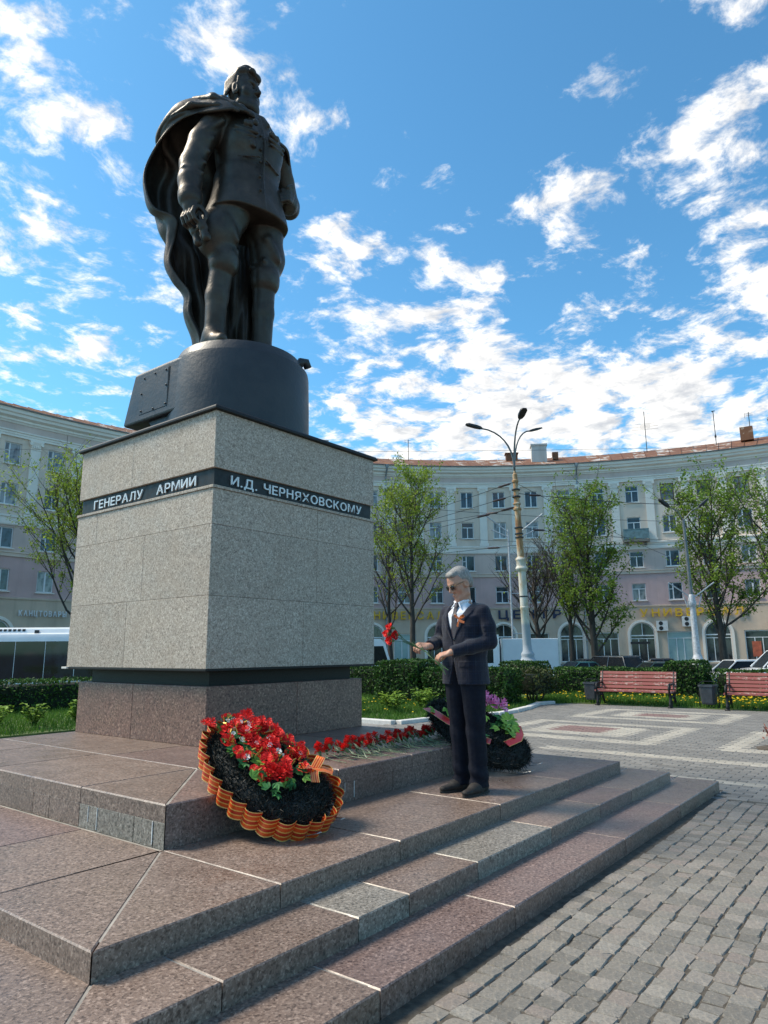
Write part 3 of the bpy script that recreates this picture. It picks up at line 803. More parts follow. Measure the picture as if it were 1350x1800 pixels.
# ground floor: arched and square shop windows
def arch_meshes():
    f = MB(); g = MB(); hw, z0, sp = 1.06, .25, 2.72; n = 14
    pts = [(hw*math.cos(math.pi*i/n), sp+hw*math.sin(math.pi*i/n)) for i in range(n+1)]
    inn = [((hw-.08)*math.cos(math.pi*i/n), sp+(hw-.08)*math.sin(math.pi*i/n)) for i in range(n+1)]
    for i in range(n):
        P = [pts[i], pts[i+1], inn[i+1], inn[i]]
        f.add([(p[0], y, p[1]) for y in (-.03, .05) for p in P], [(0, 1, 2, 3), (7, 6, 5, 4), (0, 4, 5, 1), (1, 5, 6, 2), (2, 6, 7, 3), (3, 7, 4, 0)])
    f.box((-hw, -.03, z0), (-hw+.08, .05, sp)).box((hw-.08, -.03, z0), (hw, .05, sp)).box((-hw+.08, -.03, z0), (hw-.08, .05, z0+.08))
    f.box((-hw+.08, -.03, sp-.16), (hw-.08, .05, sp-.06)).box((-hw+.08, -.03, sp-.42), (hw-.08, .05, sp-.36))
    for x in (-.36, .36): f.box((x-.03, -.031, z0+.08), (x+.03, .051, sp-.42))
    f.box((-.03, -.031, sp-.06), (.03, .051, sp+hw-.06))
    poly = [(-hw+.02, z0+.02), (hw-.02, z0+.02)]+[(p[0]*.98, p[1]-.01) for p in pts]
    g.add([(p[0], .02, p[1]) for p in poly], [tuple(range(len(poly)))])
    tr = MB()
    o1 = [((hw+.02)*math.cos(math.pi*i/n), sp+(hw+.02)*math.sin(math.pi*i/n)) for i in range(n+1)]
    o2 = [((hw+.24)*math.cos(math.pi*i/n), sp+(hw+.24)*math.sin(math.pi*i/n)) for i in range(n+1)]
    o1 = [(hw+.02, -.3)]+o1+[(-hw-.02, -.3)]; o2 = [(hw+.24, -.3)]+o2+[(-hw-.24, -.3)]
    for i in range(len(o1)-1):
        P = [o1[i], o1[i+1], o2[i+1], o2[i]]
        tr.add([(p[0], y, p[1]) for y in (-.1-RV+.06, -RV+.12) for p in P], [(0, 1, 2, 3), (7, 6, 5, 4), (0, 4, 5, 1), (1, 5, 6, 2), (2, 6, 7, 3), (3, 7, 4, 0)])
    return f, g, tr
f, g, tr = arch_meshes()
am = [mesh_of(n_, m_.V, m_.F) for n_, m_ in (('arched_window', f), ('pane', g), ('arch_trim', tr))]
am[0].materials.append(M['frame_white']); am[1].materials.append(M['shop_glass']); am[2].materials.append(M['stucco_white'])
sq = MB(); sg = MB()
sq.box((-1.05, -.03, .2), (-.97, .05, 2.95)).box((.97, -.03, .2), (1.05, .05, 2.95)).box((-.97, -.03, .2), (.97, .05, .3)).box((-.97, -.03, 2.85), (.97, .05, 2.95)).box((-.97, -.03, 2.3), (.97, .05, 2.36)).box((-.34, -.031, .3), (-.27, .051, 2.3)).box((.27, -.031, .3), (.34, .051, 2.3))
sg.add([(-.99, .02, .25), (.99, .02, .25), (.99, .02, 2.9), (-.99, .02, 2.9)], [(0, 1, 2, 3)])
sm = [mesh_of('shop_window', sq.V, sq.F), mesh_of('pane', sg.V, sg.F), mesh_of('pane', sg.V, sg.F)]
sm[0].materials.append(M['frame_white']); sm[1].materials.append(M['shop_glass']); sm[2].materials.append(M['mint_glass'])
for k in BAYS:
    if k % 2:
        o = link('arched_window', am[0], None, bld); o.matrix_local = bmat(k, 0, 0, -RV+.06); link('pane', am[1], None, o); link('arch_trim', am[2], None, o)
    else:
        o = link('shop_window', sm[0], None, bld); o.matrix_local = bmat(k, 0, 0, -RV+.06); link('pane', sm[2] if k in (2, 10) else sm[1], None, o)

# pilasters with capitals on the two upper floors
pm = MB(); pm.box((-.36, -.14, 11.25), (.36, .1, 16.42)).box((-.44, -.20, 11.25), (.44, .1, 11.55))
cm = MB(); cm.box((-.40, -.18, 16.36), (.40, .1, 16.44))
cm.loft([[Vector((sx*w, y, z)) for sx, y in ((-1, -d), (1, -d), (1, .1), (-1, .1))] for w, d, z in ((.35, .15, 16.44), (.37, .18, 16.62), (.45, .26, 16.84), (.50, .30, 16.94), (.50, .30, 17.075))])
for sx in (-1, 1):
    cm.lathe([(.02, -.34), (.12, -.34), (.13, -.28), (.12, -.22), (.02, -.22)], (0, 0, 0), 10, Matrix.Translation((sx*.40, 0, 16.80)) @ Matrix.Rotation(R(-90), 4, 'X') @ Matrix.Translation((0, 0, .5)) if False else Matrix.Translation((sx*.40, 0.0, 16.80)) @ Matrix.Rotation(R(90), 4, 'X') @ Matrix.Translation((0, 0, .52)))
for i in range(5): cm.box((-.30+.13*i-.035, -.235, 16.50), (-.30+.13*i+.055, -.1, 16.74))
pme, cme = mesh_of('pilaster', pm.V, pm.F), mesh_of('capital', cm.V, cm.F)
pme.materials.append(M['stucco_white']); cme.materials.append(M['stucco_white'])
for k in range(KMIN, KMAX):
    o = link('pilaster', pme, None, bld); a = A0+DA*(k+.5); e, t = bframe(a); p = BC+e*(BR/math.cos(DA/2))
    o.matrix_local = Matrix(((t.x, e.x, 0, p.x), (t.y, e.y, 0, p.y), (0, 0, 1, 0), (0, 0, 0, 1)))
    link('capital', cme, None, o)

# balcony on the fourth floor, left of the third pilaster
def bpart(name, mb, mat, k, u=0, z=0, w=0, parent=None):
    o = mb.build(name, M[mat], bld if parent is None else parent)
    if parent is None: o.matrix_local = bmat(k, u, z, w)
    return o
bal = bpart('balcony', MB().box((-1.15, -.95, -.18), (1.15, 0, 0)).box((-.9, -.5, -.45), (-.7, 0, -.18)).box((.7, -.5, -.45), (.9, 0, -.18)), 'granite_grey', 3, .1, 11.35, 0)
M['balcony_panel'] = plain('balcony_panel', (.14, .22, .23), .6, var=.35, nscale=4)
bb = MB().box((-1.1, -.93, .05), (1.1, -.90, .95)).box((-1.12, -.93, .02), (-1.09, -.05, .95)).box((1.09, -.93, .02), (1.12, -.05, .95)).box((-1.14, -.95, .95), (1.14, -.88, 1.02))
bb.build('balcony_railing', M['balcony_panel'], bal)
# downpipes
for k, u in ((5, HB-.25), (-1, HB-.1), (11, HB-.2), (17, HB-.2)):
    mb = MB(); mb.tube([(0, -.75, 18.95), (0, -.75, 18.7), (0, -.2, 18.0), (0, -.2, -.2)], .075, 8)
    mb.lathe([(.16, 18.85), (.2, 19.1), (.1, 18.7)], (0, -.75, 0), 8)
    bpart('downpipe', mb, 'zinc_pipe', k, u-HB if False else u, 0, 0)
# chimneys, vents and roof clutter
def chimney(k, u, w, hx, hy, z0, z1_, name='chimney'):
    o = bpart(name, MB().box((-hx, -hy, z0), (hx, hy, z1_)), 'chimney_plaster', k, u, 0, w)
    MB().box((-hx-.08, -hy-.08, z1_), (hx+.08, hy+.08, z1_+.18)).build('chimney_cap', M['chimney_plaster'], o)
chimney(5.62, 0, -2.2, .75, .55, 19.6, 21.75)
chimney(-1.15, 0, -.9, .95, .6, 19.3, 21.6)
chimney(21.7, 0, -1.0, .6, .5, 19.3, 20.6)
chimney(12.5, 0, -2.2, .75, .55, 19.6, 21.7)
bpart('roof_vent', MB().box((-.3, -.3, 20.6), (.3, .3, 21.35)), 'roof_metal', 5.1, 0, 0, -3.2)
v = bpart('roof_tank', MB().box((-.55, -.4, 20.6), (.55, .4, 21.9)), 'roof_metal', -.25, 0, 0, -3.0)
bpart('roof_hatch', MB().box((-.6, -.4, 20.7), (.6, .4, 21.55)).box((-.7, -.5, 21.55), (.7, .5, 21.65)), 'roof_metal', 6.4, 0, 0, -4.0)
bpart('junction_box', MB().box((-.4, -.3, 19.1), (.4, .3, 19.9)), 'zinc_pipe', -1.55, 0, 0, -.1)
def antenna(k, w, z0, z1_, kind):
    mb = MB(); mb.tube([(0, 0, z0), (0, 0, z1_)], .035, 6)
    if kind == 'yagi':
        for z, hw in ((z1_-1.3, .9), (z1_-1.6, 1.25), (z1_-1.9, 1.25)): mb.tube([(-hw, 0, z), (hw, 0, z)], .014, 5)
        mb.tube([(0, -.6, z1_-1.6), (0, .6, z1_-1.6)], .014, 5)
        for i in range(5): mb.tube([(-.5, -.6+.3*i, z1_-1.6), (.5, -.6+.3*i, z1_-1.6)], .012, 5)
        mb.tube([(-.9, 0, z0+.5), (.9, 0, z0+.7)], .012, 5)
        mb.lathe([(.0, -.28), (.22, -.22), (.3, 0), (.22, .22), (0, .28)], (0, 0, z0+.1), 8)
    elif kind == 'mast':
        mb.tube([(0, 0, z1_), (-.15, 0, z1_+.12), (.15, 0, z1_+.12)], .05, 5); mb.lathe([(.06, 0), (.1, .1), (.06, .3)], (0, 0, z0+1.2), 6)
    else:
        for z in (z1_-.15, z1_-.35): mb.tube([(-.35, 0, z), (.35, 0, z)], .014, 5)
        mb.tube([(-.35, 0, z1_-.6), (-.35, 0, z1_)], .012, 5)
    bpart('antenna', mb, 'dark_steel', k, 0, 0, w)
antenna(2.42, -4, 20.4, 25.2, 'yagi'); antenna(.55, -4, 20.4, 24.2, 'mast'); antenna(-.35, -3.0, 21.8, 23.4, 'small'); antenna(9.6, -4, 20.6, 23.2, 'small')
# air conditioner units by the arched window
def ac(k, u, z, s=1.0):
    o = bpart('air_conditioner', MB().box((-.42*s, -.36, 0), (.42*s, -.06, .78*s)), 'ac_white', k, u, z, 0)
    for q in (.2, .58):
        MB().lathe([(.02, -.03), (.15*s, -.03), (.16*s, 0), (.02, .0)], (0, 0, 0), 12, Matrix.Translation((-.1, -.37, q*s)) @ Matrix.Rotation(R(90), 4, 'X')).build('fan_grille', M['dark_steel'], o)
ac(2.45, 0, 3.0, 1.15); ac(1.75, 0, 3.35, 1.15); ac(8.4, .3, 5.9, .9)
bpart('sign_board', MB().box((-.85, -.5, 0), (.85, -.42, .2)).box((-.8, -.42, .05), (-.75, .1, .1)).box((.75, -.42, .05), (.8, .1, .1)), 'dark_steel', 3, -.25, 1.85, 0)
# shop front with white portal further right
M['portal_white'] = plain('portal_white', (.60, .57, .52), .7, var=.1)
for k in (-1, -2, -3):
    bpart('shop_portal', MB().box((-HB, -1.2, 3.15), (HB, -.1, 3.9)).box((-HB, -1.3, 3.9), (HB, -.1, 4.05)), 'portal_white', k)
M['poster_red'] = plain('poster_red', (.42, .10, .05), .5, var=.4, nscale=3)
M['poster_blue'] = plain('poster_blue', (.03, .10, .34), .5, var=.3, nscale=3)
bpart('shop_poster', MB().box((-.35, -.02, 0), (.35, 0, 1.3)), 'poster_red', 0, -.2, .7, -RV+.1)
bpart('shop_poster', MB().box((-.4, -.02, 0), (.4, 0, 1.2)), 'poster_blue', -1, .8, .9, .15)

# shop lettering, every letter its own part
def bent(text, k0, z, h, mat, extr, step=None):
    """letters on the facade starting at bay position k0, reading left to right"""
    tot = []
    def place(u, v, d):
        a = A0+DA*k0-u/BR; e, t = bframe(a); p = BC+e*(BR-.16-d); return (p.x, p.y, z+v)
    return letters(text, step, h, place, M[mat], bld, 'sign_letter', extr, 1.9, .02)
bent('УНИВЕРСАЛ', 3.03, 4.30, .72, 'yellow_sign', .06, 8.6)
bent('ЦЕНТР', 7.15, 4.30, .80, 'navy_sign', .06, 5.9)
bent('УНИВЕРСАЛ', 11.25, 4.30, .74, 'yellow_sign', .06, 7.6)
bent('КАНЦТОВАРЫ', 20.55, 4.05, .42, 'white_sign', .05, 3.4)
# ------------------------------------------------------------------ vegetation
def leaf_mat(name, dark, mid, light, trans=.25):
    t = NT(name); tt = t.attr('tint')
    col = t.ramp(tt, [(0, dark), (.5, mid), (1, light)])
    t.done(col, .6, 0, .25)
    tr = t.n('ShaderNodeBsdfTranslucent'); t.l(col, tr.inputs[0])
    mx = t.n('ShaderNodeMixShader'); mx.inputs[0].default_value = trans
    t.l(t.b.outputs[0], mx.inputs[1]); t.l(tr.outputs[0], mx.inputs[2]); t.l(mx.outputs[0], t.out.inputs[0])
    return t.m
M['leaf_spring'] = leaf_mat('leaf_spring', (.13, .18, .025), (.24, .34, .04), (.40, .52, .07), .45)
M['leaf_deep'] = leaf_mat('leaf_deep', (.09, .15, .024), (.17, .27, .036), (.32, .46, .06), .45)
M['leaf_hedge'] = leaf_mat('leaf_hedge', (.018, .045, .010), (.045, .105, .018), (.10, .20, .03), .2)
M['leaf_hedge_brown'] = leaf_mat('leaf_hedge_brown', (.04, .04, .02), (.06, .08, .022), (.09, .12, .03), .2)
M['leaf_plant'] = leaf_mat('leaf_plant', (.07, .13, .02), (.16, .28, .035), (.30, .42, .07), .3)
M['grass_blade'] = leaf_mat('grass_blade', (.035, .085, .012), (.07, .16, .02), (.15, .26, .04), .3)
M['dandelion'] = leaf_mat('dandelion', (.65, .42, .01), (.8, .55, .015), (.9, .7, .03), .2)
def bark(name, a, b):
    t = NT(name); c = t.coord('Object', (1, 1, .25))
    col = t.ramp(t.noise(c, 9, 5, .7), [(.3, a), (.7, b)]); t.bump(t.noise(c, 14, 4), .6, .03)
    return t.done(col, .9)
M['bark'] = bark('bark', (.022, .019, .016), (.07, .06, .05))
M['hedge_core'] = plain('hedge_core', (.008, .014, .005), .95, var=.4)

def leaf_quads(P, size, rg, up=0.35, asp=1.6):
    """P (n,3) -> small leaf quads with random orientation"""
    n = len(P)
    d = rg.normal(size=(n, 3)); d[:, 2] += up*0; d /= np.linalg.norm(d, axis=1)[:, None]
    s = rg.normal(size=(n, 3)); s -= d*(s*d).sum(1)[:, None]; s /= np.linalg.norm(s, axis=1)[:, None]
    sz = size*rg.uniform(.6, 1.4, n)[:, None]
    a = d*sz*asp/2; b = s*sz/2
    V = np.empty((n, 4, 3)); V[:, 0] = P-a; V[:, 1] = P+b; V[:, 2] = P+a; V[:, 3] = P-b
    return V.reshape(-1, 3), np.arange(4*n).reshape(n, 4)

def make_tree(name, label, loc, H, crown_r, trunk_h, seed, nleaf, lsize, mat, tr=.2, z_leaf=(.25, 1.0), limbs=11, spread=1.0, droop=0.0, group='street trees before the curved building', bias_top=0.0):
    rg = random.Random(seed); ng = np.random.default_rng(seed)
    root = thing(name, label, 'tree', loc, 0, group)
    wood = MB(); tips = []
    def grow(p, d, L, r, lvl, upw):
        n = 5 if lvl < 2 else 3; pts = [p.copy()]; rad = [r]; q = p.copy(); dd = d.copy()
        for i in range(n):
            dd = (dd+Vector((rg.gauss(0, .13), rg.gauss(0, .13), rg.gauss(0, .06)+upw))).normalized()
            q = q+dd*(L/n); pts.append(q.copy()); rad.append(r*(1-(i+1)/n*.62))
        wood.tube(pts, rad, 7 if lvl == 0 else (5 if lvl == 1 else 3), caps=False)
        if lvl == 3: tips.append(pts)
        else:
            kids = (0, 8, 6, 0)[lvl] if lvl else 0
            kids = {1: 9, 2: 6}.get(lvl, 0)
            for k in range(kids):
                f = rg.uniform(.25, 1.0); i = min(n-1, int(f*n)); pp = pts[i].lerp(pts[i+1], f*n-i)
                a = rg.uniform(0, 2*math.pi); side = Vector((math.cos(a), math.sin(a), rg.uniform(-.1, .7)))
                nd = (dd*.55+side*.75*spread).normalized()
                grow(pp, nd, L*rg.uniform(.34, .58), r*.38, lvl+1, upw*.7-(droop if lvl == 2 else 0))
            if lvl == 2: tips.append(pts)
    trunk = [Vector((0, 0, -.05))]; rad = [tr*1.35]
    q = Vector((0, 0, 0)); lean = Vector((rg.uniform(-.03, .03), rg.uniform(-.03, .03), 0))
    n = 9
    for i in range(n):
        q = q+Vector((0, 0, H*.8/n))+lean*H/n+Vector((rg.gauss(0, .04), rg.gauss(0, .04), 0)); trunk.append(q.copy()); rad.append(tr*(1-.88*(i+1)/n)+.02)
    wood.tube(trunk, rad, 9)
    for k in range(limbs):
        f = trunk_h/H+(.72-trunk_h/H)*(k/(limbs-1))**.9
        i = f*H/(H*.8)*n; ii = min(n-1, int(i)); p = trunk[ii].lerp(trunk[ii+1], min(1, i-ii))
        a = k*2.4+rg.uniform(-.4, .4); el = rg.uniform(.55, 1.05)
        d = Vector((math.cos(a)*math.cos(el), math.sin(a)*math.cos(el), math.sin(el)))
        top = H-p.z
        L = min(top*.95, crown_r*rg.uniform(1.1, 1.7)+1.6)
        grow(p, d, L, tr*.40*(1-.5*f), 1, .20)
    wood.build('trunk', M['bark'], root, smooth=True)
    if nleaf:
        pts = []
        tp = [np.array([tuple(v) for v in t]) for t in tips]
        while len(pts) < nleaf:
            t = tp[rg.randrange(len(tp))]; f = rg.random()*(len(t)-1); i = int(f); p = t[i]+(t[min(i+1, len(t)-1)]-t[i])*(f-i)
            h = p[2]/H
            if h < z_leaf[0] or h > z_leaf[1]*1.1: continue
            if rg.random() > (1-bias_top)+bias_top*((h-z_leaf[0])/(1-z_leaf[0]))**1.5: continue
            for _ in range(rg.randint(2, 4)): pts.append(p+np.array([rg.gauss(0, .13), rg.gauss(0, .13), rg.gauss(0, .13)-.03]))
        P = np.array(pts[:nleaf]); V, F = leaf_quads(P, lsize, ng)
        # clumps of lighter and darker leaves
        cl = np.sin(P[:, 0]*2.1+seed)*np.sin(P[:, 1]*2.3+1)*np.sin(P[:, 2]*1.9+2)
        tint = np.clip(.45+.25*cl+ng.normal(0, .2, len(P)), 0, 1)
        link('crown', np_mesh('crown', V, F, tint=tint), M[mat], root)
    return root
make_tree('linden_tree', 'light green linden with dark upright branches left of the suited man', (34.86, 22.54, ROAD_Z), 14.4, 2.0, 3.6, 3, 9500, .095, 'leaf_spring', .22, (.26, 1), 15, bias_top=.6)
make_tree('linden_tree', 'dense drooping green linden behind the nearer complete bench', (40.43, 12.14, ROAD_Z), 13.2, 1.75, 1.5, 11, 13000, .10, 'leaf_deep', .24, (.09, 1), 20, droop=.45, bias_top=0)
make_tree('linden_tree', 'green linden beside the ornate pale lamp post on the right', (43.41, 5.06, ROAD_Z), 12.9, 2.0, 2.0, 23, 10500, .10, 'leaf_deep', .24, (.12, 1), 16, droop=.25)
make_tree('linden_tree', 'green linden cut off by the right edge of the picture', (43.3, 1.15, ROAD_Z), 12.0, 2.0, 3.0, 31, 5500, .10, 'leaf_deep', .2, (.15, 1), 13)
make_tree('linden_tree', 'yellowish green linden beside the left face of the pedestal', (17.0, 33.4, ROAD_Z), 12.6, 3.2, 3.2, 47, 13000, .085, 'leaf_spring', .22, (.16, .95), 16, bias_top=0, droop=.15)
make_tree('bare_tree', 'nearly leafless dark tree just behind the tall rusty lamp post', (41.0, 16.3, ROAD_Z), 8.6, 2.3, 2.4, 53, 260, .10, 'leaf_spring', .24, (.2, 1), 14, spread=1.0)
make_tree('bare_tree', 'thin leafless tree showing at the right edge of the pedestal', (38.6, 27.4, ROAD_Z), 12.5, 2.0, 3.6, 61, 900, .10, 'leaf_spring', .2, (.3, 1), 13)
make_tree('bare_tree', 'bare twiggy tree between the navy sign and the dense linden', (40.9, 14.0, ROAD_Z), 9.6, 1.8, 3.0, 71, 150, .10, 'leaf_deep', .18, (.2, 1), 11)

def hedge(name, label, lo, hi, seed, mat='leaf_hedge', dens=900, ragged=.03, base=0.0, leaf=.045, group='clipped hedges round the plaza', stems=False):
    rg = np.random.default_rng(seed)
    root = thing(name, label, 'hedge', ((lo[0]+hi[0])/2, (lo[1]+hi[1])/2, 0), 0, group)
    hx, hy, hz = (hi[0]-lo[0])/2, (hi[1]-lo[1])/2, hi[2]
    MB().box((-hx+.07, -hy+.07, base), (hx-.07, hy-.07, hz-.07)).build('core', M['hedge_core'], root, bevel=.1)
    faces = [((0, -1), 2*hx*(hz-base)), ((0, 1), 2*hx*(hz-base)), ((-1, 0), 2*hy*(hz-base)), ((1, 0), 2*hy*(hz-base)), ((0, 0), 4*hx*hy)]
    P = []
    for (nx, ny), area in faces:
        n = int(area*dens)
        a = rg.uniform(-1, 1, n); z = rg.uniform(base, hz, n)
        if nx: p = np.stack([np.full(n, nx*hx), a*hy, z], 1)
        elif ny: p = np.stack([a*hx, np.full(n, ny*hy), z], 1)
        else: p = np.stack([rg.uniform(-hx, hx, n), rg.uniform(-hy, hy, n), np.full(n, hz)], 1)
        P.append(p)
    P = np.concatenate(P)
    # lumpy surface, rounded shoulders
    w = (np.sin(P[:, 0]*5.1+seed)+np.sin(P[:, 1]*4.3+2*seed)+np.sin(P[:, 2]*7+seed))*ragged*.6
    nrm = P/np.array([hx, hy, hz]); nrm[:, 2] = np.clip((P[:, 2]-hz*.5)/(hz*.5), 0, 1)**6; nn = np.linalg.norm(nrm, axis=1)[:, None]+1e-6
    P = P+nrm/nn*(w+rg.normal(0, ragged*.8, len(P)))[:, None]
    tight = np.clip((P[:, 2]-(hz-.12))/.12, 0, 1)
    P[:, 0] -= np.sign(P[:, 0])*np.clip(np.abs(P[:, 0])-(hx-.06), 0, 1)*tight; P[:, 1] -= np.sign(P[:, 1])*np.clip(np.abs(P[:, 1])-(hy-.06), 0, 1)*tight
    V, F = leaf_quads(P, leaf, rg)
    tint = np.clip(.42+rg.normal(0, .22, len(P))+.12*np.sin(P[:, 0]*3+P[:, 1]*2.2), 0, 1)
    link('foliage', np_mesh('foliage', V, F, tint=tint), M[mat], root)
    if stems:
        mb = MB()
        for i in range(6):
            x, y = rg.uniform(-hx*.7, hx*.7), rg.uniform(-hy*.7, hy*.7); mb.tube([(x*.4, y*.4, -.02), (x*.7, y*.7, base*.6), (x, y, base+.2)], [.035, .025, .015], 6)
        mb.build('stem', M['bark'], root)
    return root
hedge('clipped_hedge', 'tallest dark hedge block left of the man, above the yellow green plants', (11.75, 5.95, 0), (12.9, 7.45, 1.10), 1)
hedge('clipped_hedge', 'square hedge block right behind the hands of the suited man', (11.75, 4.55, 0), (12.6, 5.75, .90), 2)
hedge('clipped_hedge', 'hedge block just right of the suited man at the bend of the path', (11.7, 3.25, 0), (12.7, 4.35, .93), 3)
hedge('ragged_shrub', 'brownish ragged shrub with bare stems at the path corner', (12.9, 2.95, 0), (14.1, 3.75, .84), 4, 'leaf_hedge_brown', 520, .07, .26, .05, stems=True)
hedge('clipped_hedge', 'low bright topped hedge touching the pedestal base at right', (13.2, 8.2, 0), (14.2, 10.4, .90), 5, dens=700)
hedge('clipped_hedge', 'small hedge top below the foot of the rusty lamp post', (16.4, 4.7, 0), (17.6, 6.0, 1.0), 6, dens=700)
hedge('clipped_hedge', 'long dark hedge running behind the complete bench', (17.1, 1.05, 0), (18.1, 4.45, .81), 7, dens=700)
hedge('clipped_hedge', 'raised cube of hedge between the two benches', (17.0, -.10, 0), (18.1, .92, 1.02), 8, dens=800)
hedge('clipped_hedge', 'long hedge behind the bench cut by the right edge', (17.1, -7.5, 0), (18.1, -.38, .78), 9, dens=500)
hedge('clipped_hedge', 'long dark hedge in front of the bus at left', (-8, 11.9, 0), (7.2, 12.9, .73), 10, dens=420)

# grass: uncountable blades
def scatter(n, fn, seed):
    rg = np.random.default_rng(seed); out = []
    while len(out) < n:
        x, y = fn(rg)
        if in_poly(lawn_poly, x, y): out.append((x, y))
    return np.array(out), rg
def blades(name, n, fn, h, seed, mat='grass_blade', label=None):
    P, rg = scatter(n, fn, seed); n = len(P)
    z0 = np.full(n, .015); a = rg.uniform(0, 2*np.pi, n); w = rg.uniform(.006, .014, n); hh = h*rg.uniform(.5, 1.5, n)
    b = rg.uniform(0, 2*np.pi, n); l = hh*rg.uniform(.1, .6, n)
    V = np.empty((n, 3, 3)); dx, dy = np.cos(a)*w, np.sin(a)*w
    V[:, 0] = np.stack([P[:, 0]-dx, P[:, 1]-dy, z0], 1); V[:, 1] = np.stack([P[:, 0]+dx, P[:, 1]+dy, z0], 1)
    V[:, 2] = np.stack([P[:, 0]+np.cos(b)*l, P[:, 1]+np.sin(b)*l, z0+hh], 1)
    tint = np.clip(.5+rg.normal(0, .22, n)+.25*np.sin(P[:, 0]*1.3)*np.sin(P[:, 1]*1.7), 0, 1)
    return V.reshape(-1, 3), np.arange(3*n).reshape(n, 3), tint
gs = [blades('g', 26000, lambda g: (g.uniform(7.1, 15), g.uniform(2.4, 9.5)), .085, 1), blades('g', 26000, lambda g: (g.uniform(13.5, 18.5), g.uniform(-6, 4)), .11, 2), blades('g', 22000, lambda g: (g.uniform(-6, 7.1), g.uniform(7.4, 12)), .10, 3)]
V = np.concatenate([g[0] for g in gs]); off = np.cumsum([0]+[len(g[0]) for g in gs[:-1]]); F = np.concatenate([g[1]+o for g, o in zip(gs, off)]); T = np.concatenate([g[2] for g in gs])
setp(link('grass', np_mesh('grass', V, F, tint=T), M['grass_blade']), 'short green grass of the lawns round the plaza', 'grass', kind='stuff')
def flower_heads(n, fn, seed, r):
    P, rg = scatter(n, fn, seed); V = []; F = []
    for (x, y) in P:
        z = rg.uniform(.07, .19); k = len(V); rr_ = r*rg.uniform(.7, 1.3)
        V += [(x, y, z+rr_*.5)]+[(x+rr_*math.cos(a), y+rr_*math.sin(a), z) for a in np.linspace(0, 2*np.pi, 6, endpoint=False)]+[(x, y, z-rr_*.6)]
        F += [(k, k+1+i, k+1+(i+1) % 6) for i in range(6)]+[(k+7, k+1+(i+1) % 6, k+1+i) for i in range(6)]
    return V, F
v1, f1 = flower_heads(130, lambda g: (g.uniform(14.05, 17.2), g.uniform(-.4, 4.2)), 5, .028)
v2, f2 = flower_heads(330, lambda g: (g.uniform(14.05, 17.2), g.uniform(-5, -.6)), 6, .032)
v3, f3 = flower_heads(60, lambda g: (g.uniform(8, 13), g.uniform(2.6, 7)), 7, .022)
vv = v1+v2+v3; ff_ = f1+[tuple(i+len(v1) for i in f) for f in f2]+[tuple(i+len(v1)+len(v2) for i in f) for f in f3]
setp(link('dandelions', mesh_of('dandelions', vv, ff_, tint=list(np.random.default_rng(3).uniform(0, 1, len(ff_)))), M['dandelion']), 'yellow dandelion heads scattered in the grass by the benches', 'flowers', kind='stuff')

# leafy perennials at the lawn edge
def leaf_plant(label, x, y, h, r, seed, mat='leaf_plant', group='leafy perennials at the lawn edge'):
    rg = random.Random(seed); V = []; F = []; T = []
    root = thing('leafy_plant', label, 'plant', (x, y, .015), 0, group); st = MB()
    for i in range(16):
        a = rg.uniform(0, 6.28); l = rg.uniform(.2, 1)*r; top = Vector((math.cos(a)*l, math.sin(a)*l, h*rg.uniform(.55, 1.1)))
        st.tube([(0, 0, 0), top*.5+Vector((0, 0, .05)), top], .006, 4, False)
        for j in range(9):
            b = rg.uniform(0, 6.28); f = rg.uniform(.45, 1.05); c = top*f+Vector((0, 0, .02)); d = Vector((math.cos(b), math.sin(b), rg.uniform(-.2, .6))).normalized(); s = d.cross(Vector((0, 0, 1))).normalized()
            L_ = rg.uniform(.07, .13); W_ = L_*.34; k = len(V)
            V += [c, c+d*L_*.5+s*W_, c+d*L_-Vector((0, 0, .03)), c+d*L_*.5-s*W_]; F.append((k, k+1, k+2, k+3)); T.append(rg.random()*.7+(.3 if f > .85 else 0))
    st.build('stem', M['leaf_plant'], root)
    link('foliage', mesh_of('foliage', V, F, tint=T), M[mat], root)
pl = [(8.3, 5.25, .42, .34), (8.9, 4.55, .40, .30), (9.5, 5.15, .38, .34), (9.7, 4.2, .42, .30), (10.2, 4.75, .46, .36), (10.4, 3.8, .34, .30), (8.4, 6.2, .4, .34)]
names_r = ['bushy leafy plant nearest the right edge of the pedestal base', 'small leafy plant left of the row of lawn perennials centre', 'brownish green leafy plant in front of the tall hedge block', 'bright yellow green plant above the row of carnations', 'largest yellow green plant before the square hedge block', 'low leafy plant beside the second wreath', 'leafy plant half hidden by the pedestal at right']
for i, (p, nm) in enumerate(zip(pl, names_r)): leaf_plant(nm, *p, 100+i, 'leaf_deep' if i == 2 else 'leaf_plant')
pl = [(.9, 7.95, .40, .36), (1.7, 8.15, .42, .36), (2.5, 8.3, .40, .34), (3.3, 8.2, .42, .36), (2.0, 9.2, .36, .4), (4.1, 8.5, .40, .34)]
names_l = ['yellowish leafy plant at the left picture edge', 'green leafy plant second from the left picture edge', 'leafy plant in the middle of the left hand clump', 'leafy plant right of the middle in the left hand clump', 'leafy plant standing behind the left hand clump', 'leafy plant touching the left edge of the pedestal base']
for i, (p, nm) in enumerate(zip(pl, names_l)): leaf_plant(nm, *p, 200+i)
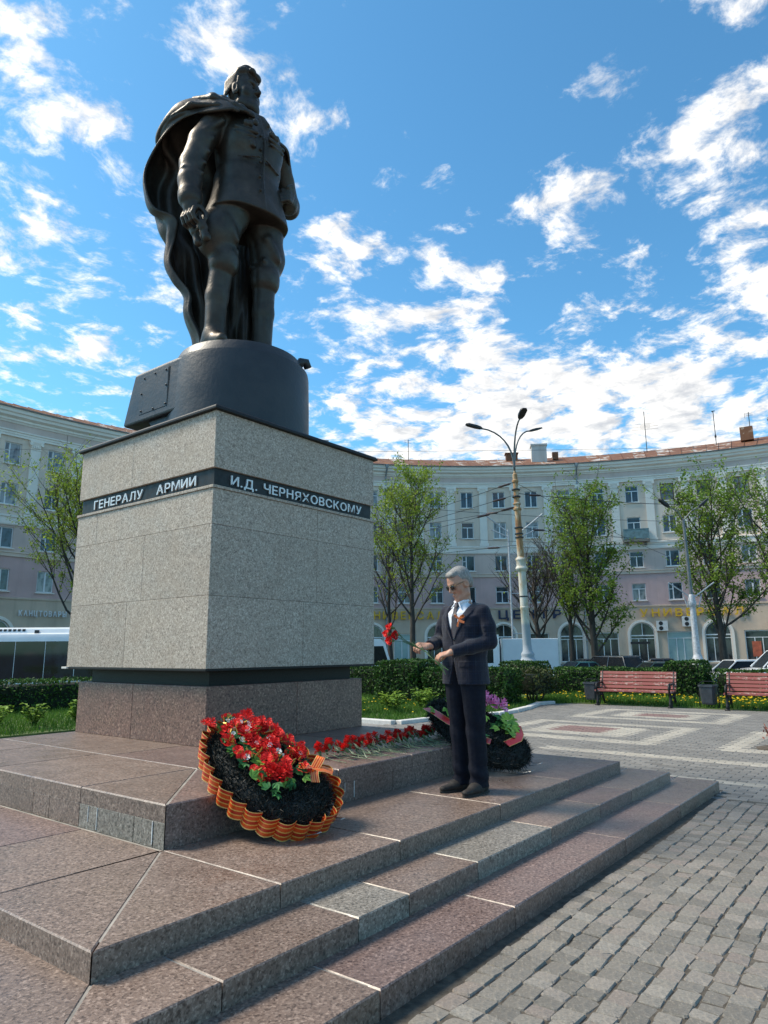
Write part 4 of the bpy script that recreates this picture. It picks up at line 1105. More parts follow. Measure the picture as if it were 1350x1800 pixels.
# ------------------------------------------------------------------ benches and bins
def worn_paint(name, paint, wood, amt=.56):
    t = NT(name); c = t.coord('Object', (3, 1, 3)); r = t.rand()
    n = t.noise(c, 7, 6, .7, .5)
    col = t.mix(t.rng(t.math('ADD', n, t.rng(r, 0, 1, -.05, .05)), amt, amt+.06), paint, wood)
    col = t.mix(t.rng(t.noise(c, 2.2, 3), .35, .7, 0, .35), col, tuple(x*.6 for x in paint))
    t.bump(n, .3, .004)
    return t.done(col, .6)
M['bench_paint'] = worn_paint('bench_paint', (.27, .065, .055), (.50, .38, .33))
M['cast_iron'] = plain('cast_iron', (.014, .014, .015), .5, .3, var=.4, nscale=20, bump=.2)
M['bin_grey'] = plain('bin_grey', (.045, .052, .062), .55, .2, var=.3, nscale=7)
def bench(label, x, y0, length):
    """faces -X; y0 is the end towards larger y"""
    root = thing('park_bench', label, 'bench', (x, y0-length/2, 0), 0, 'red slatted park benches')
    h = length/2
    # seat slats and back slats: single boards
    for i, (sx, sz) in enumerate(((-.30, .365), (-.20, .375), (-.10, .38), (.0, .38))):
        MB().box((sx-.042, -h, sz-.018), (sx+.042, h, sz+.018)).build('seat_slat', M['bench_paint'], root, bevel=.004)
    for i in range(5):
        z = .455+.087*i; xx = .06+.026*i
        MB().box((-.016, -h, -.036), (.016, h, .036)).build('back_slat', M['bench_paint'], root, loc=(xx, 0, z), rot=(0, R(16), 0), bevel=.004)
    for s in (-1, 1):
        mb = MB(); y = s*(h-.06)
        def bar(pts, r=.026): mb.tube([(p[0], y, p[1]) for p in pts], r, 8)
        bar([(-.36, 0), (-.33, .10), (-.29, .22), (-.30, .33), (-.34, .36)], .034)
        bar([(.16, 0), (.10, .12), (.03, .28), (.06, .42), (.12, .62), (.19, .85)], .034)
        bar([(-.34, .345), (-.1, .345), (.05, .36)], .03)
        bar([(-.33, .36), (-.36, .44), (-.34, .53), (-.26, .56), (-.10, .55), (.10, .56)], .026)          # arm rest
        bar([(-.26, .54), (-.22, .48), (-.26, .43), (-.31, .46), (-.29, .50)], .018)                         # scroll
        bar([(-.29, .2), (-.15, .26), (.04, .24)], .02)
        bar([(-.2, .02), (-.14, .1), (-.2, .17), (-.27, .12)], .016)
        mb.box((-.41, y-.045, 0), (-.29, y+.045, .035)).box((.10, y-.045, 0), (.22, y+.045, .035))
        mb.build('cast_leg', M['cast_iron'], root, smooth=True)
    return root
bench('red slatted bench seen whole in front of the long hedge', 14.10, 1.74, 1.93)
bench('red slatted bench cut off by the right edge of the picture', 14.12, -1.34, 1.93)
def bin_(label, x, y):
    root = thing('litter_bin', label, 'litter bin', (x, y, 0), 0, 'grey litter bins beside the benches')
    b = MB(); r1, r2 = .15, .19
    b.loft([[Vector((sx*a, sy*a*.95, z)) for sx, sy in ((-1, -.7), (-.7, -1), (.7, -1), (1, -.7), (1, .7), (.7, 1), (-.7, 1), (-1, .7))] for a, z in ((r1, .10), (r1+.01, .14), (r2, .50), (r2+.02, .51), (r2+.02, .55), (r2-.02, .55), (r2-.02, .3))])
    b.build('bucket', M['bin_grey'], root)
    for s in (-1, 1):
        MB().tube([(.05, s*.21, .48), (.0, s*.215, .3), (0, s*.215, .02), (-.14, s*.215, .012), (.14, s*.215, .012)], .012, 6).build('stand_leg', M['cast_iron'], root)
    MB().tube([(0, -.21, .56), (0, -.12, .63), (0, .12, .63), (0, .21, .56)], .01, 6).build('handle', M['cast_iron'], root)
bin_('grey litter bin half hidden behind the left end of the whole bench', 14.22, 1.98)
bin_('grey litter bin standing between the two red benches', 14.16, -.93)

# planter pit with a dried plant at the right edge
M['pit_soil'] = plain('pit_soil', (.07, .055, .042), .95, var=.4, nscale=14, bump=.6)
pit = thing('planting_pit', 'round soil pit with a dry reddish plant at the right edge of the paving', 'flower bed', (7.45, -3.45, 0))
MB().lathe([(.02, .035), (.2, .03), (.31, .002), (.315, -.03)], n=14).build('soil', M['pit_soil'], pit, smooth=True)
mb = MB(); rg_ = random.Random(5)
for i in range(22):
    a = rg_.uniform(0, 6.28); l = rg_.uniform(.04, .2); mb.tube([(0, 0, .02), (math.cos(a)*l*.5, math.sin(a)*l*.5, .12), (math.cos(a)*l, math.sin(a)*l, rg_.uniform(.15, .34))], .006, 4, False)
M['dry_red'] = plain('dry_red', (.20, .07, .05), .8, var=.4)
mb.build('dry_stem', M['dry_red'], pit)
V = []; F = []; T = []
for i in range(60):
    a = rg_.uniform(0, 6.28); l = rg_.uniform(.02, .22); c = Vector((math.cos(a)*l, math.sin(a)*l, rg_.uniform(.1, .36))); d = Vector((rg_.gauss(0, 1), rg_.gauss(0, 1), rg_.gauss(0, 1))).normalized()*.03; s = d.orthogonal().normalized()*.014
    k = len(V); V += [c-d, c+s, c+d, c-s]; F.append((k, k+1, k+2, k+3)); T.append(rg_.random())
link('dry_leaf_tuft', mesh_of('dry_leaf', V, F, tint=T), M['dry_red'], pit)

# ------------------------------------------------------------------ lamp posts, masts and wires
def rusty_paint():
    t = NT('rusty_post'); c = t.coord('Object', (1, 1, .35))
    n = t.noise(c, 3.2, 6, .7, .4)
    sp = t.n('ShaderNodeSeparateXYZ'); t.l(t.coord(), sp.inputs[0]); z = sp.outputs[2]
    up = t.rng(z, 4.7, 5.6, -.07, .13)
    col = t.ramp(t.math('ADD', n, up), [(.40, (.56, .53, .47)), (.52, (.46, .37, .26)), (.60, (.36, .20, .085)), (.75, (.20, .09, .04))])
    low = t.rng(z, 2.35, 2.5, 1, 0)
    col = t.mix(low, col, (.30, .33, .37))
    t.bump(n, .3, .01)
    return t.done(col, .75)
M['rusty_post'] = rusty_paint()
M['lamp_grey'] = plain('lamp_grey', (.15, .155, .16), .45, .4, var=.2)
M['lamp_dark'] = plain('lamp_dark', (.03, .03, .032), .5, .2, var=.2)
M['lamp_white'] = plain('lamp_white', (.42, .43, .45), .55, .1, var=.3, nscale=9)
def lamp_head(mb, p, d, L=.62, w=.13, t=.06):
    d = Vector(d).normalized(); s = d.cross(Vector((0, 0, 1))); s = s.normalized() if s.length > .05 else Vector((1, 0, 0)); n = s.cross(d)
    rings = []
    for f, a, b in ((0, .3, .6), (.12, .7, .9), (.35, 1, 1), (.85, 1, .8), (1, .55, .4)):
        c = Vector(p)+d*L*f; rings.append([c+s*w*a+n*t*b, c-s*w*a+n*t*b, c-s*w*a-n*t*b*.6, c+s*w*a-n*t*b*.6])
    mb.loft(rings)
lp = thing('lamp_post', 'tall moulded concrete lamp post with rust streaks and three curved arms', 'lamp post', (21.35, 7.34, 0))
tilt = Matrix.Rotation(R(1.6), 4, -FWD) if False else Matrix.Identity(4)
lean = RGT*-.026
def LZ(pts): return [Vector((0, 0, z))+lean*z+Vector((0, 0, 0)) for z in pts]
def turned(parent, name, prof, mat, n=14):
    mb = MB(); rings = []
    for r, z in prof: rings.append([Vector((r*math.cos(2*math.pi*i/n), r*math.sin(2*math.pi*i/n), z))+lean*z for i in range(n)])
    mb.loft(rings); return mb.build(name, M[mat], parent, smooth=True, auto=35)
turned(lp, 'base', [(.36, 0), (.36, .6), (.30, .7), (.29, .85), (.34, .92), (.34, 1.0), (.28, 1.06), (.25, 1.15), (.27, 1.22), (.25, 1.28), (.19, 1.36), (.175, 1.6)], 'rusty_post')
turned(lp, 'lower_shaft', [(.175, 1.6), (.165, 3.0), (.178, 3.02), (.178, 3.08), (.163, 3.1), (.16, 4.5)], 'rusty_post')
turned(lp, 'capital', [(.165, 4.5), (.22, 4.55), (.25, 4.62), (.235, 4.68), (.20, 4.72), (.19, 4.9), (.23, 4.98), (.21, 5.05), (.15, 5.1)], 'rusty_post')
turned(lp, 'upper_shaft', [(.145, 5.1), (.125, 7.0), (.17, 7.05), (.17, 7.12), (.12, 7.15), (.12, 7.25), (.16, 7.28), (.16, 7.33), (.115, 7.36), (.10, 8.2), (.14, 8.22), (.14, 8.3), (.10, 8.33), (.10, 8.55), (.05, 8.6), (.05, 8.7)], 'rusty_post')
for z in (6.05, 5.9, 6.3, 3.5, 7.6, 7.9): turned(lp, 'clamp_band', [(.165, z-.03), (.175, z-.02), (.175, z+.02), (.165, z+.03)], 'lamp_dark', 10)
top = Vector((0, 0, 8.65))+lean*8.65
for (lat, dz, fw, nm) in ((-1.38, 1.85, -.2, 'curved_arm'), (.85, 1.95, .5, 'curved_arm'), (.12, 2.0, -1.0, 'curved_arm')):
    out = RGT*lat+FWD*fw
    pts = [top+out*(f**2.2)+Vector((0, 0, dz*(1-(1-f)**1.6))) for f in [i/9 for i in range(10)]]
    mb = MB(); mb.tube(pts, [.04]*5+[.034]*5, 7); a = mb.build('curved_arm', M['lamp_grey'], lp, smooth=True)
    d = (pts[-1]-pts[-2]); mb = MB(); lamp_head(mb, pts[-1]-d*.2, d.normalized()*.9+Vector((0, 0, .05)), .72, .14, .055); mb.build('lamp_head', M['lamp_dark'], a)
# ornate pale lamp post further right
lean0 = lean; lean = RGT*-.012
l2 = thing('lamp_post', 'pale fluted lamp post with ring collar before the right hand linden', 'lamp post', (36.05, 4.74, ROAD_Z))
turned(l2, 'base', [(.4, 0), (.4, .7), (.34, .8), (.34, 1.1), (.28, 1.25), (.31, 1.4), (.26, 1.5), (.20, 1.7)], 'lamp_white')
turned(l2, 'lower_shaft', [(.185, 1.7), (.14, 4.2), (.21, 4.3), (.22, 4.5), (.18, 4.6), (.16, 4.8), (.10, 4.9)], 'lamp_white')
turned(l2, 'upper_shaft', [(.10, 4.9), (.075, 9.0)], 'lamp_grey')
for s in (-1, 1):
    mb = MB(); mb.tube([RGT*s*.1+Vector((0, 0, 4.75)), RGT*s*1.25+Vector((0, 0, 5.55))], .035, 6); mb.tube([RGT*s*.3+Vector((0, 0, 4.2)), RGT*s*.5+Vector((0, 0, 4.9))], .03, 6); mb.build('side_arm', M['lamp_white'], l2)
    mb = MB(); mb.tube([lean*9+Vector((0, 0, 9.0)), RGT*s*.4+Vector((0, 0, 9.55)), RGT*s*.85+Vector((0, 0, 9.75))], .03, 6); a = mb.build('curved_arm', M['lamp_grey'], l2)
    mb = MB(); lamp_head(mb, RGT*s*.85+Vector((0, 0, 9.75)), RGT*s*.5+Vector((0, 0, .45)), .7, .17, .08); mb.build('lamp_head', M['lamp_dark'], a)
lean = Vector((0, 0, 0))
l3 = thing('lamp_mast', 'white double pole mast with forked arms behind the rusty lamp post', 'lamp post', (35.62, 15.06, ROAD_Z))
for s in (-1, 1):
    mb = MB(); b = RGT*s*.38
    mb.tube([b, b+Vector((0, 0, 9.6))], .06, 7); mb.build('pole', M['lamp_white'], l3)
    mb = MB(); mb.tube([b+Vector((0, 0, 9.4)), b+RGT*s*1.5+Vector((0, 0, 10.6))], .045, 6); mb.tube([b+Vector((0, 0, 9.1)), b+RGT*s*1.1+Vector((0, 0, 9.6))], .04, 6); mb.build('forked_arm', M['lamp_white'], l3)
mb = MB(); [mb.tube([RGT*-.38+Vector((0, 0, z)), RGT*.38+Vector((0, 0, z))], .03, 6) for z in (3, 5.5, 8)]; mb.build('cross_bar', M['lamp_white'], l3)

M['wire'] = plain('wire', (.02, .02, .022), .6, .3)
M['ceramic'] = plain('ceramic', (.05, .025, .018), .35, var=.3)
def wire(label, a, b, sag, r=.012, insul=None):
    a, b = Vector(a), Vector(b); pts = [a.lerp(b, i/16)-Vector((0, 0, sag*4*(i/16)*(1-i/16))) for i in range(17)]
    root = thing('overhead_wire', label, 'wire', a, 0, 'overhead wires above the street')
    MB().tube(pts, r, 5).build('cable', M['wire'], root, org=a)
    if insul:
        for f in insul:
            i = f*16; ii = min(15, int(i)); p = pts[ii].lerp(pts[ii+1], i-ii); d = (b-a).normalized()
            MB().tube([p-d*.28, p-d*.2, p+d*.2, p+d*.28], [.02, .045, .045, .02], 7).build('insulator', M['ceramic'], root, org=a)
def at(lat, depth, z): p = CAM_POS+RGT*lat+FWD*depth; p.z = z; return p
base = Vector((21.35, 7.34, 0))+lean0*8
def post(z): p = Vector((21.35, 7.34, 0))+lean0*z; p.z = z; return p
wire('wire leaving the top collar of the rusty post down to the left', post(8.25), at(-9, 34, 5.2), .25, .011, (.03,))
wire('thick wire from the rusty post running level to the right edge', post(7.75), at(22, 33, 8.4), .35, .014, (.05,))
wire('second wire from the rusty post down to the left', post(7.7), at(-8, 32, 5.0), .2, .011, (.05,))
wire('wire from the rusty post to the left at window height', post(7.1), at(-10, 40, 7.6), .3, .010, (.06,))
wire('wire with dark insulator reaching left from the double collar', post(7.2), at(-7, 30, 4.6), .15, .010, (.03, .11))
wire('lower wire from the rusty post to the right edge', post(6.3), at(24, 36, 7.0), .35, .010, (.05,))
wire('lowest wire crossing left of the rusty post', post(5.6), at(-11, 38, 6.2), .3, .010, (.06,))
wire('wire slanting from the rusty post to the far right', post(8.2), at(20, 44, 6.4), .2, .010)
wire('thin wire crossing the whole sky low above the roofs', at(-46, 44, 15.3), at(46, 46, 15.6), .9, .010)
wire('wire passing the right hand linden at fourth floor height', at(3, 37, 8.9), at(26, 40, 8.7), .3, .012)
wire('wire passing the right hand linden at third floor height', at(4, 37, 7.3), at(26, 40, 7.6), .3, .010)

# ------------------------------------------------------------------ vehicles
def paint(name, col, rough=.25): return plain(name, col, rough, .0, var=.05, nscale=2, spec=.6, **{'Coat Weight': .6, 'Coat Roughness': .06})
M['car_white'] = paint('car_white', (.70, .71, .72)); M['car_black'] = paint('car_black', (.012, .013, .016)); M['car_green'] = paint('car_green', (.012, .028, .022))
M['car_teal'] = paint('car_teal', (.03, .11, .12)); M['van_white'] = paint('van_white', (.66, .68, .70), .35); M['truck_box'] = plain('truck_box', (.56, .59, .62), .5, .1, var=.06, nscale=1.5)
M['car_glass'] = plain('car_glass', (.008, .009, .011), .2, var=.3, spec=.25); M['tyre'] = plain('tyre', (.012, .012, .012), .85); M['rim'] = plain('rim', (.40, .40, .41), .35, .7)
M['lamp_red'] = plain('lamp_red', (.40, .015, .01), .25); M['lamp_clear'] = plain('lamp_clear', (.65, .66, .66), .15)
def wheel(parent, x, y, r=.32, w=.2):
    sd = 1 if y > 0 else -1
    T_ = Matrix.Translation((x, y, r)) @ Matrix.Rotation(R(90), 4, 'X')
    o = MB().lathe([(r*.62, -w/2), (r*.95, -w/2), (r, -w/3), (r, w/3), (r*.95, w/2), (r*.62, w/2)], n=20, M=T_).build('wheel', M['tyre'], parent, smooth=True, auto=40)
    mb = MB(); mb.lathe([(.03, -w*.3), (r*.62, -w*.3), (r*.62, w*.3), (.03, w*.3)], n=20, M=T_)
    for i in range(5):
        a = 2*math.pi*i/5
        for s in (-1, 1): mb.tube([(x, y+s*w*.42, r), (x+math.cos(a)*r*.58, y+s*w*.46, r+math.sin(a)*r*.58)], .035, 5)
    mb.build('rim', M['rim'], o)
def car(label, loc, heading, mat, L=4.3, W=1.74, H=1.46, kind='sedan', name='parked_car'):
    """local +x forward"""
    root = thing(name, label, 'car', loc, heading, 'cars parked beyond the hedges')
    h = L/2; w = W/2
    belt = H*.60; 
    if kind == 'sedan': st = [(-h, .42, .78, .72), (-h+.12, .28, .93, .9), (-h*.55, .22, belt+.02, 1), (0, .2, belt, 1), (h*.42, .2, belt-.02, 1), (h-.35, .24, belt-.16, .93), (h, .36, .62, .74)]
    else: st = [(-h, .42, belt, .78), (-h+.10, .28, belt+.04, .92), (-h*.5, .22, belt+.03, 1), (0, .2, belt, 1), (h*.42, .2, belt-.02, 1), (h-.3, .24, belt-.14, .93), (h, .38, .66, .76)]
    mb = MB(); rings = []
    for x, z0, z1_, k in st:
        ww = w*k; zm = z0+(z1_-z0)*.55
        rings.append([Vector((x, y, z)) for y, z in ((-ww*.9, z0), (-ww, z0+.12), (-ww, zm), (-ww*.93, z1_-.04), (-ww*.8, z1_), (ww*.8, z1_), (ww*.93, z1_-.04), (ww, zm), (ww, z0+.12), (ww*.9, z0))])
    mb.loft(rings); mb.build('body', M[mat], root, smooth=True, auto=38)
    if kind == 'sedan': gx = [(-h*.66, 0), (-h*.36, 1), (h*.12, 1), (h*.46, 0)]
    else: gx = [(-h*.93, 0), (-h*.80, 1), (h*.14, 1), (h*.46, 0)]
    mb = MB(); rings = []
    for f in (0, .35, .7, .93):
        xa = gx[0][0]+(gx[1][0]-gx[0][0])*f; xb = gx[3][0]+(gx[2][0]-gx[3][0])*f; ww = w*(.88-.2*f); z = belt-.03+(H-belt+.03)*f
        rings.append([Vector((x, y, z)) for x, y in ((xa, -ww*.85), (xa+.15, -ww), (xb-.25, -ww), (xb, -ww*.8), (xb, ww*.8), (xb-.25, ww), (xa+.15, ww), (xa, ww*.85))])
    g = MB().loft(rings).build('window_band', M['car_glass'], root, smooth=True, auto=30)
    xa, xb = gx[1][0]-.02, gx[2][0]+.04; ww = w*.69
    mb = MB(); mb.loft([[Vector((x, y, z)) for x, y in ((xa+i, -ww+i), (xb-i, -ww*.95+i), (xb-i, ww*.95-i), (xa+i, ww-i))] for i, z in ((-.02, H-.09), (0, H-.03), (.12, H))])
    for s in (-1, 1):
        mb.tube([(gx[0][0]+.02, s*w*.86, belt), (gx[1][0], s*ww*1.02, H-.07), (gx[2][0], s*ww*1.0, H-.07), (gx[3][0], s*w*.82, belt)], .035, 5)
        xm = (gx[1][0]+gx[2][0])/2-.05; mb.tube([(xm, s*w*.875, belt), (xm-.02, s*ww*1.02, H-.08)], .04, 5)
    mb.build('roof', M[mat], root, smooth=True, auto=40)
    for s in (-1, 1):
        MB().box((-h+.0, s*w*.62-.14, .72), (-h+.14, s*w*.62+.14, .90)).build('tail_light', M['lamp_red'], root, bevel=.03)
        MB().box((h-.26, s*w*.62-.16, .58), (h-.06, s*w*.62+.16, .70)).build('headlight', M['lamp_clear'], root, bevel=.03)
        MB().box((h*.36, s*(w+.02)-.07, belt-.02), (h*.36+.12, s*(w+.02)+.07, belt+.11)).build('mirror', M[mat], root, bevel=.03)
        for x in (-h*.60, h*.60): wheel(root, x, s*(w-.10), .32 if kind == 'sedan' else .35)
    MB().box((-h-.015, -.26, .60), (-h+.03, .26, .71)).build('number_plate', M['lamp_clear'], root)
    return root
HR = math.atan2(RGT.y, RGT.x)
car('dark suv seen from behind under the drooping linden', (35.0, 9.35, ROAD_Z), HR+R(118), 'car_black', 4.6, 1.85, 1.66, 'suv')
car('black car with reddish lamps left of the arched shop window', (36.0, 6.9, ROAD_Z), HR+R(160), 'car_black', 4.4, 1.76, 1.5, 'sedan')
car('dark green sedan whose roof shows just above the long hedge', (29.9, 4.65, ROAD_Z), HR+R(4), 'car_green', 4.5, 1.76, 1.42, 'sedan')
car('teal car at the right end of the white truck', (33.6, 10.5, ROAD_Z), HR+R(200), 'car_teal', 4.2, 1.72, 1.36, 'sedan')
car('black car behind the teal car beside the truck', (37.6, 11.6, ROAD_Z), HR+R(190), 'car_black', 4.3, 1.74, 1.45, 'sedan')
car('white hatchback right of the pale lamp post', (35.1, 2.75, ROAD_Z), HR+R(185), 'car_white', 4.1, 1.72, 1.45, 'suv')
car('tall white suv at the right edge of the picture', (32.9, .35, ROAD_Z), HR+R(172), 'car_white', 4.7, 1.88, 1.92, 'suv')
# box truck
tk = thing('box_truck', 'white light truck with box body behind the suited man', 'truck', (32.2, 13.0, ROAD_Z), HR+math.pi)
MB().box((-1.75, -1.0, .75), (1.45, 1.0, 2.62)).build('cargo_box', M['truck_box'], tk, bevel=.03)
for x in (-1.72, 1.42):
    for y in (-1.0, 1.0): MB().box((x-.04, y-.03, .75), (x+.04, y+.03, 2.64)).build('corner_rail', M['rim'], tk)
MB().box((-1.8, -.4, .45), (3.2, .4, .72)).build('chassis', M['dark_steel'], tk)
cab = MB(); cab.loft([[Vector((x, y, z)) for x, z in ((1.55, .45), (3.35, .45), (3.38, 1.05), (3.15, 1.35), (2.75, 2.1), (2.3, 2.3), (1.55, 2.35))] for y in (-.95, -.9, .9, .95)]); cab.build('cab', M['van_white'], tk, smooth=True, auto=30)
for s in (-1, 1):
    y = s*.953; MB().add([Vector((x, y, z)) for x, z in ((1.9, 1.3), (2.95, 1.3), (2.62, 2.0), (1.9, 2.05))], [(0, 1, 2, 3) if s < 0 else (3, 2, 1, 0)]).build('side_window', M['car_glass'], tk)
    MB().box((-1.8, s*.7-.1, .8), (-1.76, s*.7+.1, 1.0)).build('tail_light', M['lamp_red'], tk)
    for x in (-.9, 2.5): wheel(tk, x, s*.78, .36)
MB().add([Vector((3.19, -.85, 1.36)), Vector((3.19, .85, 1.36)), Vector((2.79, .8, 2.08)), Vector((2.79, -.8, 2.08))], [(0, 1, 2, 3)]).build('windscreen', M['car_glass'], tk)
MB().loft([[Vector((x, y, z)) for x, z in ((1.55, 2.33), (2.35, 2.3), (1.95, 2.75), (1.55, 2.85))] for y in (-.8, .8)]).build('wind_deflector', M['van_white'], tk)
# minibus whose front shows right of the pedestal
vn = thing('minibus', 'white minibus nose showing beside the right edge of the pedestal', 'van', (24.4, 19.7, ROAD_Z), HR)
pr = [(-2.9, .35), (2.6, .35), (2.8, .6), (2.75, 1.05), (2.55, 1.25), (2.25, 2.35), (2.0, 2.62), (-2.7, 2.68), (-2.9, 2.4)]
MB().loft([[Vector((x*(1 if abs(y) < .9 else .985), y, z)) for x, z in pr] for y in (-.97, -.88, .88, .97)]).build('body', M['van_white'], vn, smooth=True, auto=30)
for s in (-1, 1):
    for xa, xb, xc in ((.95, 2.42, 2.12), (-.6, .8, .8), (-2.2, -.75, -.75)):
        MB().add([Vector((x, s*.975, z)) for x, z in ((xa, 1.28), (xb, 1.28), (xc, 2.25), (xa, 2.25))], [(0, 1, 2, 3) if s < 0 else (3, 2, 1, 0)]).build('side_window', M['car_glass'], vn)
    for x in (-1.8, 1.8): wheel(vn, x, s*.82, .35)
MB().add([Vector((2.56, -.85, 1.28)), Vector((2.56, .85, 1.28)), Vector((2.28, .8, 2.3)), Vector((2.28, -.8, 2.3))], [(0, 1, 2, 3)]).build('windscreen', M['car_glass'], vn)
# city bus
M['bus_glass'] = glass('bus_glass', (.022, .027, .035), (.008, .009, .012), .04)
bs = thing('city_bus', 'white city bus with dark glass side behind the hedge at left', 'bus', (9.5, 27.4, ROAD_Z), HR)
L_ = 6.0
sec = [(-1.22, .30), (-1.25, .7), (-1.25, 2.62), (-1.16, 2.80), (-.95, 2.86), (.95, 2.86), (1.16, 2.80), (1.25, 2.62), (1.25, .7), (1.22, .30)]
MB().loft([[Vector((x, y*k, z)) for y, z in sec] for x, k in ((-L_, .93), (-L_+.25, 1), (L_-.25, 1), (L_, .93))]).build('body', M['van_white'], bs, smooth=True, auto=35)
for s in (-1, 1):
    y = s*1.256; xs_ = [-5.7+11.4*i/9 for i in range(10)]
    for i, (a, b) in enumerate(zip(xs_, xs_[1:])):
        MB().box((a+.015, y-.006, .95), (b-.015, y+.006, 2.50)).build('side_window', M['bus_glass'], bs)
    for x in (-3.6, 3.2): wheel(bs, x, s*1.1, .48, .28)
MB().loft([[Vector((x, y, z)) for y, z in ((-.95, 2.80), (-.85, 3.02), (-.7, 3.1), (.7, 3.1), (.85, 3.02), (.95, 2.80))] for x in (-1.6, -1.2, 5.2, 5.4)]).build('roof_housing', M['van_white'], bs, smooth=True, auto=35)
for i in range(9): MB().box((.35+.20*i, -.90, 2.93), (.46+.20*i, -.80, 3.03)).build('vent_slot', M['dark_steel'], bs)
for x in (.0, 2.6, 4.9): MB().box((x-.08, -.99, 2.82), (x+.08, -.90, 2.98)).build('roof_clamp', M['dark_steel'], bs)
MB().loft([[Vector((x, y, z)) for x, z in ((-5.4, 2.84), (-1.9, 2.84), (-2.6, 3.35), (-5.2, 3.35))] for y in (-.9, .9)]).build('roof_pod', M['van_white'], bs)
MB().box((L_-.02, -1.05, 1.05), (L_+.01, 1.05, 2.55)).build('windscreen', M['bus_glass'], bs)
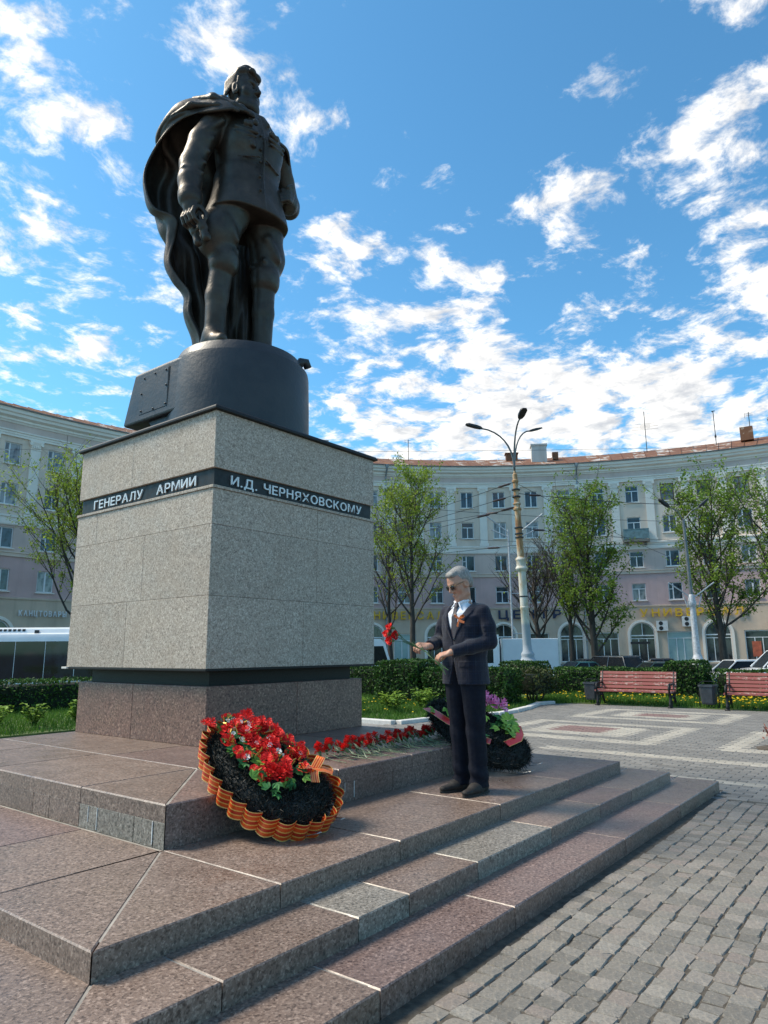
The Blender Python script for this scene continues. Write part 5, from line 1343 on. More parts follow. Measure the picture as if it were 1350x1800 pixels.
# ------------------------------------------------------------------ modelling figures as smooth solids (distance field -> surface)
class Field:
    def __init__(s, lo, hi, h):
        s.lo = np.array(lo, float); s.h = h
        s.n = np.ceil((np.array(hi)-s.lo)/h).astype(int)+1
        s.ax = [(s.lo[i]+np.arange(s.n[i])*h).astype(np.float32) for i in range(3)]
        s.F = np.full(s.n, 1.0, np.float32)
    def sl(s, lo, hi, pad):
        r = []
        for i in range(3):
            a = int(max(0, math.floor((lo[i]-pad-s.lo[i])/s.h))); b = int(min(s.n[i], math.ceil((hi[i]+pad-s.lo[i])/s.h)+1)); r.append(slice(a, max(a, b)))
        return tuple(r)
    def xyz(s, c):
        return s.ax[0][c[0]][:, None, None], s.ax[1][c[1]][None, :, None], s.ax[2][c[2]][None, None, :]
    def put(s, fn, lo, hi, k=.02, mode='add'):
        c = s.sl(lo, hi, k*1.5+.03 if mode == 'add' else k+.02)
        if any(q.stop <= q.start for q in c): return
        d = fn(*s.xyz(c)).astype(np.float32); f = s.F[c]
        if d.shape != f.shape: d = np.broadcast_to(d, f.shape)
        if mode == 'add':
            t = np.clip(.5+.5*(f-d)/k, 0, 1); s.F[c] = f+(d-f)*t-k*t*(1-t)
        elif mode == 'sub':
            d = -d; t = np.clip(.5-.5*(f-d)/k, 0, 1); s.F[c] = f+(d-f)*t+k*t*(1-t)
    def cone(s, a, b, ra, rb, k=.02, mode='add', flat=None):
        """tapered capsule; flat=(axis vector, factor) squashes it across that axis"""
        a = np.array(a, float); b = np.array(b, float); ba = b-a; L2 = float(ba@ba)+1e-12; m = max(ra, rb)
        def fn(x, y, z):
            px, py, pz = x-a[0], y-a[1], z-a[2]
            t = np.clip((px*ba[0]+py*ba[1]+pz*ba[2])/L2, 0, 1)
            dx, dy, dz = px-t*ba[0], py-t*ba[1], pz-t*ba[2]
            if flat is not None:
                v = np.array(flat[0], float); v /= np.linalg.norm(v); q = (dx*v[0]+dy*v[1]+dz*v[2])*(1/flat[1]-1)
                dx, dy, dz = dx+q*v[0], dy+q*v[1], dz+q*v[2]
            return np.sqrt(dx*dx+dy*dy+dz*dz)-(ra+(rb-ra)*t)
        s.put(fn, np.minimum(a, b)-m, np.maximum(a, b)+m, k, mode)
    def chain(s, pts, rad, k=.01, **kw):
        for i in range(len(pts)-1): s.cone(pts[i], pts[i+1], rad[i], rad[i+1], k, **kw)
    def ell(s, c, r, k=.02, mode='add', rot=None):
        c = np.array(c, float); r = np.array(r, float); Rm = np.eye(3) if rot is None else np.array(rot); m = r.max()
        def fn(x, y, z):
            px, py, pz = x-c[0], y-c[1], z-c[2]
            q = [Rm[0][i]*px+Rm[1][i]*py+Rm[2][i]*pz for i in range(3)]
            k0 = np.sqrt((q[0]/r[0])**2+(q[1]/r[1])**2+(q[2]/r[2])**2)
            k1 = np.sqrt((q[0]/r[0]**2)**2+(q[1]/r[1]**2)**2+(q[2]/r[2]**2)**2)+1e-9
            return k0*(k0-1)/k1
        s.put(fn, c-m, c+m, k, mode)
    def stack(s, tab, k=.02, mode='add', rz=0.0, e=2.4, disp=None):
        """rounded cross-sections: rows (z, cx, cy, a, b) with flat ends"""
        T = np.array(tab, float); T = T[np.argsort(T[:, 0])]; z0, z1_ = T[0, 0], T[-1, 0]; m = T[:, 3:5].max()*1.25+.03
        cz, sz = math.cos(rz), math.sin(rz)
        def fn(x, y, z):
            zc_ = np.clip(z, z0, z1_)
            zf = zc_.ravel(); I = lambda j: np.interp(zf, T[:, 0], T[:, j]).reshape(zc_.shape)
            px, py = x-I(1), y-I(2); X = cz*px+sz*py; Y = -sz*px+cz*py
            A, B = I(3), I(4)
            r = (np.abs(X/A)**e+np.abs(Y/B)**e)**(1/e)
            d = (r-1)*np.minimum(A, B)
            if disp is not None: d = d-disp(X, Y, z)
            return np.maximum(np.maximum(d, z0-z), z-z1_)
        lo = np.array([(T[:, 1]-m).min(), (T[:, 2]-m).min(), z0]); hi = np.array([(T[:, 1]+m).max(), (T[:, 2]+m).max(), z1_])
        s.put(fn, lo, hi, k, mode)
    def mesh(s):
        F = s.F; S = F < 0; n = np.array(F.shape)-1
        cnt = np.zeros(n, np.int8)
        offs = [(i, j, k) for i in (0, 1) for j in (0, 1) for k in (0, 1)]
        for o in offs: cnt += S[o[0]:o[0]+n[0], o[1]:o[1]+n[1], o[2]:o[2]+n[2]]
        act = (cnt > 0) & (cnt < 8); idx = np.argwhere(act); ids = np.full(n, -1, np.int32); ids[act] = np.arange(len(idx))
        val = {o: F[idx[:, 0]+o[0], idx[:, 1]+o[1], idx[:, 2]+o[2]] for o in offs}
        acc = np.zeros((len(idx), 3)); num = np.zeros(len(idx))
        for o in offs:
            for d in range(3):
                if o[d]: continue
                o2 = list(o); o2[d] = 1; a, b = val[o], val[tuple(o2)]; m = (a < 0) != (b < 0); t = np.where(m, a/np.where(m, a-b, 1), 0)
                p = np.tile(np.array(o, float), (len(idx), 1)); p[:, d] = t; acc += p*m[:, None]; num += m
        V = (idx+acc/num[:, None])*s.h+s.lo
        Q = []
        for d in range(3):
            u, v = (d+1) % 3, (d+2) % 3
            a = [slice(None)]*3; b = [slice(None)]*3; a[d] = slice(0, -1); b[d] = slice(1, None)
            sa, sb = S[tuple(a)], S[tuple(b)]; e = np.argwhere(sa != sb)
            ok = (e[:, u] > 0) & (e[:, v] > 0) & (e[:, u] < n[u]) & (e[:, v] < n[v]); e = e[ok]
            flip = sa[e[:, 0], e[:, 1], e[:, 2]]
            c = []
            for du, dv in ((0, 0), (1, 0), (1, 1), (0, 1)):
                q = e.copy(); q[:, u] -= du; q[:, v] -= dv; c.append(ids[q[:, 0], q[:, 1], q[:, 2]])
            q = np.stack(c, 1); q[~flip] = q[~flip][:, ::-1]; Q.append(q)
        Q = np.concatenate(Q); Q = Q[(Q >= 0).all(1)]
        return V, Q
    def build(s, name, mat, parent=None, M4=None, post=None, smooth=1):
        V, Q = s.mesh()
        for _ in range(smooth):      # light relaxation against voxel steps
            A = np.zeros_like(V); cn_ = np.zeros(len(V))
            for i in range(4):
                a, b = Q[:, i], Q[:, (i+1) % 4]; np.add.at(A, a, V[b]); np.add.at(cn_, a, 1); np.add.at(A, b, V[a]); np.add.at(cn_, b, 1)
            V = V*.5+.5*A/np.maximum(cn_, 1)[:, None]
        if post is not None: V = post(V)
        if M4 is not None: V = V @ np.array(M4.to_3x3()).T+np.array(M4.translation)
        return link(name, np_mesh(name, V, Q, True), mat, parent)
def rotz3(a): c, s = math.cos(a), math.sin(a); return [[c, -s, 0], [s, c, 0], [0, 0, 1]]

def head_solid(f, c, sc, yaw, pitch, an=(1, 1, 1), deep=1.0):
    """head in its own frame: front = -y, left = +x; c: centre of the skull"""
    Rm = np.array(Euler((pitch, 0, yaw)).to_matrix()); c = np.array(c, float)
    an = np.array(an)
    P = lambda x, y, z: c+Rm @ (np.array((x, y, z))*sc*an)
    E = lambda p, r, k=.015, mode='add': f.ell(P(*p), np.array(r)*sc*an, k*sc, mode, Rm)
    C = lambda a, b, ra, rb, k=.012, mode='add': f.cone(P(*a), P(*b), ra*sc, rb*sc, k*sc, mode)
    E((0, .012, .035), (.077, .097, .092)); E((0, -.035, .02), (.070, .062, .085), .03); E((0, -.030, -.055), (.060, .062, .070), .035)
    E((0, -.066, -.098), (.034, .028, .026), .03)                                  # chin
    for s in (-1, 1):
        E((s*.046, -.055, -.03), (.026, .028, .026), .02)                         # cheek bone
        C((s*.050, -.01, -.085), (s*.022, -.065, -.108), .024, .024, .03)         # jaw line
        C((s*.012, -.094, .026), (s*.046, -.078, .030), .011, .011, .014)         # brow
        E((s*.031, -.100, .006), (.020, .017*deep, .013), .008, 'sub'); E((s*.031, -.079/(.96+.04*deep), .005), (.015, .015, .012), .003)
        E((s*.080, .006, -.012), (.014, .026, .037), .005); E((s*.092, .000, -.010), (.008, .012, .020), .004, 'sub')
    C((0, -.094, .022), (0, -.119, -.022), .010, .0135, .010)                      # nose
    for s in (-1, 1): E((s*.013, -.105, -.028), (.010, .012, .009), .008)
    E((0, -.094, -.066), (.026, .012, .008), .008); E((0, -.091, -.079), (.022, .012, .009), .008); C((-.022, -.103, -.0725), (.022, -.103, -.0725), .0025, .0025, .004, 'sub')
    return P, Rm

# ------------------------------------------------------------------ bronze statue on its turret
def bronze():
    t = NT('bronze'); c = t.coord()
    n = t.noise(c, 2.6, 6, .65, .3)
    col = t.ramp(n, [(.30, (.026, .019, .014)), (.52, (.055, .041, .031)), (.72, (.085, .064, .048))])
    sp = t.n('ShaderNodeNewGeometry'); ns = t.n('ShaderNodeSeparateXYZ'); t.l(sp.outputs['Normal'], ns.inputs[0])
    g = t.math('MULTIPLY', t.rng(t.noise(t.coord('Object', (1, 1, .35)), 4, 5), .5, .7), .5)
    col = t.mix(g, col, (.055, .062, .055))
    t.bump(t.math('ADD', t.noise(c, 7, 5), t.math('MULTIPLY', t.noise(c, 38, 3), .25)), .14, .05)
    return t.done(col, t.rng(t.noise(c, 6, 4), .3, .7, .36, .56), .5, .5)
M['bronze'] = bronze()
def turret_mat():
    t = NT('turret_paint'); c = t.coord()
    n = t.noise(c, 3, 6, .6)
    col = t.ramp(n, [(.3, (.024, .026, .030)), (.7, (.044, .046, .052))])
    t.bump(t.math('ADD', t.noise(c, 2.2, 5), t.math('MULTIPLY', t.noise(c, 26, 3), .25)), .22, .05)
    return t.done(col, t.rng(n, .3, .7, .38, .55), .25, .5)
M['turret_paint'] = turret_mat()
ZT, ZS = 3.802, 4.93
statue = thing('statue', 'dark bronze statue of a standing officer in a cape on a tank turret', 'statue', (1.03, .79, ZT))
O = Vector((1.03, .79, ZT))
# turret: horseshoe plan, round towards -Y, bustle towards +Y
def horseshoe(cx, cy, r, yb, taper=0.0, n=28):
    P = [(cx+r*math.cos(a), cy+r*math.sin(a)) for a in [math.pi+math.pi*i/n for i in range(n+1)]]
    return P
tx, ty, tr_ = 1.125, 1.03, .85
mb = MB(); rings = []
prof = [(.86, ZT+.0), (.86, ZT+.06), (.855, ZT+.5), (.845, ZT+.93), (.835, ZT+.985), (.80, ZT+1.0), (.785, ZT+1.005), (.755, ZT+1.10), (.74, ZT+1.128), (.35, ZT+1.13)]
n = 56
for r_, z in prof:
    rings.append([Vector((tx+r_*math.cos(2*math.pi*i/n), ty+r_*math.sin(2*math.pi*i/n)*(1 if math.sin(2*math.pi*i/n) < 0 else 1.02), z)) for i in range(n)])
mb.loft(rings); turret = mb.build('turret', M['turret_paint'], statue, smooth=True, org=O, auto=30)
bu = MB()
def ringb(z, x0, x1, y0, y1): return [Vector(p) for p in ((x0, y0, z), (x1, y0, z), (x1, y1, z), (x0, y1, z))]
bu.loft([ringb(ZT+.33, .285, 1.965, 1.0, 2.17), ringb(ZT+.36, .275, 1.975, 1.0, 2.19), ringb(ZT+.96, .285, 1.965, 1.0, 2.01), ringb(ZT+1.0, .32, 1.93, 1.0, 1.97)])
bu.build('bustle', M['turret_paint'], turret, org=O, bevel=.015)
ub = MB(); ub.loft([[Vector((x, y, z)) for x in (.34, 1.91) for y, z in ((1.2, ZT+.33), (1.75, ZT+.33), (1.45, ZT+.0), (1.2, ZT))][:4], [Vector((1.91, y, z)) for y, z in ((1.2, ZT+.33), (1.75, ZT+.33), (1.45, ZT+.0), (1.2, ZT))]]); ub.build('bustle_support', M['turret_paint'], turret, org=O)
# hatch plate on the side, with bolts
hp = MB().prism([(1.30, ZT+.42), (1.86, ZT+.42), (1.80, ZT+.90), (1.30, ZT+.90)], 0, .010, .003, Matrix(((0, 0, -1, .281), (1, 0, 0, 0), (0, 1, 0, 0), (0, 0, 0, 1))))
hatch = hp.build('hatch_plate', M['turret_paint'], statue, org=O)
MB().prism([(1.288, ZT+.408), (1.874, ZT+.408), (1.812, ZT+.912), (1.288, ZT+.912)], 0, .0045, 0, Matrix(((0, 0, -1, .281), (1, 0, 0, 0), (0, 1, 0, 0), (0, 0, 0, 1)))).build('hatch_gap', M['lamp_dark'], hatch, org=O)
for (y, z) in ((1.33, .45), (1.57, .44), (1.82, .46), (1.33, .68), (1.83, .68), (1.34, .87), (1.56, .88), (1.78, .87)):
    MB().lathe([(.012, 0), (.012, .008), (.007, .012)], n=8, M=Matrix.Translation((.270, y, ZT+z)) @ Matrix.Rotation(R(-90), 4, 'Y')).build('bolt', M['turret_paint'], hatch, org=O)
mb = MB(); mb.tube([(tx+.42, ty-.58, ZT+1.08), (tx+.46, ty-.60, ZT+1.165), (tx+.52, ty-.62, ZT+1.17), (tx+.55, ty-.63, ZT+1.10)], [.05, .055, .055, .05], 8); mb.build('lifting_hook', M['turret_paint'], statue, smooth=True, org=O)

SS = 2.28
SM = Matrix.Translation(Vector((1.03, .79, ZS))-O) @ Matrix.Scale(SS, 4)
f = Field((-.52, -.30, -.02), (.48, .42, 1.86), .0064)
TB = R(-12); cbx, cby = -.03, .02
fx, fy = math.sin(TB)*-1*0+(-.208), -.978            # front of the chest
def TP(x, y, z):                                       # torso frame (front = -y) -> statue frame
    c_, s_ = math.cos(TB), math.sin(TB); return (cbx+c_*x-s_*y, cby+s_*x+c_*y, UZ(z))
def UZ(z): q = min(1, max(0, (z-1.0)/.3)); return z-.048*q*q*(3-2*q)
# boots and breeches
for s, foot, toe, knee, hip in ((-1, (-.177, .065), (-.215, -.045), (-.165, .035), (-.115, .02)), (1, (.108, .012), (.160, -.085), (.104, .006), (.068, .01))):
    f.chain([(foot[0], foot[1], .10), (foot[0]*.99, foot[1]*.9, .30), (knee[0], knee[1], .48)], [.052, .059, .063], .02)
    f.cone((foot[0], foot[1]+.02, .05), (toe[0], toe[1], .018), .050, .030, .05); f.cone((foot[0], foot[1]+.045, .03), (foot[0], foot[1]+.045, .01), .045, .045, .02)
    f.cone((knee[0], knee[1]-.008, .480), (knee[0], knee[1]-.010, .500), .080, .080, .005)             # boot cuff
    f.chain([(knee[0], knee[1], .53), (knee[0]+s*.018, knee[1], .64), (hip[0]+s*.03, hip[1], .78), (hip[0], hip[1], .92)], [.066, .090, .102, .104], .025)
    f.ell((knee[0]+s*(.066 if s < 0 else .046), knee[1]+.02, .640), (.078, .088, .13), .035)                                 # breeches wing
    for q in range(4):                                                                                    # creases over the boot
        a = q*1.5+s; f.cone((knee[0]+.075*math.cos(a), knee[1]+.07*math.sin(a), .555+.012*q), (knee[0]+.07*math.cos(a+1.1), knee[1]+.068*math.sin(a+1.1), .53), .014, .010, .018)
    f.cone((knee[0]-.05, knee[1]-.075, .70), (knee[0]+.02, knee[1]-.09, .60), .016, .008, .03)
# tunic
def fold(X, Y, z): return .005*np.sin(z*34+X*9)*np.exp(-((z-1.08)/.10)**2)+.003*np.sin(X*40+z*8)*np.exp(-((z-.86)/.08)**2)
f.stack([(UZ(z), TP(0, 0, 0)[0], TP(0, 0, 0)[1], a, b) for z, a, b in ((.775, .232, .192), (.82, .222, .182), (.90, .198, .163), (.99, .182, .150), (1.08, .174, .144), (1.20, .180, .148), (1.30, .188, .142), (1.38, .180, .122), (1.44, .140, .100), (1.49, .09, .085))], .006, rz=TB, e=2.5, disp=fold)
for s in (-1, 1): f.cone(TP(s*.10, .01, 1.425), TP(s*.195, .015, 1.375), .064, .066, .04)
f.ell(TP(-.075, -.075, 1.27), (.09, .080, .09), .04); f.ell(TP(.075, -.075, 1.27), (.09, .080, .09), .04)
f.cone(TP(.012, -.189, .79), TP(.012, -.158, .98), .006, .006, .005); f.cone(TP(.012, -.158, .98), TP(.012, -.164, 1.26), .006, .006, .005); f.cone(TP(.012, -.164, 1.26), TP(.01, -.105, 1.45), .006, .006, .005)   # front edge
for z in (.90, .99, 1.09, 1.19, 1.29): f.ell(TP(-.010, -.160 if z > .95 else -.172, z), (.010, .010, .010), .004)
for s in (-1, 1):
    f.cone(TP(s*.040, -.170, 1.285), TP(s*.150, -.132, 1.295), .011, .010, .004); f.cone(TP(s*.045, -.171, 1.255), TP(s*.145, -.136, 1.262), .008, .008, .003); f.cone(TP(s*.02, -.166, 1.12), TP(s*.13, -.125, 1.09), .007, .004, .01)       # pocket flaps
    f.cone(TP(s*.04, -.075, 1.465), TP(s*.055, -.115, 1.415), .024, .014, .012)                                                                                    # collar points
f.cone(TP(-.07, -.01, 1.475), TP(.07, -.01, 1.475), .05, .05, .03, flat=((0, 0, 1), .6))
for (x, z) in ((-.075, 1.335), (-.045, 1.355), (-.10, 1.33), (-.06, 1.225), (-.055, 1.20), (.06, 1.335), (.09, 1.325)): f.ell(TP(x, -.166+abs(x)*.14, z), (.019, .014, .020), .004)             # medals
# right arm hanging, with field glasses
AD = -.07
def dn(v): return tuple((p[0], p[1], p[2]+AD) for p in v)
f.chain([(-.225, .045, 1.335), (-.300, .085, 1.17), (-.345, .100, 1.01), (-.365, .080, .890), (-.370, .062, .780)], [.074, .068, .062, .060, .059], .02)
f.cone((-.369, .065, .795), (-.371, .060, .773), .064, .063, .004)
for (a, b, r_) in (((-.29, .03, 1.09), (-.38, .09, 1.05), .009), ((-.31, .03, 1.01), (-.40, .09, .98), .009), ((-.28, .02, 1.17), (-.35, .05, 1.12), .009), ((-.33, .02, .93), (-.42, .07, .94), .008), ((-.25, -.02, 1.28), (-.32, .02, 1.20), .014)): f.cone(a, b, r_, r_*.6, .02)
f.cone((-.370, .058, .765), (-.372, .050, .72), .034, .040, .012); f.ell((-.372, .045, .705), (.028, .044, .040), .012)
for i, y in enumerate((-.006, .022, .050, .078)):
    f.chain([(-.385, y+.005, .69), (-.402, y-.004, .652), (-.390, y-.006, .620), (-.366, y-.002, .614)], [.0135, .0125, .0115, .0095], .0035)
f.chain([(-.35, .0, .71), (-.330, -.025, .67), (-.338, -.034, .635)], [.015, .0125, .010], .006)
for y in (-.012, .058):                                                    # field glasses: eyepiece, prism body, barrel
    f.cone((-.352, y+.012, .655), (-.348, y+.006, .625), .013, .013, .003); f.cone((-.345, y, .612), (-.338, y-.008, .590), .024, .024, .004); f.cone((-.336, y-.010, .575), (-.326, y-.022, .535), .017, .023, .003)
f.cone((-.342, -.01, .60), (-.342, .055, .60), .009, .009, .003)
# left arm bent, fist at the hip
f.chain([(.175, .0, 1.335), (.262, .040, 1.22), (.325, .050, 1.105), (.260, -.02, 1.02), (.190, -.070, .995)], [.070, .064, .060, .056, .052], .02)
f.cone((.205, -.068, .997), (.192, -.080, .994), .058, .057, .004); f.ell((.160, -.108, .985), (.044, .040, .044), .012)
for i in range(4): f.chain([(.168-.006*i, -.145, 1.018-.022*i), (.126, -.152, 1.012-.022*i), (.106, -.122, 1.008-.022*i), (.118, -.105, 1.006-.022*i)], [.0145, .0145, .0135, .012], .004)
f.chain([(.173, -.13, 1.03), (.140, -.160, 1.035), (.113, -.158, 1.02)], [.017, .014, .012], .005)
for (a, b) in (((.30, .0, 1.13), (.37, .05, 1.09)), ((.25, -.02, 1.24), (.33, .02, 1.17)), ((.27, -.06, 1.05), (.33, -.0, 1.07))): f.cone(a, b, .015, .009, .02)
f.cone((-.052, .068, 1.47), (-.03, .03, 1.36), .050, .072, .03)
figure = f.build('figure', M['bronze'], statue, SM)
# head, turned to its left, cast separately
HS = np.array((.97, .86, 1.10))
f = Field((-.24, -.14, 1.36), (.14, .26, 1.84), .0038)
f.cone((-.058, .082, 1.58), (-.035, .045, 1.38), .050, .060, .015)
P_, Rm_ = head_solid(f, (-.056, .046, 1.612), 1.0, R(15), R(-3), HS, deep=1.7)
HE = lambda p, r_, k_=.008, mode='add': f.ell(P_(*p), np.array(r_)*HS, k_, mode, Rm_)
HE((0, .030, .058), (.086, .098, .074), .006); HE((0, .068, .012), (.070, .038, .062), .014)
for p, r_ in (((-.020, -.040, .112), (.050, .052, .030)), ((.026, -.072, .098), (.040, .036, .028)), ((-.050, -.02, .094), (.036, .055, .028)), ((.045, -.01, .100), (.036, .055, .026)), ((0, .04, .112), (.062, .06, .024)), ((.012, -.100, .082), (.032, .022, .020)), ((-.03, -.092, .092), (.026, .024, .018))): HE(p, r_, .007)
for s in (-1, 1):
    f.cone(P_(s*.076, -.022, .050), P_(s*.080, -.012, .012), .010, .006, .005)                        # sideburn
    for i in range(6): f.cone(P_(s*.074, -.02+.020*i, .088-.008*i), P_(s*.080, .012+.016*i, .03-.014*i), .011, .007, .010)
for i in range(8): f.cone(P_(-.066+.019*i, -.080+.004*abs(i-4), .098), P_(-.052+.015*i, .02, .124), .008, .008, .006)
f.ell(P_(0, -.074, -.094), np.array((.034, .030, .026))*HS, .012, 'add', Rm_)
f.ell(P_(0, -.034, -.158), np.array((.075, .058, .034))*HS, .010, 'sub', Rm_)
f.build('head', M['bronze'], statue, SM)

# cape: a thick sheet through hand-set edge and back curves
def catmull(P, n):
    P = np.array(P, float); d = np.r_[0, np.cumsum(np.linalg.norm(np.diff(P, axis=0), axis=1))]; t = np.linspace(0, d[-1], n); out = np.empty((n, P.shape[1]))
    m = np.gradient(P, d, axis=0)
    for i, u in enumerate(t):
        j = min(np.searchsorted(d, u, side='right')-1, len(d)-2); h_ = d[j+1]-d[j]; s = (u-d[j])/h_
        out[i] = (2*s**3-3*s**2+1)*P[j]+(s**3-2*s**2+s)*h_*m[j]+(-2*s**3+3*s**2)*P[j+1]+(s**3-s**2)*h_*m[j+1]
    return out
rows = [  # points (x, y, z) from the free edge (right hand side) round the back to the left edge
    [(-.125, -.085, 1.365), (-.15, .0, 1.43), (-.16, .12, 1.525), (-.05, .16, 1.53), (.07, .11, 1.475), (.09, .0, 1.40), (.07, -.09, 1.32)],
    [(-.165, -.110, 1.345), (-.21, -.02, 1.425), (-.21, .17, 1.550), (-.06, .21, 1.53), (.12, .15, 1.46), (.17, .02, 1.40), (.14, -.11, 1.30)],
    [(-.220, -.100, 1.325), (-.285, .0, 1.405), (-.29, .24, 1.470), (-.09, .26, 1.455), (.15, .18, 1.42), (.24, .06, 1.375), (.22, -.07, 1.29)],
    [(-.285, -.055, 1.30), (-.35, .10, 1.365), (-.36, .34, 1.385), (-.12, .31, 1.375), (.16, .21, 1.36), (.275, .10, 1.33), (.285, .0, 1.27)],
    [(-.365, .18, 1.315), (-.385, .31, 1.325), (-.36, .41, 1.305), (-.14, .36, 1.30), (.15, .23, 1.29), (.28, .14, 1.27), (.30, .06, 1.23)]]
for z, e, m1, m2, bk in ((1.215, (-.385, .410), (-.37, .45), (-.32, .48), (-.15, .40)), (1.09, (-.405, .445), (-.385, .49), (-.32, .52), (-.15, .42)), (.99, (-.397, .435), (-.38, .48), (-.31, .51), (-.15, .42)),
                         (.88, (-.370, .398), (-.36, .45), (-.30, .48), (-.14, .41)), (.785, (-.285, .285), (-.31, .37), (-.27, .43), (-.13, .39)), (.70, (-.278, .305), (-.295, .37), (-.25, .40), (-.12, .37)),
                         (.55, (-.290, .325), (-.285, .37), (-.23, .39), (-.11, .35)), (.45, (-.258, .280), (-.265, .33), (-.21, .36), (-.11, .33)), (.35, (-.222, .222), (-.22, .28), (-.18, .32), (-.09, .31)),
                         (.26, (-.225, .222), (-.22, .27), (-.17, .31), (-.08, .30)), (.10, (-.185, .172), (-.17, .23), (-.12, .27), (-.05, .27)), (.0, (-.175, .165), (-.16, .22), (-.11, .26), (-.05, .26))):
    q = min(1, z/1.2); rows.append([(*e, z), (*m1, z), (*m2, z), (*bk, z), (.10+.04*q, .22+.04*q, z), (.16+.11*q, .17+.0*q, z), (.175+.12*q, .12+.01*q, z)])
NC = 60
G = np.array([catmull(pts, NC) for pts in rows])     # rows x cols x 3
G = np.stack([catmull(G[:, j], 90) for j in range(NC)], 1)
gu = np.gradient(G, axis=1); gv = np.gradient(G, axis=0); nn = np.cross(gu, gv); nn /= np.linalg.norm(nn, axis=2)[:, :, None]+1e-9
uu_, vv_ = np.meshgrid(np.linspace(0, 1, NC), np.linspace(0, 1, 90))
amp = .006+.020*np.clip(vv_*1.6-.15, 0, 1)
G = G+nn*(amp*(np.sin(uu_*30+2.2*np.sin(vv_*4))+.6*np.sin(uu_*53+vv_*7))*np.clip(uu_*4, 0, 1))[:, :, None]
G = G+nn*(.012*np.sin(vv_*30+uu_*14)*np.exp(-((vv_-.12)/.13)**2)*np.clip(uu_*5, 0, 1))[:, :, None]
V = G.reshape(-1, 3)*SS+np.array(Vector((1.03, .79, ZS))-O)
F = np.array([(i*NC+j, i*NC+j+1, (i+1)*NC+j+1, (i+1)*NC+j) for i in range(89) for j in range(NC-1)])
cape = link('cape', np_mesh('cape', V, F, True), M['bronze'], statue)
sd = cape.modifiers.new('thick', 'SOLIDIFY'); sd.thickness = .032; sd.offset = 0
# rolled cape collar over the shoulders
f = Field((-.45, -.25, 1.22), (.36, .30, 1.65), .010)
f.chain([(-.105, -.105, 1.36), (-.150, -.05, 1.405), (-.195, .05, 1.475), (-.190, .15, 1.545), (-.07, .175, 1.53), (.06, .13, 1.48), (.12, .03, 1.42), (.10, -.07, 1.35), (.05, -.13, 1.31)], [.014, .022, .030, .036, .036, .032, .026, .018, .012], .02)
f.chain([(-.155, -.120, 1.34), (-.215, -.075, 1.37), (-.285, .02, 1.42), (-.31, .16, 1.465)], [.012, .018, .022, .02], .02)
f.chain([(-.215, -.105, 1.32), (-.29, -.02, 1.35), (-.37, .10, 1.36), (-.39, .24, 1.35)], [.012, .015, .017, .014], .02)
f.build('cape_collar', M['bronze'], statue, SM)
# ------------------------------------------------------------------ the man laying carnations
def skin():
    t = NT('skin'); c = t.coord()
    col = t.ramp(t.noise(c, 22, 4), [(.3, (.40, .20, .135)), (.7, (.52, .29, .205))])
    col = t.mix(t.rng(t.noise(c, 9, 3), .5, .75, 0, .4), col, (.46, .19, .14))
    t.bump(t.noise(c, 160, 3), .15, .002)
    return t.done(col, .5, 0, .4, **{'Subsurface Weight': .08, 'Subsurface Radius': (.02, .008, .004)})
M['skin'] = skin()
def suit():
    t = NT('suit_cloth'); c = t.coord()
    sp = t.n('ShaderNodeSeparateXYZ'); t.l(c, sp.inputs[0])
    def lines(v, per, w):
        m = t.math('FRACT', t.math('DIVIDE', v, per)); return t.math('LESS_THAN', t.math('ABSOLUTE', t.math('SUBTRACT', m, .5)), w)
    hor = t.math('ADD', sp.outputs[0], t.math('MULTIPLY', sp.outputs[1], .8))
    ln = t.math('MAXIMUM', lines(sp.outputs[2], .075, .035), lines(hor, .075, .035))
    ln2 = t.math('MAXIMUM', lines(t.math('ADD', sp.outputs[2], .02), .075, .03), lines(t.math('ADD', hor, .02), .075, .03))
    col = t.mix(t.rng(t.noise(c, 130, 2), .3, .7), (.0034, .0052, .0150), (.0062, .0086, .0225))
    col = t.mix(t.math('MULTIPLY', ln, .26), col, (.04, .044, .062)); col = t.mix(t.math('MULTIPLY', ln2, .22), col, (.02, .03, .075))
    t.bump(t.math('ADD', t.noise(t.coord('Object', (1, 1, .6)), 7, 4, .5, .8), t.math('MULTIPLY', t.noise(c, 300, 2), .05)), .7, .03)
    return t.done(col, .85, 0, .3, **{'Sheen Weight': .15})
M['suit_cloth'] = suit()
M['trouser_cloth'] = plain('trouser_cloth', (.0024, .0038, .0115), .85, var=.2, nscale=18, bump=.3, bscale=14, spec=.3)
M['shirt_cloth'] = plain('shirt_cloth', (.68, .70, .76), .8, var=.04)
M['tie_silk'] = plain('tie_silk', (.045, .035, .042), .5, var=.2, nscale=60)
M['shoe_suede'] = plain('shoe_suede', (.020, .016, .014), .75, var=.3, nscale=25, bump=.2, bscale=90)
M['sole_rubber'] = plain('sole_rubber', (.02, .017, .015), .8)
def greyhair():
    t = NT('grey_hair'); c = t.coord('Object', (1, 1, .35))
    n = t.noise(c, 130, 4, .7, .5)
    col = t.ramp(n, [(.3, (.10, .095, .088)), (.55, (.26, .25, .235)), (.75, (.45, .44, .42))])
    t.bump(n, .7, .006)
    return t.done(col, .55)
M['grey_hair'] = greyhair()
M['lens_black'] = plain('lens_black', (.006, .006, .007), .06, spec=.7); M['frame_gilt'] = plain('frame_gilt', (.22, .17, .10), .3, .8)
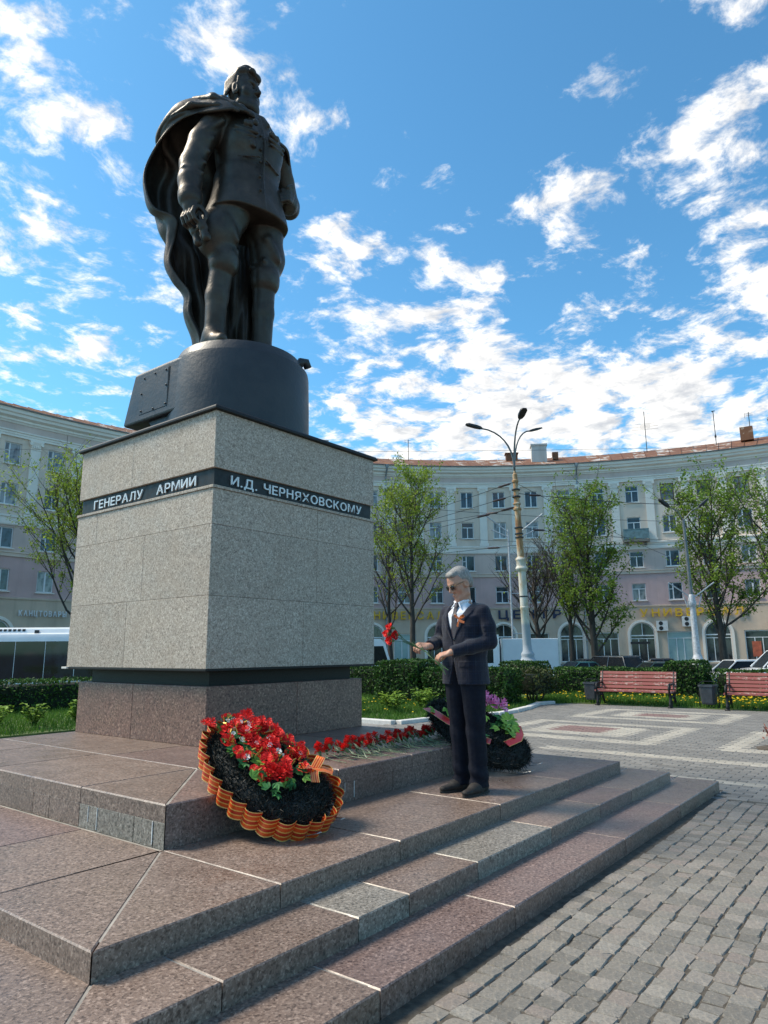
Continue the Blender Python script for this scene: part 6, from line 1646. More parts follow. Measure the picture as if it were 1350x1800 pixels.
def ribbon_mat(name, axis=0, per=.2, off=0.0):
    """orange and black ribbon, stripes run along the ribbon; u stored as attribute"""
    t = NT(name); u = t.attr('u')
    col = t.ramp(u, [(0, (.75, .17, .01)), (.10, (.75, .17, .01)), (.11, (.02, .012, .01)), (.28, (.02, .012, .01)), (.29, (.75, .17, .01)), (.41, (.75, .17, .01)), (.42, (.02, .012, .01)), (.58, (.02, .012, .01)), (.59, (.75, .17, .01)), (.71, (.75, .17, .01)), (.72, (.02, .012, .01)), (.89, (.02, .012, .01)), (.90, (.75, .17, .01)), (1, (.75, .17, .01))], 'CONSTANT')
    return t.done(col, .45, 0, .5)
M['ribbon'] = ribbon_mat('ribbon')
def strip_mesh(name, L_, R_, smooth=True):
    """ribbon between two edge polylines with a 'u' attribute across"""
    n = len(L_); V = []; F = []; U = []
    k = 8
    for a, b in zip(L_, R_):
        for j in range(k): V.append(tuple(Vector(a).lerp(Vector(b), j/(k-1)))); U.append(j/(k-1))
    for i in range(n-1):
        for j in range(k-1): F.append((i*k+j, i*k+j+1, (i+1)*k+j+1, (i+1)*k+j))
    me = mesh_of(name, V, F, smooth); at_ = me.attributes.new('u', 'FLOAT', 'POINT'); at_.data.foreach_set('value', U); return me

MAN = Vector((.765, -2.33, Z3))
man = thing('person', 'man in dark checked suit and sunglasses holding red carnations on the steps', 'person', MAN, R(261.7))
HL = (0, -.032, 1.650)                                  # skull centre
# hands: wrist, direction of the knuckles, palm normal, curl of the fingers
def hand(f, w, d, up, side, curl, sc=1.0, spread=1.0, grip=0.0):
    """w wrist point, d pointing direction, up = back of the hand, side = towards the thumb"""
    w, d, up, side = (np.array(v, float) for v in (w, d, up, side)); d /= np.linalg.norm(d); up -= d*(up@d); up /= np.linalg.norm(up); side -= d*(side@d)+up*(side@up); side /= np.linalg.norm(side)
    P = lambda a, b, c: w+(d*a+side*b+up*c)*sc
    f.cone(P(-.02, 0, 0), P(.012, 0, 0), .026, .027, .01, flat=(up, .85))
    f.cone(P(.03, .012, 0), P(.075, .016, .002), .026, .024, .012, flat=(up, .6)); f.cone(P(.03, -.012, 0), P(.072, -.018, .002), .026, .022, .012, flat=(up, .6))
    for i, (b, L_) in enumerate(((.030, .074), (.010, .082), (-.010, .077), (-.029, .060))):
        p = P(.085-.004*abs(i-1), b, .004); a0 = 0.0; pts = [p]; ang = curl[0]+.08*i
        for j, fr in enumerate((.45, .32, .23)):
            dirv = d*math.cos(ang)-up*math.sin(ang)+side*(b*.9*spread)
            p = p+dirv*L_*fr*sc; pts.append(p); ang += curl[1]+.05*i
        f.chain(pts, [.0105*sc, .0095*sc, .0085*sc, .0072*sc], .004)
    tp = [P(.018, .026, -.006), P(.048, .046-.006*grip, -.022-.004*grip), P(.078, .046-.018*grip, -.036-.008*grip), P(.100, .040-.022*grip, -.044-.006*grip)]
    f.chain(tp, [.015*sc, .0125*sc, .0105*sc, .008*sc], .006)
ELB_L, WR_L = (.240, .030, 1.165), (.075, -.255, 1.085)
ELB_R, WR_R = (-.262, .005, 1.185), (-.165, -.245, 1.135)
f = Field((-.42, -.46, -.02), (.40, .22, 1.85), .0062)
head_solid(f, HL, 1.0, R(-18), R(29), (1.0, 1.0, 1.04), 1.3)
f.cone((0, .005, 1.60), (0, .018, 1.44), .055, .062, .03)
_hr = np.array(Euler((R(29), 0, R(-18))).to_matrix()); _hp = lambda x, y, z: np.array(HL)+_hr @ np.array((x, y, z))
f.ell(_hp(0, -.080, -.108), (.028, .022, .022), .02); f.ell(_hp(0, -.101, -.068), (.023, .010, .007), .004); f.ell(_hp(0, -.098, -.082), (.019, .011, .008), .004)
f.stack([(.88, 0, .01, .11, .08), (1.1, 0, .01, .11, .08), (1.35, 0, .01, .13, .085), (1.45, 0, .01, .08, .06), (1.50, 0, .012, .05, .05)], .03)
for s, e, w in ((1, ELB_L, WR_L), (-1, ELB_R, WR_R)):
    f.chain([(s*.12, .012, 1.42), (s*.17, .015, 1.41), e, w], [.040, .040, .030, .026], .02)
    f.chain([(s*.08, .01, .90), (s*.085, .005, .50), (s*.088, .03, .12)], [.06, .045, .026], .02); f.cone((s*.09, .035, .06), (s*.095, -.06, .045), .020, .016, .02)
hand(f, WR_L, (-.80, -.52, -.30), (.10, -.42, .90), (-.50, -.05, .75), (.38, .42), 1.06, 1.0, .6)
hand(f, WR_R, (-.42, -.88, -.02), (.62, -.25, .72), (-.75, .35, .55), (.75, .62), 1.03, .6, .8)
body = f.build('body', M['skin'], man)
# trousers
f = Field((-.26, -.22, .03), (.26, .22, 1.02), .0075)
def crease(X, Y, z): return .007*np.sin(z*48+X*22+Y*9)*np.exp(-((z-.14)/.09)**2)+.005*np.sin(z*34+X*25)*np.exp(-((z-.5)/.09)**2)+.004*np.exp(-(X/.012)**2)*(Y < 0)
for s, ft in ((1, (.088, .010)), (-1, (-.088, .020))):
    f.stack([(.050, ft[0]+s*.004, ft[1]+.018, .068, .090), (.12, ft[0], ft[1]+.016, .064, .080), (.30, ft[0], ft[1]+.012, .066, .080), (.50, ft[0], ft[1]-.005, .072, .082), (.72, ft[0]*.98, .0, .086, .098), (.90, ft[0]*.85, .0, .095, .115), (1.0, ft[0]*.7, 0, .09, .11)], .02, e=2.2, disp=crease)
f.build('trousers', M['trouser_cloth'], man)
# shoes
for s, ft, dr in ((1, (.092, .035), (.10, -1)), (-1, (-.092, .045), (-.16, -1))):
    f = Field((ft[0]-.12, -.30, -.005), (ft[0]+.12, .14, .16), .005)
    d = np.array(dr)/np.linalg.norm(dr); Q = lambda a, z: (ft[0]+d[0]*a, ft[1]+d[1]*a, z)
    f.cone(Q(-.045, .045), Q(.06, .045), .040, .044, .03); f.cone(Q(.06, .040), Q(.205, .030), .046, .030, .04, flat=((0, 0, 1), .75)); f.cone(Q(-.03, .05), Q(-.015, .12), .042, .046, .03); f.cone(Q(.03, .06), Q(.10, .045), .036, .036, .03)
    f.put(lambda x, y, z: z-.014, (-1, -1, -1), (1, 1, .02), .004, 'sub')
    sh = f.build('shoe', M['shoe_suede'], man)
    mb = MB(); pr_ = []
    for a, w in ((-.092, .018), (-.08, .034), (-.03, .043), (.04, .042), (.11, .048), (.17, .043), (.215, .026), (.236, .008)): pr_.append((a, w))
    nx = np.array((-d[1], d[0])); P2 = [(ft[0]+d[0]*a+nx[0]*w, ft[1]+d[1]*a+nx[1]*w) for a, w in pr_]+[(ft[0]+d[0]*a-nx[0]*w, ft[1]+d[1]*a-nx[1]*w) for a, w in reversed(pr_)]
    ar = sum(P2[i-1][0]*P2[i][1]-P2[i][0]*P2[i-1][1] for i in range(len(P2)))
    if ar < 0: P2 = P2[::-1]
    mb.prism(P2, 0.0, .017, .003).build('sole', M['sole_rubber'], sh)
# shirt and collar
f = Field((-.24, -.22, .95), (.24, .2, 1.56), .007)
f.stack([(.97, 0, .0, .150, .112), (1.1, 0, .0, .150, .112), (1.3, 0, .0, .160, .120), (1.40, 0, .0, .130, .110), (1.45, 0, .005, .082, .078), (1.485, 0, .010, .066, .066), (1.512, 0, .016, .063, .063)], .01)
for s in (-1, 1): f.chain([(s*.060, .0, 1.505), (s*.046, -.048, 1.496), (s*.014, -.070, 1.480)], [.010, .011, .011], .006); f.cone((s*.020, -.072, 1.478), (s*.050, -.092, 1.440), .012, .007, .008, flat=((0, 1, .5), .5))
f.put(lambda x, y, z: np.sqrt((x/.062)**2+((y-.012)/.062)**2)*.06-.06+0*z, (-.07, -.06, 1.47), (.07, .08, 1.56), .004, 'sub')
f.build('shirt', M['shirt_cloth'], man)
# tie
f = Field((-.08, -.26, 1.05), (.08, -.03, 1.52), .005)
f.cone((0, -.078, 1.470), (0, -.092, 1.442), .021, .015, .006, flat=((0, 1, .3), .6))
f.chain([(0, -.096, 1.44), (0, -.116, 1.36), (0, -.121, 1.20), (0, -.116, 1.10)], [.020, .030, .040, .042], .008, flat=((0, 1, 0), .22))
f.build('tie', M['tie_silk'], man)
# jacket
f = Field((-.40, -.40, .80), (.40, .24, 1.56), .0068)
def jfold(X, Y, z):
    w = .012+.105*np.clip((z-1.19)/.30, 0, 1)
    lap = np.where((np.abs(X) > w) & (np.abs(X) < w+.062*np.clip((z-1.17)/.22, 0, 1)) & (Y < -.02) & (z > 1.19), .0075, 0)
    low = np.where((Y < 0) & (X > -.012) & (X < .002) & (z < 1.2), -.006, 0)
    pk = np.where((Y < .02) & (np.abs(np.abs(X)-.115) < .06) & (np.abs(z-.99) < .022), .005, 0)
    return lap+low+pk+.006*np.sin(z*38+X*20+Y*12)*np.exp(-((z-1.12)/.09)**2)+.003*np.sin(X*28+z*6)*np.exp(-((z-.88)/.08)**2)
f.stack([(.832, 0, .012, .200, .152), (.92, 0, .010, .193, .148), (1.05, 0, .006, .184, .142), (1.15, 0, .004, .182, .141), (1.28, 0, .006, .196, .144), (1.37, 0, .012, .198, .132), (1.435, 0, .018, .156, .100), (1.475, 0, .026, .095, .076), (1.512, 0, .034, .078, .062)], .012, e=2.5, disp=jfold)
for s, e, w in ((1, ELB_L, WR_L), (-1, ELB_R, WR_R)):
    e = np.array(e); w = np.array(w); sh = np.array((s*.185, .016, 1.405)); wv = w-e; cu = e+wv*.985
    f.cone((s*.08, .02, 1.435), sh, .055, .060, .03); f.chain([sh, sh+(e-sh)*.5+np.array((s*.012, .008, 0)), e, e+wv*.5, cu], [.064, .064, .060, .054, .047], .02)
    for q in range(5):
        t_ = .55+.13*q; base_ = sh+(e-sh)*min(t_, 1)+wv*max(0, t_-1)
        f.cone(base_+np.array((s*.02, -.055, .01)), base_+np.array((s*.058, .0, -.02)), .012, .006, .016)
    f.put(lambda x, y, z, c=cu, d=wv/np.linalg.norm(wv): -((x-c[0])*d[0]+(y-c[1])*d[1]+(z-c[2])*d[2]), cu-.05+wv*.12, cu+.05+wv*.12, .002, 'sub')
def vcut(x, y, z):
    w = .010+.100*np.clip((z-1.20)/.27, 0, 1)
    w = np.where(z > 1.47, .11, w)
    return np.maximum(np.maximum(np.abs(x+.004)-w, y+.035-.10*np.clip((z-1.43)/.05, 0, 1)), 1.20-z)
f.put(vcut, (-.13, -.25, 1.20), (.13, .10, 1.56), .004, 'sub')
f.put(lambda x, y, z: np.sqrt((x/.075)**2+((y-.015)/.073)**2)*.07-.07+0*z, (-.09, -.07, 1.44), (.09, .1, 1.56), .004, 'sub')
f.put(lambda x, y, z: np.maximum(np.maximum(np.abs(x+.004)-.045*np.clip((1.02-z)/.18, 0, 1)+.002, y+.03), z-1.02), (-.1, -.25, .80), (.1, 0, 1.02), .004, 'sub')
jk = f.build('jacket', M['suit_cloth'], man)
for z, x in ((1.185, .0), (1.085, .0)): MB().lathe([(.009, 0), (.009, .004), (.004, .005)], n=10, M=Matrix.Translation((x+.006, -.134, z)) @ Matrix.Rotation(R(90), 4, 'X')).build('button', M['lens_black'], jk)
# short grey hair
f = Field((-.14, -.22, 1.48), (.14, .15, 1.84), .0052)
HR3 = np.array(Euler((R(29), 0, R(-18))).to_matrix()); hc = np.array(HL); HP = lambda x, y, z: hc+HR3 @ np.array((x, y, z))
for p, r_ in (((0, .022, .048), (.084, .098, .090)), ((0, .060, -.005), (.074, .055, .080)), ((0, -.035, .102), (.060, .052, .028)), ((.025, -.055, .098), (.040, .036, .026))): f.ell(HP(*p), r_, .015, 'add', HR3)
f.ell(HP(0, -.085, .005), (.085, .070, .085), .012, 'sub', HR3); f.ell(HP(0, -.03, -.105), (.12, .105, .075), .012, 'sub', HR3)
for s in (-1, 1): f.ell(HP(s*.085, .004, -.02), (.03, .030, .040), .006, 'sub', HR3)
f.build('hair', M['grey_hair'], man)
# sunglasses
sg_ = MB(); sg_.tube([HP(-.012, -.118, .022), HP(.012, -.118, .022)], .0028, 6); sg_.tube([HP(-.05, -.108, .024), HP(-.012, -.119, .026), HP(.012, -.119, .026), HP(.05, -.108, .024)], .0022, 6)
for s in (-1, 1): sg_.tube([HP(s*.055, -.104, .020), HP(s*.078, -.085, .018), HP(s*.086, .0, .010), HP(s*.084, .02, -.004)], .0026, 6)
sgl = sg_.build('sunglasses', M['frame_gilt'], man, smooth=True)
for s in (-1, 1):
    outl = [(.0, .020), (.016, .020), (.026, .014), (.028, .0), (.022, -.016), (.008, -.024), (-.008, -.022), (-.018, -.010), (-.020, .006), (-.016, .018)]
    V = []
    for k, (dx, dz) in enumerate(outl): V.append(HP(s*(.033+dx), -.113+abs(.033+dx-.02)*.16, .006+dz*.95))
    n_ = len(V); c_ = sum((Vector(v) for v in V), Vector())/n_; fr_ = Vector(HP(0, -1, 0)-hc)
    V2 = [Vector(v) for v in V]+[c_+fr_*.004]+[Vector(v)-fr_*.003 for v in V]
    F = [(i, (i+1) % n_, n_) for i in range(n_)]+[(i, n_+1+i, n_+1+(i+1) % n_, (i+1) % n_) for i in range(n_)]
    link('lens', mesh_of('lens', V2, F, True), M['lens_black'], sgl)
# orange and black ribbon bow on the left lapel
bow = None
bc = Vector((.088, -.150, 1.345))
def bow_strip(pts, w, nm):
    Ls = []; Rs = []
    for i, p in enumerate(pts):
        p = Vector(p); t_ = (Vector(pts[min(i+1, len(pts)-1)])-Vector(pts[max(i-1, 0)])).normalized(); s_ = t_.cross(Vector((0, -1, .1))).normalized()*w; Ls.append(bc+p-s_); Rs.append(bc+p+s_)
    return strip_mesh(nm, Ls, Rs)
bow = link('ribbon_bow', bow_strip([(-.004, -.006, 0), (.022, -.020, .020), (.046, -.018, .030), (.050, -.004, .027), (.024, -.004, .016), (0, -.006, 0), (-.024, -.018, .022), (-.046, -.016, .034), (-.050, -.004, .032), (-.02, -.004, .014), (0, -.008, 0)], .0085, 'ribbon_bow'), M['ribbon'], man)
link('ribbon_tail', bow_strip([(0, -.010, 0), (.022, -.012, -.018), (.052, -.008, -.026)], .0085, 'ribbon_tail'), M['ribbon'], bow)
link('ribbon_tail', bow_strip([(0, -.010, 0), (-.010, -.014, -.030), (-.018, -.012, -.058)], .0085, 'ribbon_tail'), M['ribbon'], bow)
# ------------------------------------------------------------------ flowers: carnations and wreaths
def petal_mat(name, a, b):
    t = NT(name); tt = t.attr('tint'); col = t.mix(tt, a, b); return t.done(col, .65, 0, .3)
M['petal_red'] = petal_mat('petal_red', (.45, .008, .008), (.80, .03, .02))
M['petal_bright'] = petal_mat('petal_bright', (.55, .008, .010), (.90, .035, .025))
M['petal_pink'] = petal_mat('petal_pink', (.60, .12, .34), (.88, .36, .58))
M['petal_white'] = petal_mat('petal_white', (.5, .5, .48), (.8, .8, .76))
M['calyx_green'] = plain('calyx_green', (.10, .15, .05), .6, var=.25)
M['stem_green'] = plain('stem_green', (.13, .18, .10), .55, var=.25, nscale=30)
M['stem_fresh'] = plain('stem_fresh', (.045, .10, .03), .55, var=.25, nscale=30)
M['leaf_fake'] = petal_mat('leaf_fake', (.015, .075, .018), (.05, .20, .05))
M['leaf_lime'] = petal_mat('leaf_lime', (.06, .16, .02), (.22, .38, .06))
M['gold_spray'] = plain('gold_spray', (.55, .33, .06), .35, .5, var=.3, nscale=40)
def needle_mat():
    t = NT('black_needles'); tt = t.attr('tint'); col = t.mix(tt, (.004, .005, .0045), (.022, .028, .024)); return t.done(col, .55, 0, .4)
M['black_needles'] = needle_mat()
M['wire_steel'] = plain('wire_steel', (.35, .35, .36), .35, .8)
def blossom_geo(rg, r=.032, layers=4, per=9):
    """carnation head: rings of frilled petals opening upwards (axis +z)"""
    V = []; F = []; T = []
    for l in range(layers):
        tilt_ = .15+1.15*(1-l/layers); rad = r*(1-.16*l); z0 = .25*r*l
        for i in range(per-l):
            a = 2*math.pi*(i+.37*l)/(per-l)+rg.uniform(-.15, .15); w = .42
            def P(ang, f, zz): return (math.cos(ang)*rad*f*math.sin(tilt_)*1.02, math.sin(ang)*rad*f*math.sin(tilt_)*1.02, z0+rad*f*math.cos(tilt_)*.95+zz)
            k = len(V); j = lambda: rg.uniform(-.12, .12)*r
            V += [P(a, .12, 0), P(a-w*.7, .65, j()*.4), P(a+w*.7, .65, j()*.4), P(a-w, 1.0, j()), P(a-w*.35, 1.08, j()), P(a+w*.35, 1.06, j()), P(a+w, .98, j())]
            F += [(k, k+1, k+2), (k+1, k+3, k+4), (k+1, k+4, k+5, k+2), (k+2, k+5, k+6)]; t = rg.random(); T += [t*.6, t*.8, t, t*.9]
    return V, F, T
rf = random.Random(99)
BL = []
for i in range(6):
    V, F, T = blossom_geo(rf, .042, 5, 10); BL.append(mesh_of('blossom', V, F, tint=T)); BL[-1].materials.append(M['petal_red'])
BLB = []
for i in range(4):
    V, F, T = blossom_geo(rf, .040, 5, 11); BLB.append(mesh_of('blossom', V, F, tint=T)); BLB[-1].materials.append(M['petal_bright'])
cal = MB().lathe([(.004, -.034), (.010, -.030), (.012, -.012), (.016, .004), (.012, .006)], n=8); cal_me = mesh_of('calyx', cal.V, cal.F, True); cal_me.materials.append(M['calyx_green'])
def basis(d):
    d = Vector(d).normalized(); x = d.orthogonal().normalized(); y = d.cross(x); return Matrix((x, y, d)).transposed().to_4x4()
def carnation(label, head, axis, stem_pts, group, meshes=BL, leaves=3, stem_mat='stem_green', sr=.0022, sc=1.0):
    """head: world position of the bloom, axis: direction it faces; stem_pts run from the bloom down the stem"""
    root = thing('carnation', label, 'carnation', head, 0, group)
    Mx = basis(axis) @ Matrix.Rotation(rf.uniform(0, 6.28), 4, 'Z') @ Matrix.Scale(sc, 4)
    o = link('blossom', rf.choice(meshes), None, root); o.matrix_local = Mx
    c = link('calyx', cal_me, None, root); c.matrix_local = Mx
    pts = [Vector(p)-Vector(head) for p in stem_pts]; st = MB().tube([-Vector(axis).normalized()*.03*sc]+pts, sr, 5, True)
    so = st.build('stem', M[stem_mat], root)
    for i in range(leaves):
        f_ = rf.uniform(.2, .85); j = min(len(pts)-2, int(f_*(len(pts)-1))); p = pts[j].lerp(pts[j+1], f_*(len(pts)-1)-j)
        d = (pts[min(j+1, len(pts)-1)]-pts[j]).normalized()*-1; a = Vector((rf.gauss(0, 1), rf.gauss(0, 1), rf.uniform(0, 1))).normalized(); d = (d*.8+a*.5).normalized(); s = d.orthogonal().normalized()
        L_ = rf.uniform(.05, .10); V = [p, p+d*L_*.4+s*.004, p+d*L_*.8+s*.002+a*.01, p+d*L_+a*.015, p+d*L_*.4-s*.004]
        link('leaf', mesh_of('leaf', V, [(0, 1, 2, 3), (0, 3, 4)]), M[stem_mat], so)
    return root
# row of carnations laid on the platform edge: blooms towards the pedestal, stems to the edge
ZT_ = ZP+.006
n = 60
spots = []
for i in range(n):
    spots.append(.10+1.92*(i+.5)/n+rf.uniform(-.03, .03))
gaps = lambda x: False
spots.sort()
def nth(i): return str(i)+('th' if 10 <= i % 100 <= 20 else {1: 'st', 2: 'nd', 3: 'rd'}.get(i % 10, 'th'))
for i, x in enumerate(spots):
    lay = i % 3
    y = -1.36-.10*(i/n)*0+.26*max(0, (x-1.2))*.35+rf.uniform(-.07, .07)-(.12 if i % 9 == 4 else 0); z = ZT_+.040+.026*lay+rf.uniform(0, .014)
    h = Vector((x, y, z)); ax = Vector((rf.uniform(-.45, .35), rf.uniform(.35, .9), rf.uniform(.55, 1.0))).normalized()
    dr = Vector((rf.uniform(-.22, .55), -1, 0)).normalized(); Ls = rf.uniform(.30, .40)
    L_edge = PY0+.015
    pts = [h-ax*.045+dr*.02, Vector((h.x+dr.x*.10, h.y+dr.y*.10, max(ZT_+.004, z-.035))), Vector((h.x+dr.x*Ls*.6, h.y+dr.y*Ls*.6, ZT_+.003+.010*lay)), Vector((h.x+dr.x*Ls, h.y+dr.y*Ls, ZT_+.002+.006*lay))]
    carnation(nth(i+1)+' red carnation counted from the front wreath in the row on the platform edge', h, ax, pts, 'carnations in the row on the platform edge', BL, 3)
# three more in the hands of the man
Mman = Matrix.Translation(MAN) @ Matrix.Rotation(R(261.7), 4, 'Z')
lab3 = ['topmost of the red carnations held out by the man', 'middle bloom of the carnations held by the man', 'lowest bloom of the carnations held by the man', 'bloom nearest the hand among the carnations held by the man']
tgt = [(-.325, -.520, 1.285), (-.345, -.535, 1.235), (-.315, -.535, 1.180), (-.290, -.495, 1.225)]
for i, t_ in enumerate(tgt):
    h = Mman @ Vector(t_); ax = (Mman.to_3x3() @ Vector((-.5+.1*i, -.75, .25-.12*i))).normalized()
    loc_ = [(-.265, -.435, 1.19-.008*i), (-.205, -.375, 1.140-.003*i), (-.165, -.355, 1.120-.002*i), (-.09, -.352, 1.082), (-.03, -.352, 1.035), (.03+.012*i, -.345, .985), (.085+.03*(i % 2), -.335, .915+.035*(i % 2))]
    carnation(lab3[i], h, ax, [Mman @ Vector(p) for p in loc_], 'carnations in the hands of the man', BLB, 4, 'stem_fresh', .0024, .95)

# ---------------- wreaths
def wreath_frame(foot, top, side):
    """long axis foot->top, side: unit vector across; returns matrix (x across, y up the wreath, z out of its face)"""
    foot, top, side = Vector(foot), Vector(top), Vector(side); y = (top-foot).normalized(); x = (side-y*side.dot(y)).normalized(); z = x.cross(y)
    return Matrix(((x.x, y.x, z.x, foot.x), (x.y, y.y, z.y, foot.y), (x.z, y.z, z.z, foot.z), (0, 0, 0, 1)))
def egg(a, W, L_, sk=.22):
    """egg shaped outline, wide end at the foot: a=0 at the foot end, running round"""
    yy = (1-math.cos(a))/2; return (math.sin(a)*W/2*(1+sk*math.cos(a)), yy*L_)
def needles(root, path, r, n, seed, name='needle_garland', ln=.055, mat='black_needles', M4=None, jit=1.0):
    rg = np.random.default_rng(seed); P = np.array(path); seg = rg.integers(0, len(P)-1, n); t = rg.uniform(0, 1, n)[:, None]
    c = P[seg]*(1-t)+P[seg+1]*t; d = rg.normal(size=(n, 3)); d /= np.linalg.norm(d, axis=1)[:, None]
    b = c+d*r*rg.uniform(.2, .8, n)[:, None]; tip = c+d*(r+ln*rg.uniform(.3, 1, n)[:, None]); s = np.cross(d, rg.normal(size=(n, 3))); s /= np.linalg.norm(s, axis=1)[:, None]; s *= .004
    V = np.empty((n, 3, 3)); V[:, 0] = b-s; V[:, 1] = b+s; V[:, 2] = tip
    return link(name, np_mesh(name, V.reshape(-1, 3), np.arange(3*n).reshape(n, 3), tint=rg.uniform(0, 1, n)), M[mat], root)
def rose_mesh(rg, r): 
    V, F, T = blossom_geo(rg, r, 5, 8); return V, F, T
ROSE = []
for i in range(5):
    V, F, T = rose_mesh(rf, .048); ROSE.append(mesh_of('flower', V, F, tint=T)); ROSE[-1].materials.append(M['petal_bright'])
PINK = []
for i in range(3):
    V, F, T = blossom_geo(rf, .075, 4, 7); PINK.append(mesh_of('flower', V, F, tint=T)); PINK[-1].materials.append(M['petal_pink'])
V, F, T = blossom_geo(rf, .016, 2, 6); WHT = mesh_of('white_sprig', V, F, tint=T); WHT.materials.append(M['petal_white'])
V = []; F = []
for s_ in (-1, 0, 1):
    a = s_*.7; d = Vector((math.sin(a), math.cos(a), .15)); q = Vector((math.cos(a), -math.sin(a), 0)); k = len(V); L_ = .085-.015*abs(s_)
    V += [Vector((0, 0, 0)), d*L_*.35+q*.022, d*L_*.75+q*.014, d*L_-Vector((0, 0, .012)), d*L_*.75-q*.014, d*L_*.35-q*.022]; F.append((k, k+1, k+2, k+3)); F.append((k, k+3, k+4, k+5))
LEAF = [mesh_of('leaf', V, F, tint=[.2, .35, .5, .7, .4, .9]), mesh_of('leaf', V, F, tint=[.6, .9, .5, 1, .8, .4])]
LEAF[0].materials.append(M['leaf_fake']); LEAF[1].materials.append(M['leaf_lime'])
def wreath(name, label, Mw, W, L_, seed, red=True):
    rg = random.Random(seed)
    root = thing(name, label, 'wreath', Mw.translation, 0, None); root.matrix_world = Mw
    N_ = 48; out = [egg(2*math.pi*i/N_, W, L_) for i in range(N_+1)]
    # padded black body: domed egg
    f = MB(); rings = []
    for sc_, z in ((.55, -.05), (.90, -.055), (1.0, -.02), (.97, .03), (.80, .075), (.5, .10), (.15, .11)):
        rings.append([Vector((x*sc_, L_/2+(y-L_/2)*sc_, z)) for x, y in out[:-1]])
    f.loft(rings); f.build('body', M['black_needles_solid'], root, smooth=True)
    needles(root, [(x*.93, L_/2+(y-L_/2)*.93, .0) for x, y in out], .055, 5200, seed, ln=.045)
    needles(root, [(x*.55, L_/2+(y-L_/2)*.6, .075) for x, y in out], .05, 3600, seed+1, 'inner_garland', .04)
    # tinsel-like needles over the whole dome
    gr = np.random.default_rng(seed+9); n_ = 6500; aa = gr.uniform(0, 2*np.pi, n_); qq = np.sqrt(gr.uniform(0, 1, n_))
    ex = np.sin(aa)*W/2*(1+.22*np.cos(aa))*qq; ey = L_/2+((1-np.cos(aa))/2*L_-L_/2)*qq; ez = np.interp(qq, [0, .5, .8, .97, 1], [.11, .10, .075, .03, -.02])
    C_ = np.stack([ex, ey, ez], 1); d = gr.normal(size=(n_, 3)); d[:, 2] = np.abs(d[:, 2])+.3; d /= np.linalg.norm(d, axis=1)[:, None]; sd_ = np.cross(d, gr.normal(size=(n_, 3))); sd_ /= np.linalg.norm(sd_, axis=1)[:, None]
    Vn = np.empty((n_, 3, 3)); Vn[:, 0] = C_-sd_*.004; Vn[:, 1] = C_+sd_*.004; Vn[:, 2] = C_+d*(gr.uniform(.015, .05, n_)[:, None])
    link('needle_cover', np_mesh('needle_cover', Vn.reshape(-1, 3), np.arange(3*n_).reshape(n_, 3), tint=gr.uniform(0, 1, n_)), M['black_needles'], root)
    # wire legs behind
    for x in (-.12, .1):
        MB().tube([(x, .30, -.06), (x-.02, -.02, -.04), (x, -.10, .03), (x+.03, -.105, .03), (x+.06, -.02, -.04), (x+.06, .30, -.06)], .003, 5).build('wire_leg', M['wire_steel'], root)
    return root, out, rg
M['black_needles_solid'] = plain('black_needles_solid', (.006, .007, .006), .8, var=.5, nscale=60)
# front wreath: foot on the top step, leaning back on the platform corner
Mw = wreath_frame((-.905, -2.27, .400), (-1.02, -1.34, .895), (.95, .12, .22))
W_, L__ = .63, .95
wr, out, rg = wreath('wreath', 'large egg shaped wreath with red flowers and ruffled orange ribbon on the step', Mw, W_, L__, 5)
# pleated orange and black ribbon round the rim
NP = 26
rib_parts = []
for i in range(NP):
    a0, a1 = 2*math.pi*(i/NP)+.0, 2*math.pi*((i+1)/NP)
    Ls = []; Rs = []
    for j in range(7):
        a = a0+(a1-a0)*j/6*1.12; x, y = egg(a, W_, L__); x2, y2 = egg(a+.01, W_, L__); tn = Vector((x2-x, y2-y, 0)).normalized(); nr = Vector((tn.y, -tn.x, 0)); nr = nr if nr.dot(Vector((x, y-L__/2, 0))) > 0 else -nr
        ph = math.sin(math.pi*j/6); base_ = Vector((x, y, 0))
        Ls.append(base_*1+nr*(.030+.034*ph)+Vector((0, 0, -.075+.02*j/6))); Rs.append(base_+nr*(.030+.050*ph)+Vector((0, 0, .045+.015*ph+.02*j/6)))
    link('ribbon_pleat', strip_mesh('ribbon_pleat', Ls, Rs), M['ribbon_satin'] if 'ribbon_satin' in M else M['ribbon'], wr)
def put(mesh, name, parent, x, y, z, d, sc=1.0):
    o = link(name, mesh, None, parent); Mx = basis(d) @ Matrix.Rotation(rg.uniform(0, 6.28), 4, 'Z') @ Matrix.Scale(sc, 4); Mx.translation = Vector((x, y, z)); o.matrix_local = Mx; return o
# red flower band on the upper right half, greenery and white sprigs between
fl = []
for i in range(46):
    t_ = i/45; a = R(200)+R(150)*0
    y = .30+.64*t_; half = max(.03, .5*W_*math.sin(math.pi*min(1, max(.0, y/L__*.92+.06))))*.8
    x = half*(.55-.35*abs(t_-.5))+rg.uniform(-.20, .12); z = .11+rg.uniform(.0, .055)
    put(rg.choice(ROSE), 'flower', wr, x, y+rg.uniform(-.05, .05), z, (rg.uniform(-.2, .5), rg.uniform(-.3, .3), 1), rg.uniform(.8, 1.15))
for i in range(26):
    y = rg.uniform(.30, .92); half = .5*W_*math.sin(math.pi*min(1, y/L__*.92+.06))*.8; x = rg.uniform(-.85, .25)*half
    put(rg.choice(ROSE), 'flower', wr, x, y, .12+rg.uniform(0, .03), (rg.uniform(-.4, .4), rg.uniform(-.4, .1), 1), rg.uniform(.5, .8))
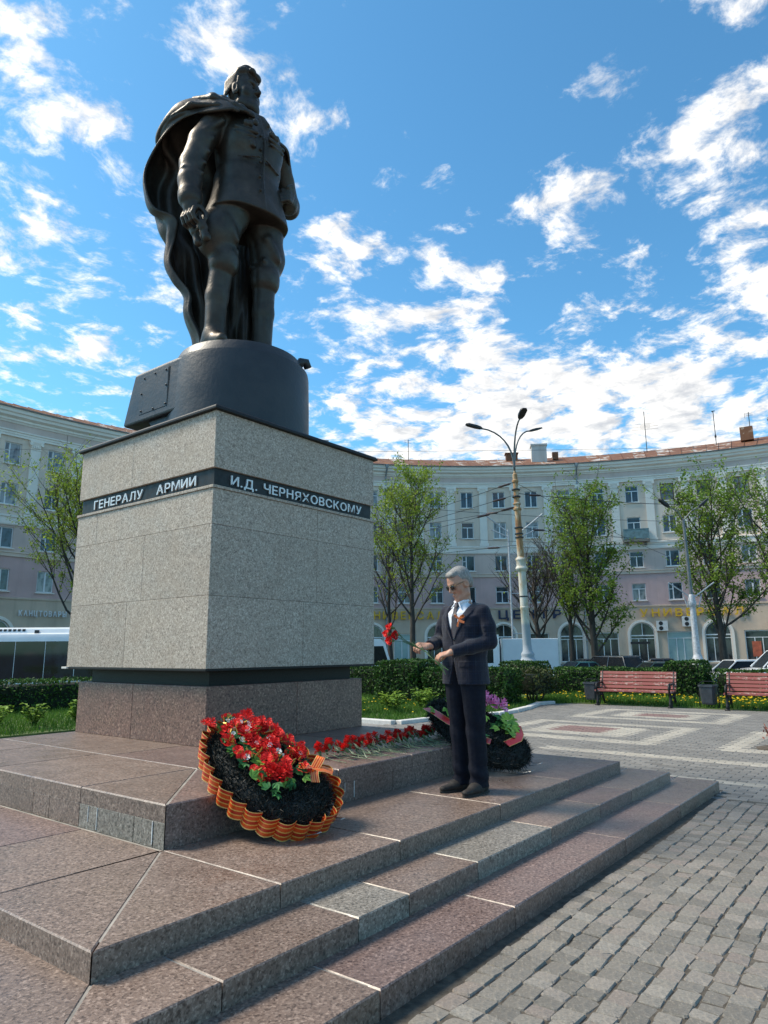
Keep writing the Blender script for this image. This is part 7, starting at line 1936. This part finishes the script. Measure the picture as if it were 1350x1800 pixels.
for i in range(85):
    y = rg.uniform(.22, .94); half = .5*W_*math.sin(math.pi*min(1, y/L__*.92+.06))*.85; x = rg.uniform(-.95, .95)*half
    put(LEAF[0 if rg.random() < .75 else 1], 'leaf', wr, x, y, .105+rg.uniform(0, .05), (rg.uniform(-.5, .5), rg.uniform(-.6, .2), 1), rg.uniform(.65, 1.05))
for i in range(16):
    y = rg.uniform(.3, .9); half = .5*W_*math.sin(math.pi*min(1, y/L__*.92+.06))*.8
    put(WHT, 'white_sprig', wr, rg.uniform(-.7, .8)*half, y, .155+rg.uniform(0, .03), (rg.uniform(-.5, .5), -.2, 1), rg.uniform(.8, 1.4))
gs_ = MB()
for i in range(90):
    y = rg.uniform(.33, .92); x = rg.uniform(-.8, .9)*.5*W_*math.sin(math.pi*min(1, y/L__*.92+.06))*.85; c = Vector((x, y, .13+rg.uniform(0, .05))); d = Vector((rg.gauss(0, .6), rg.gauss(0, .6), 1)).normalized(); gs_.tube([c, c+d*.03], [.006, .003], 4)
setp(gs_.build('gold_spray', M['gold_spray'], wr), kind='stuff')
# bow at the lower right
M['ribbon_bow_gold'] = ribbon_mat('ribbon_bow_gold')
def flat_bow(parent, c, sc):
    def strip(pts, w):
        Ls = []; Rs = []
        for i, p in enumerate(pts):
            p = Vector(p)*sc; t_ = (Vector(pts[min(i+1, len(pts)-1)])-Vector(pts[max(i-1, 0)])).normalized(); s_ = t_.cross(Vector((0, 0, 1))); s_ = s_.normalized() if s_.length > .1 else Vector((0, 1, 0)); Ls.append(Vector(c)+p-s_*w*sc); Rs.append(Vector(c)+p+s_*w*sc)
        return strip_mesh('ribbon_bow', Ls, Rs)
    b = link('ribbon_bow', strip([(0, 0, 0), (.06, .02, .05), (.12, .05, .04), (.125, .055, .01), (.05, .02, .01), (0, 0, .01), (-.06, .02, .05), (-.12, .05, .045), (-.125, .055, .01), (-.05, .02, .01), (0, 0, .012)], .035), M['ribbon_gilt'], parent)
    link('ribbon_tail', strip([(0, 0, .01), (.05, -.05, .02), (.10, -.10, .01)], .034), M['ribbon_gilt'], b); link('ribbon_tail', strip([(0, 0, .01), (-.06, -.05, .02), (-.10, -.11, .0)], .034), M['ribbon_gilt'], b)
def gilt():
    t = NT('ribbon_gilt'); u = t.attr('u')
    col = t.ramp(u, [(0, (.85, .55, .18)), (.06, (.75, .09, .012)), (.24, (.85, .45, .10)), (.30, (.55, .035, .01)), (.48, (.85, .45, .10)), (.54, (.75, .09, .012)), (.74, (.85, .45, .10)), (.80, (.55, .035, .01)), (.95, (.85, .55, .18))], 'CONSTANT')
    return t.done(col, .3, .15, .6)
M['ribbon_gilt'] = gilt()
for o in wr.children:
    if o.name.startswith('ribbon_pleat'): o.data.materials.clear(); o.data.materials.append(M['ribbon_gilt'])
flat_bow(wr, (.17, .24, .14), .85)
# second wreath behind the man
Mw2 = wreath_frame((1.86, -2.28, .385), (1.73, -1.29, .91), (.95, .12, .22))
w2, out2, rg = wreath('wreath', 'black wreath with pink flowers and red ribbon behind the legs of the man', Mw2, .80, 1.08, 77)
for (x, y, s_) in ((.24, .60, 1.25), (.31, .52, 1.15), (.27, .70, 1.1), (.18, .68, 1.0)): put(rg.choice(PINK), 'flower', w2, x, y, .20, (.25, -.2, 1), s_)
for i in range(36):
    y = rg.uniform(.25, .98); x = rg.uniform(-.30, .32); put(LEAF[1 if rg.random() < .6 else 0], 'leaf', w2, x, y, .11+rg.uniform(0, .08), (rg.uniform(-.5, .5), rg.uniform(-.4, .4), 1), rg.uniform(.9, 1.5))
def red_ribbon():
    t = NT('red_ribbon'); u = t.attr('u'); c = t.coord()
    col = t.ramp(u, [(0, (.62, .42, .10)), (.05, (.50, .02, .02)), (.95, (.62, .42, .10))], 'CONSTANT'); ln = t.noise(c, 60, 2)
    return t.done(col, .3, .05, .6)
M['red_ribbon'] = red_ribbon()
def band_strip(pts, w, nrm, nm, mat):
    Ls = []; Rs = []; nrm = Vector(nrm)
    for i, p in enumerate(pts):
        t_ = (Vector(pts[min(i+1, len(pts)-1)])-Vector(pts[max(i-1, 0)])).normalized(); s_ = t_.cross(nrm).normalized()*w; Ls.append(Vector(p)-s_); Rs.append(Vector(p)+s_)
    return link(nm, strip_mesh(nm, Ls, Rs), M[mat], w2)
band_strip([(-.30, .98, .10), (-.33, .86, .125), (-.33, .70, .12), (-.31, .55, .135), (-.28, .42, .12), (-.24, .30, .13)], .055, (0, 0, 1), 'mourning_ribbon', 'red_ribbon')
band_strip([(-.10, .20, .12), (.05, .16, .15), (.18, .20, .14), (.28, .28, .15)], .04, (0, 0, 1), 'mourning_ribbon', 'red_ribbon')
for i in range(8): put(LEAF[1], 'leaf', w2, .02+.04*i, .24+.015*i, .16, (rg.uniform(-.3, .3), -.3, 1), 1.3)
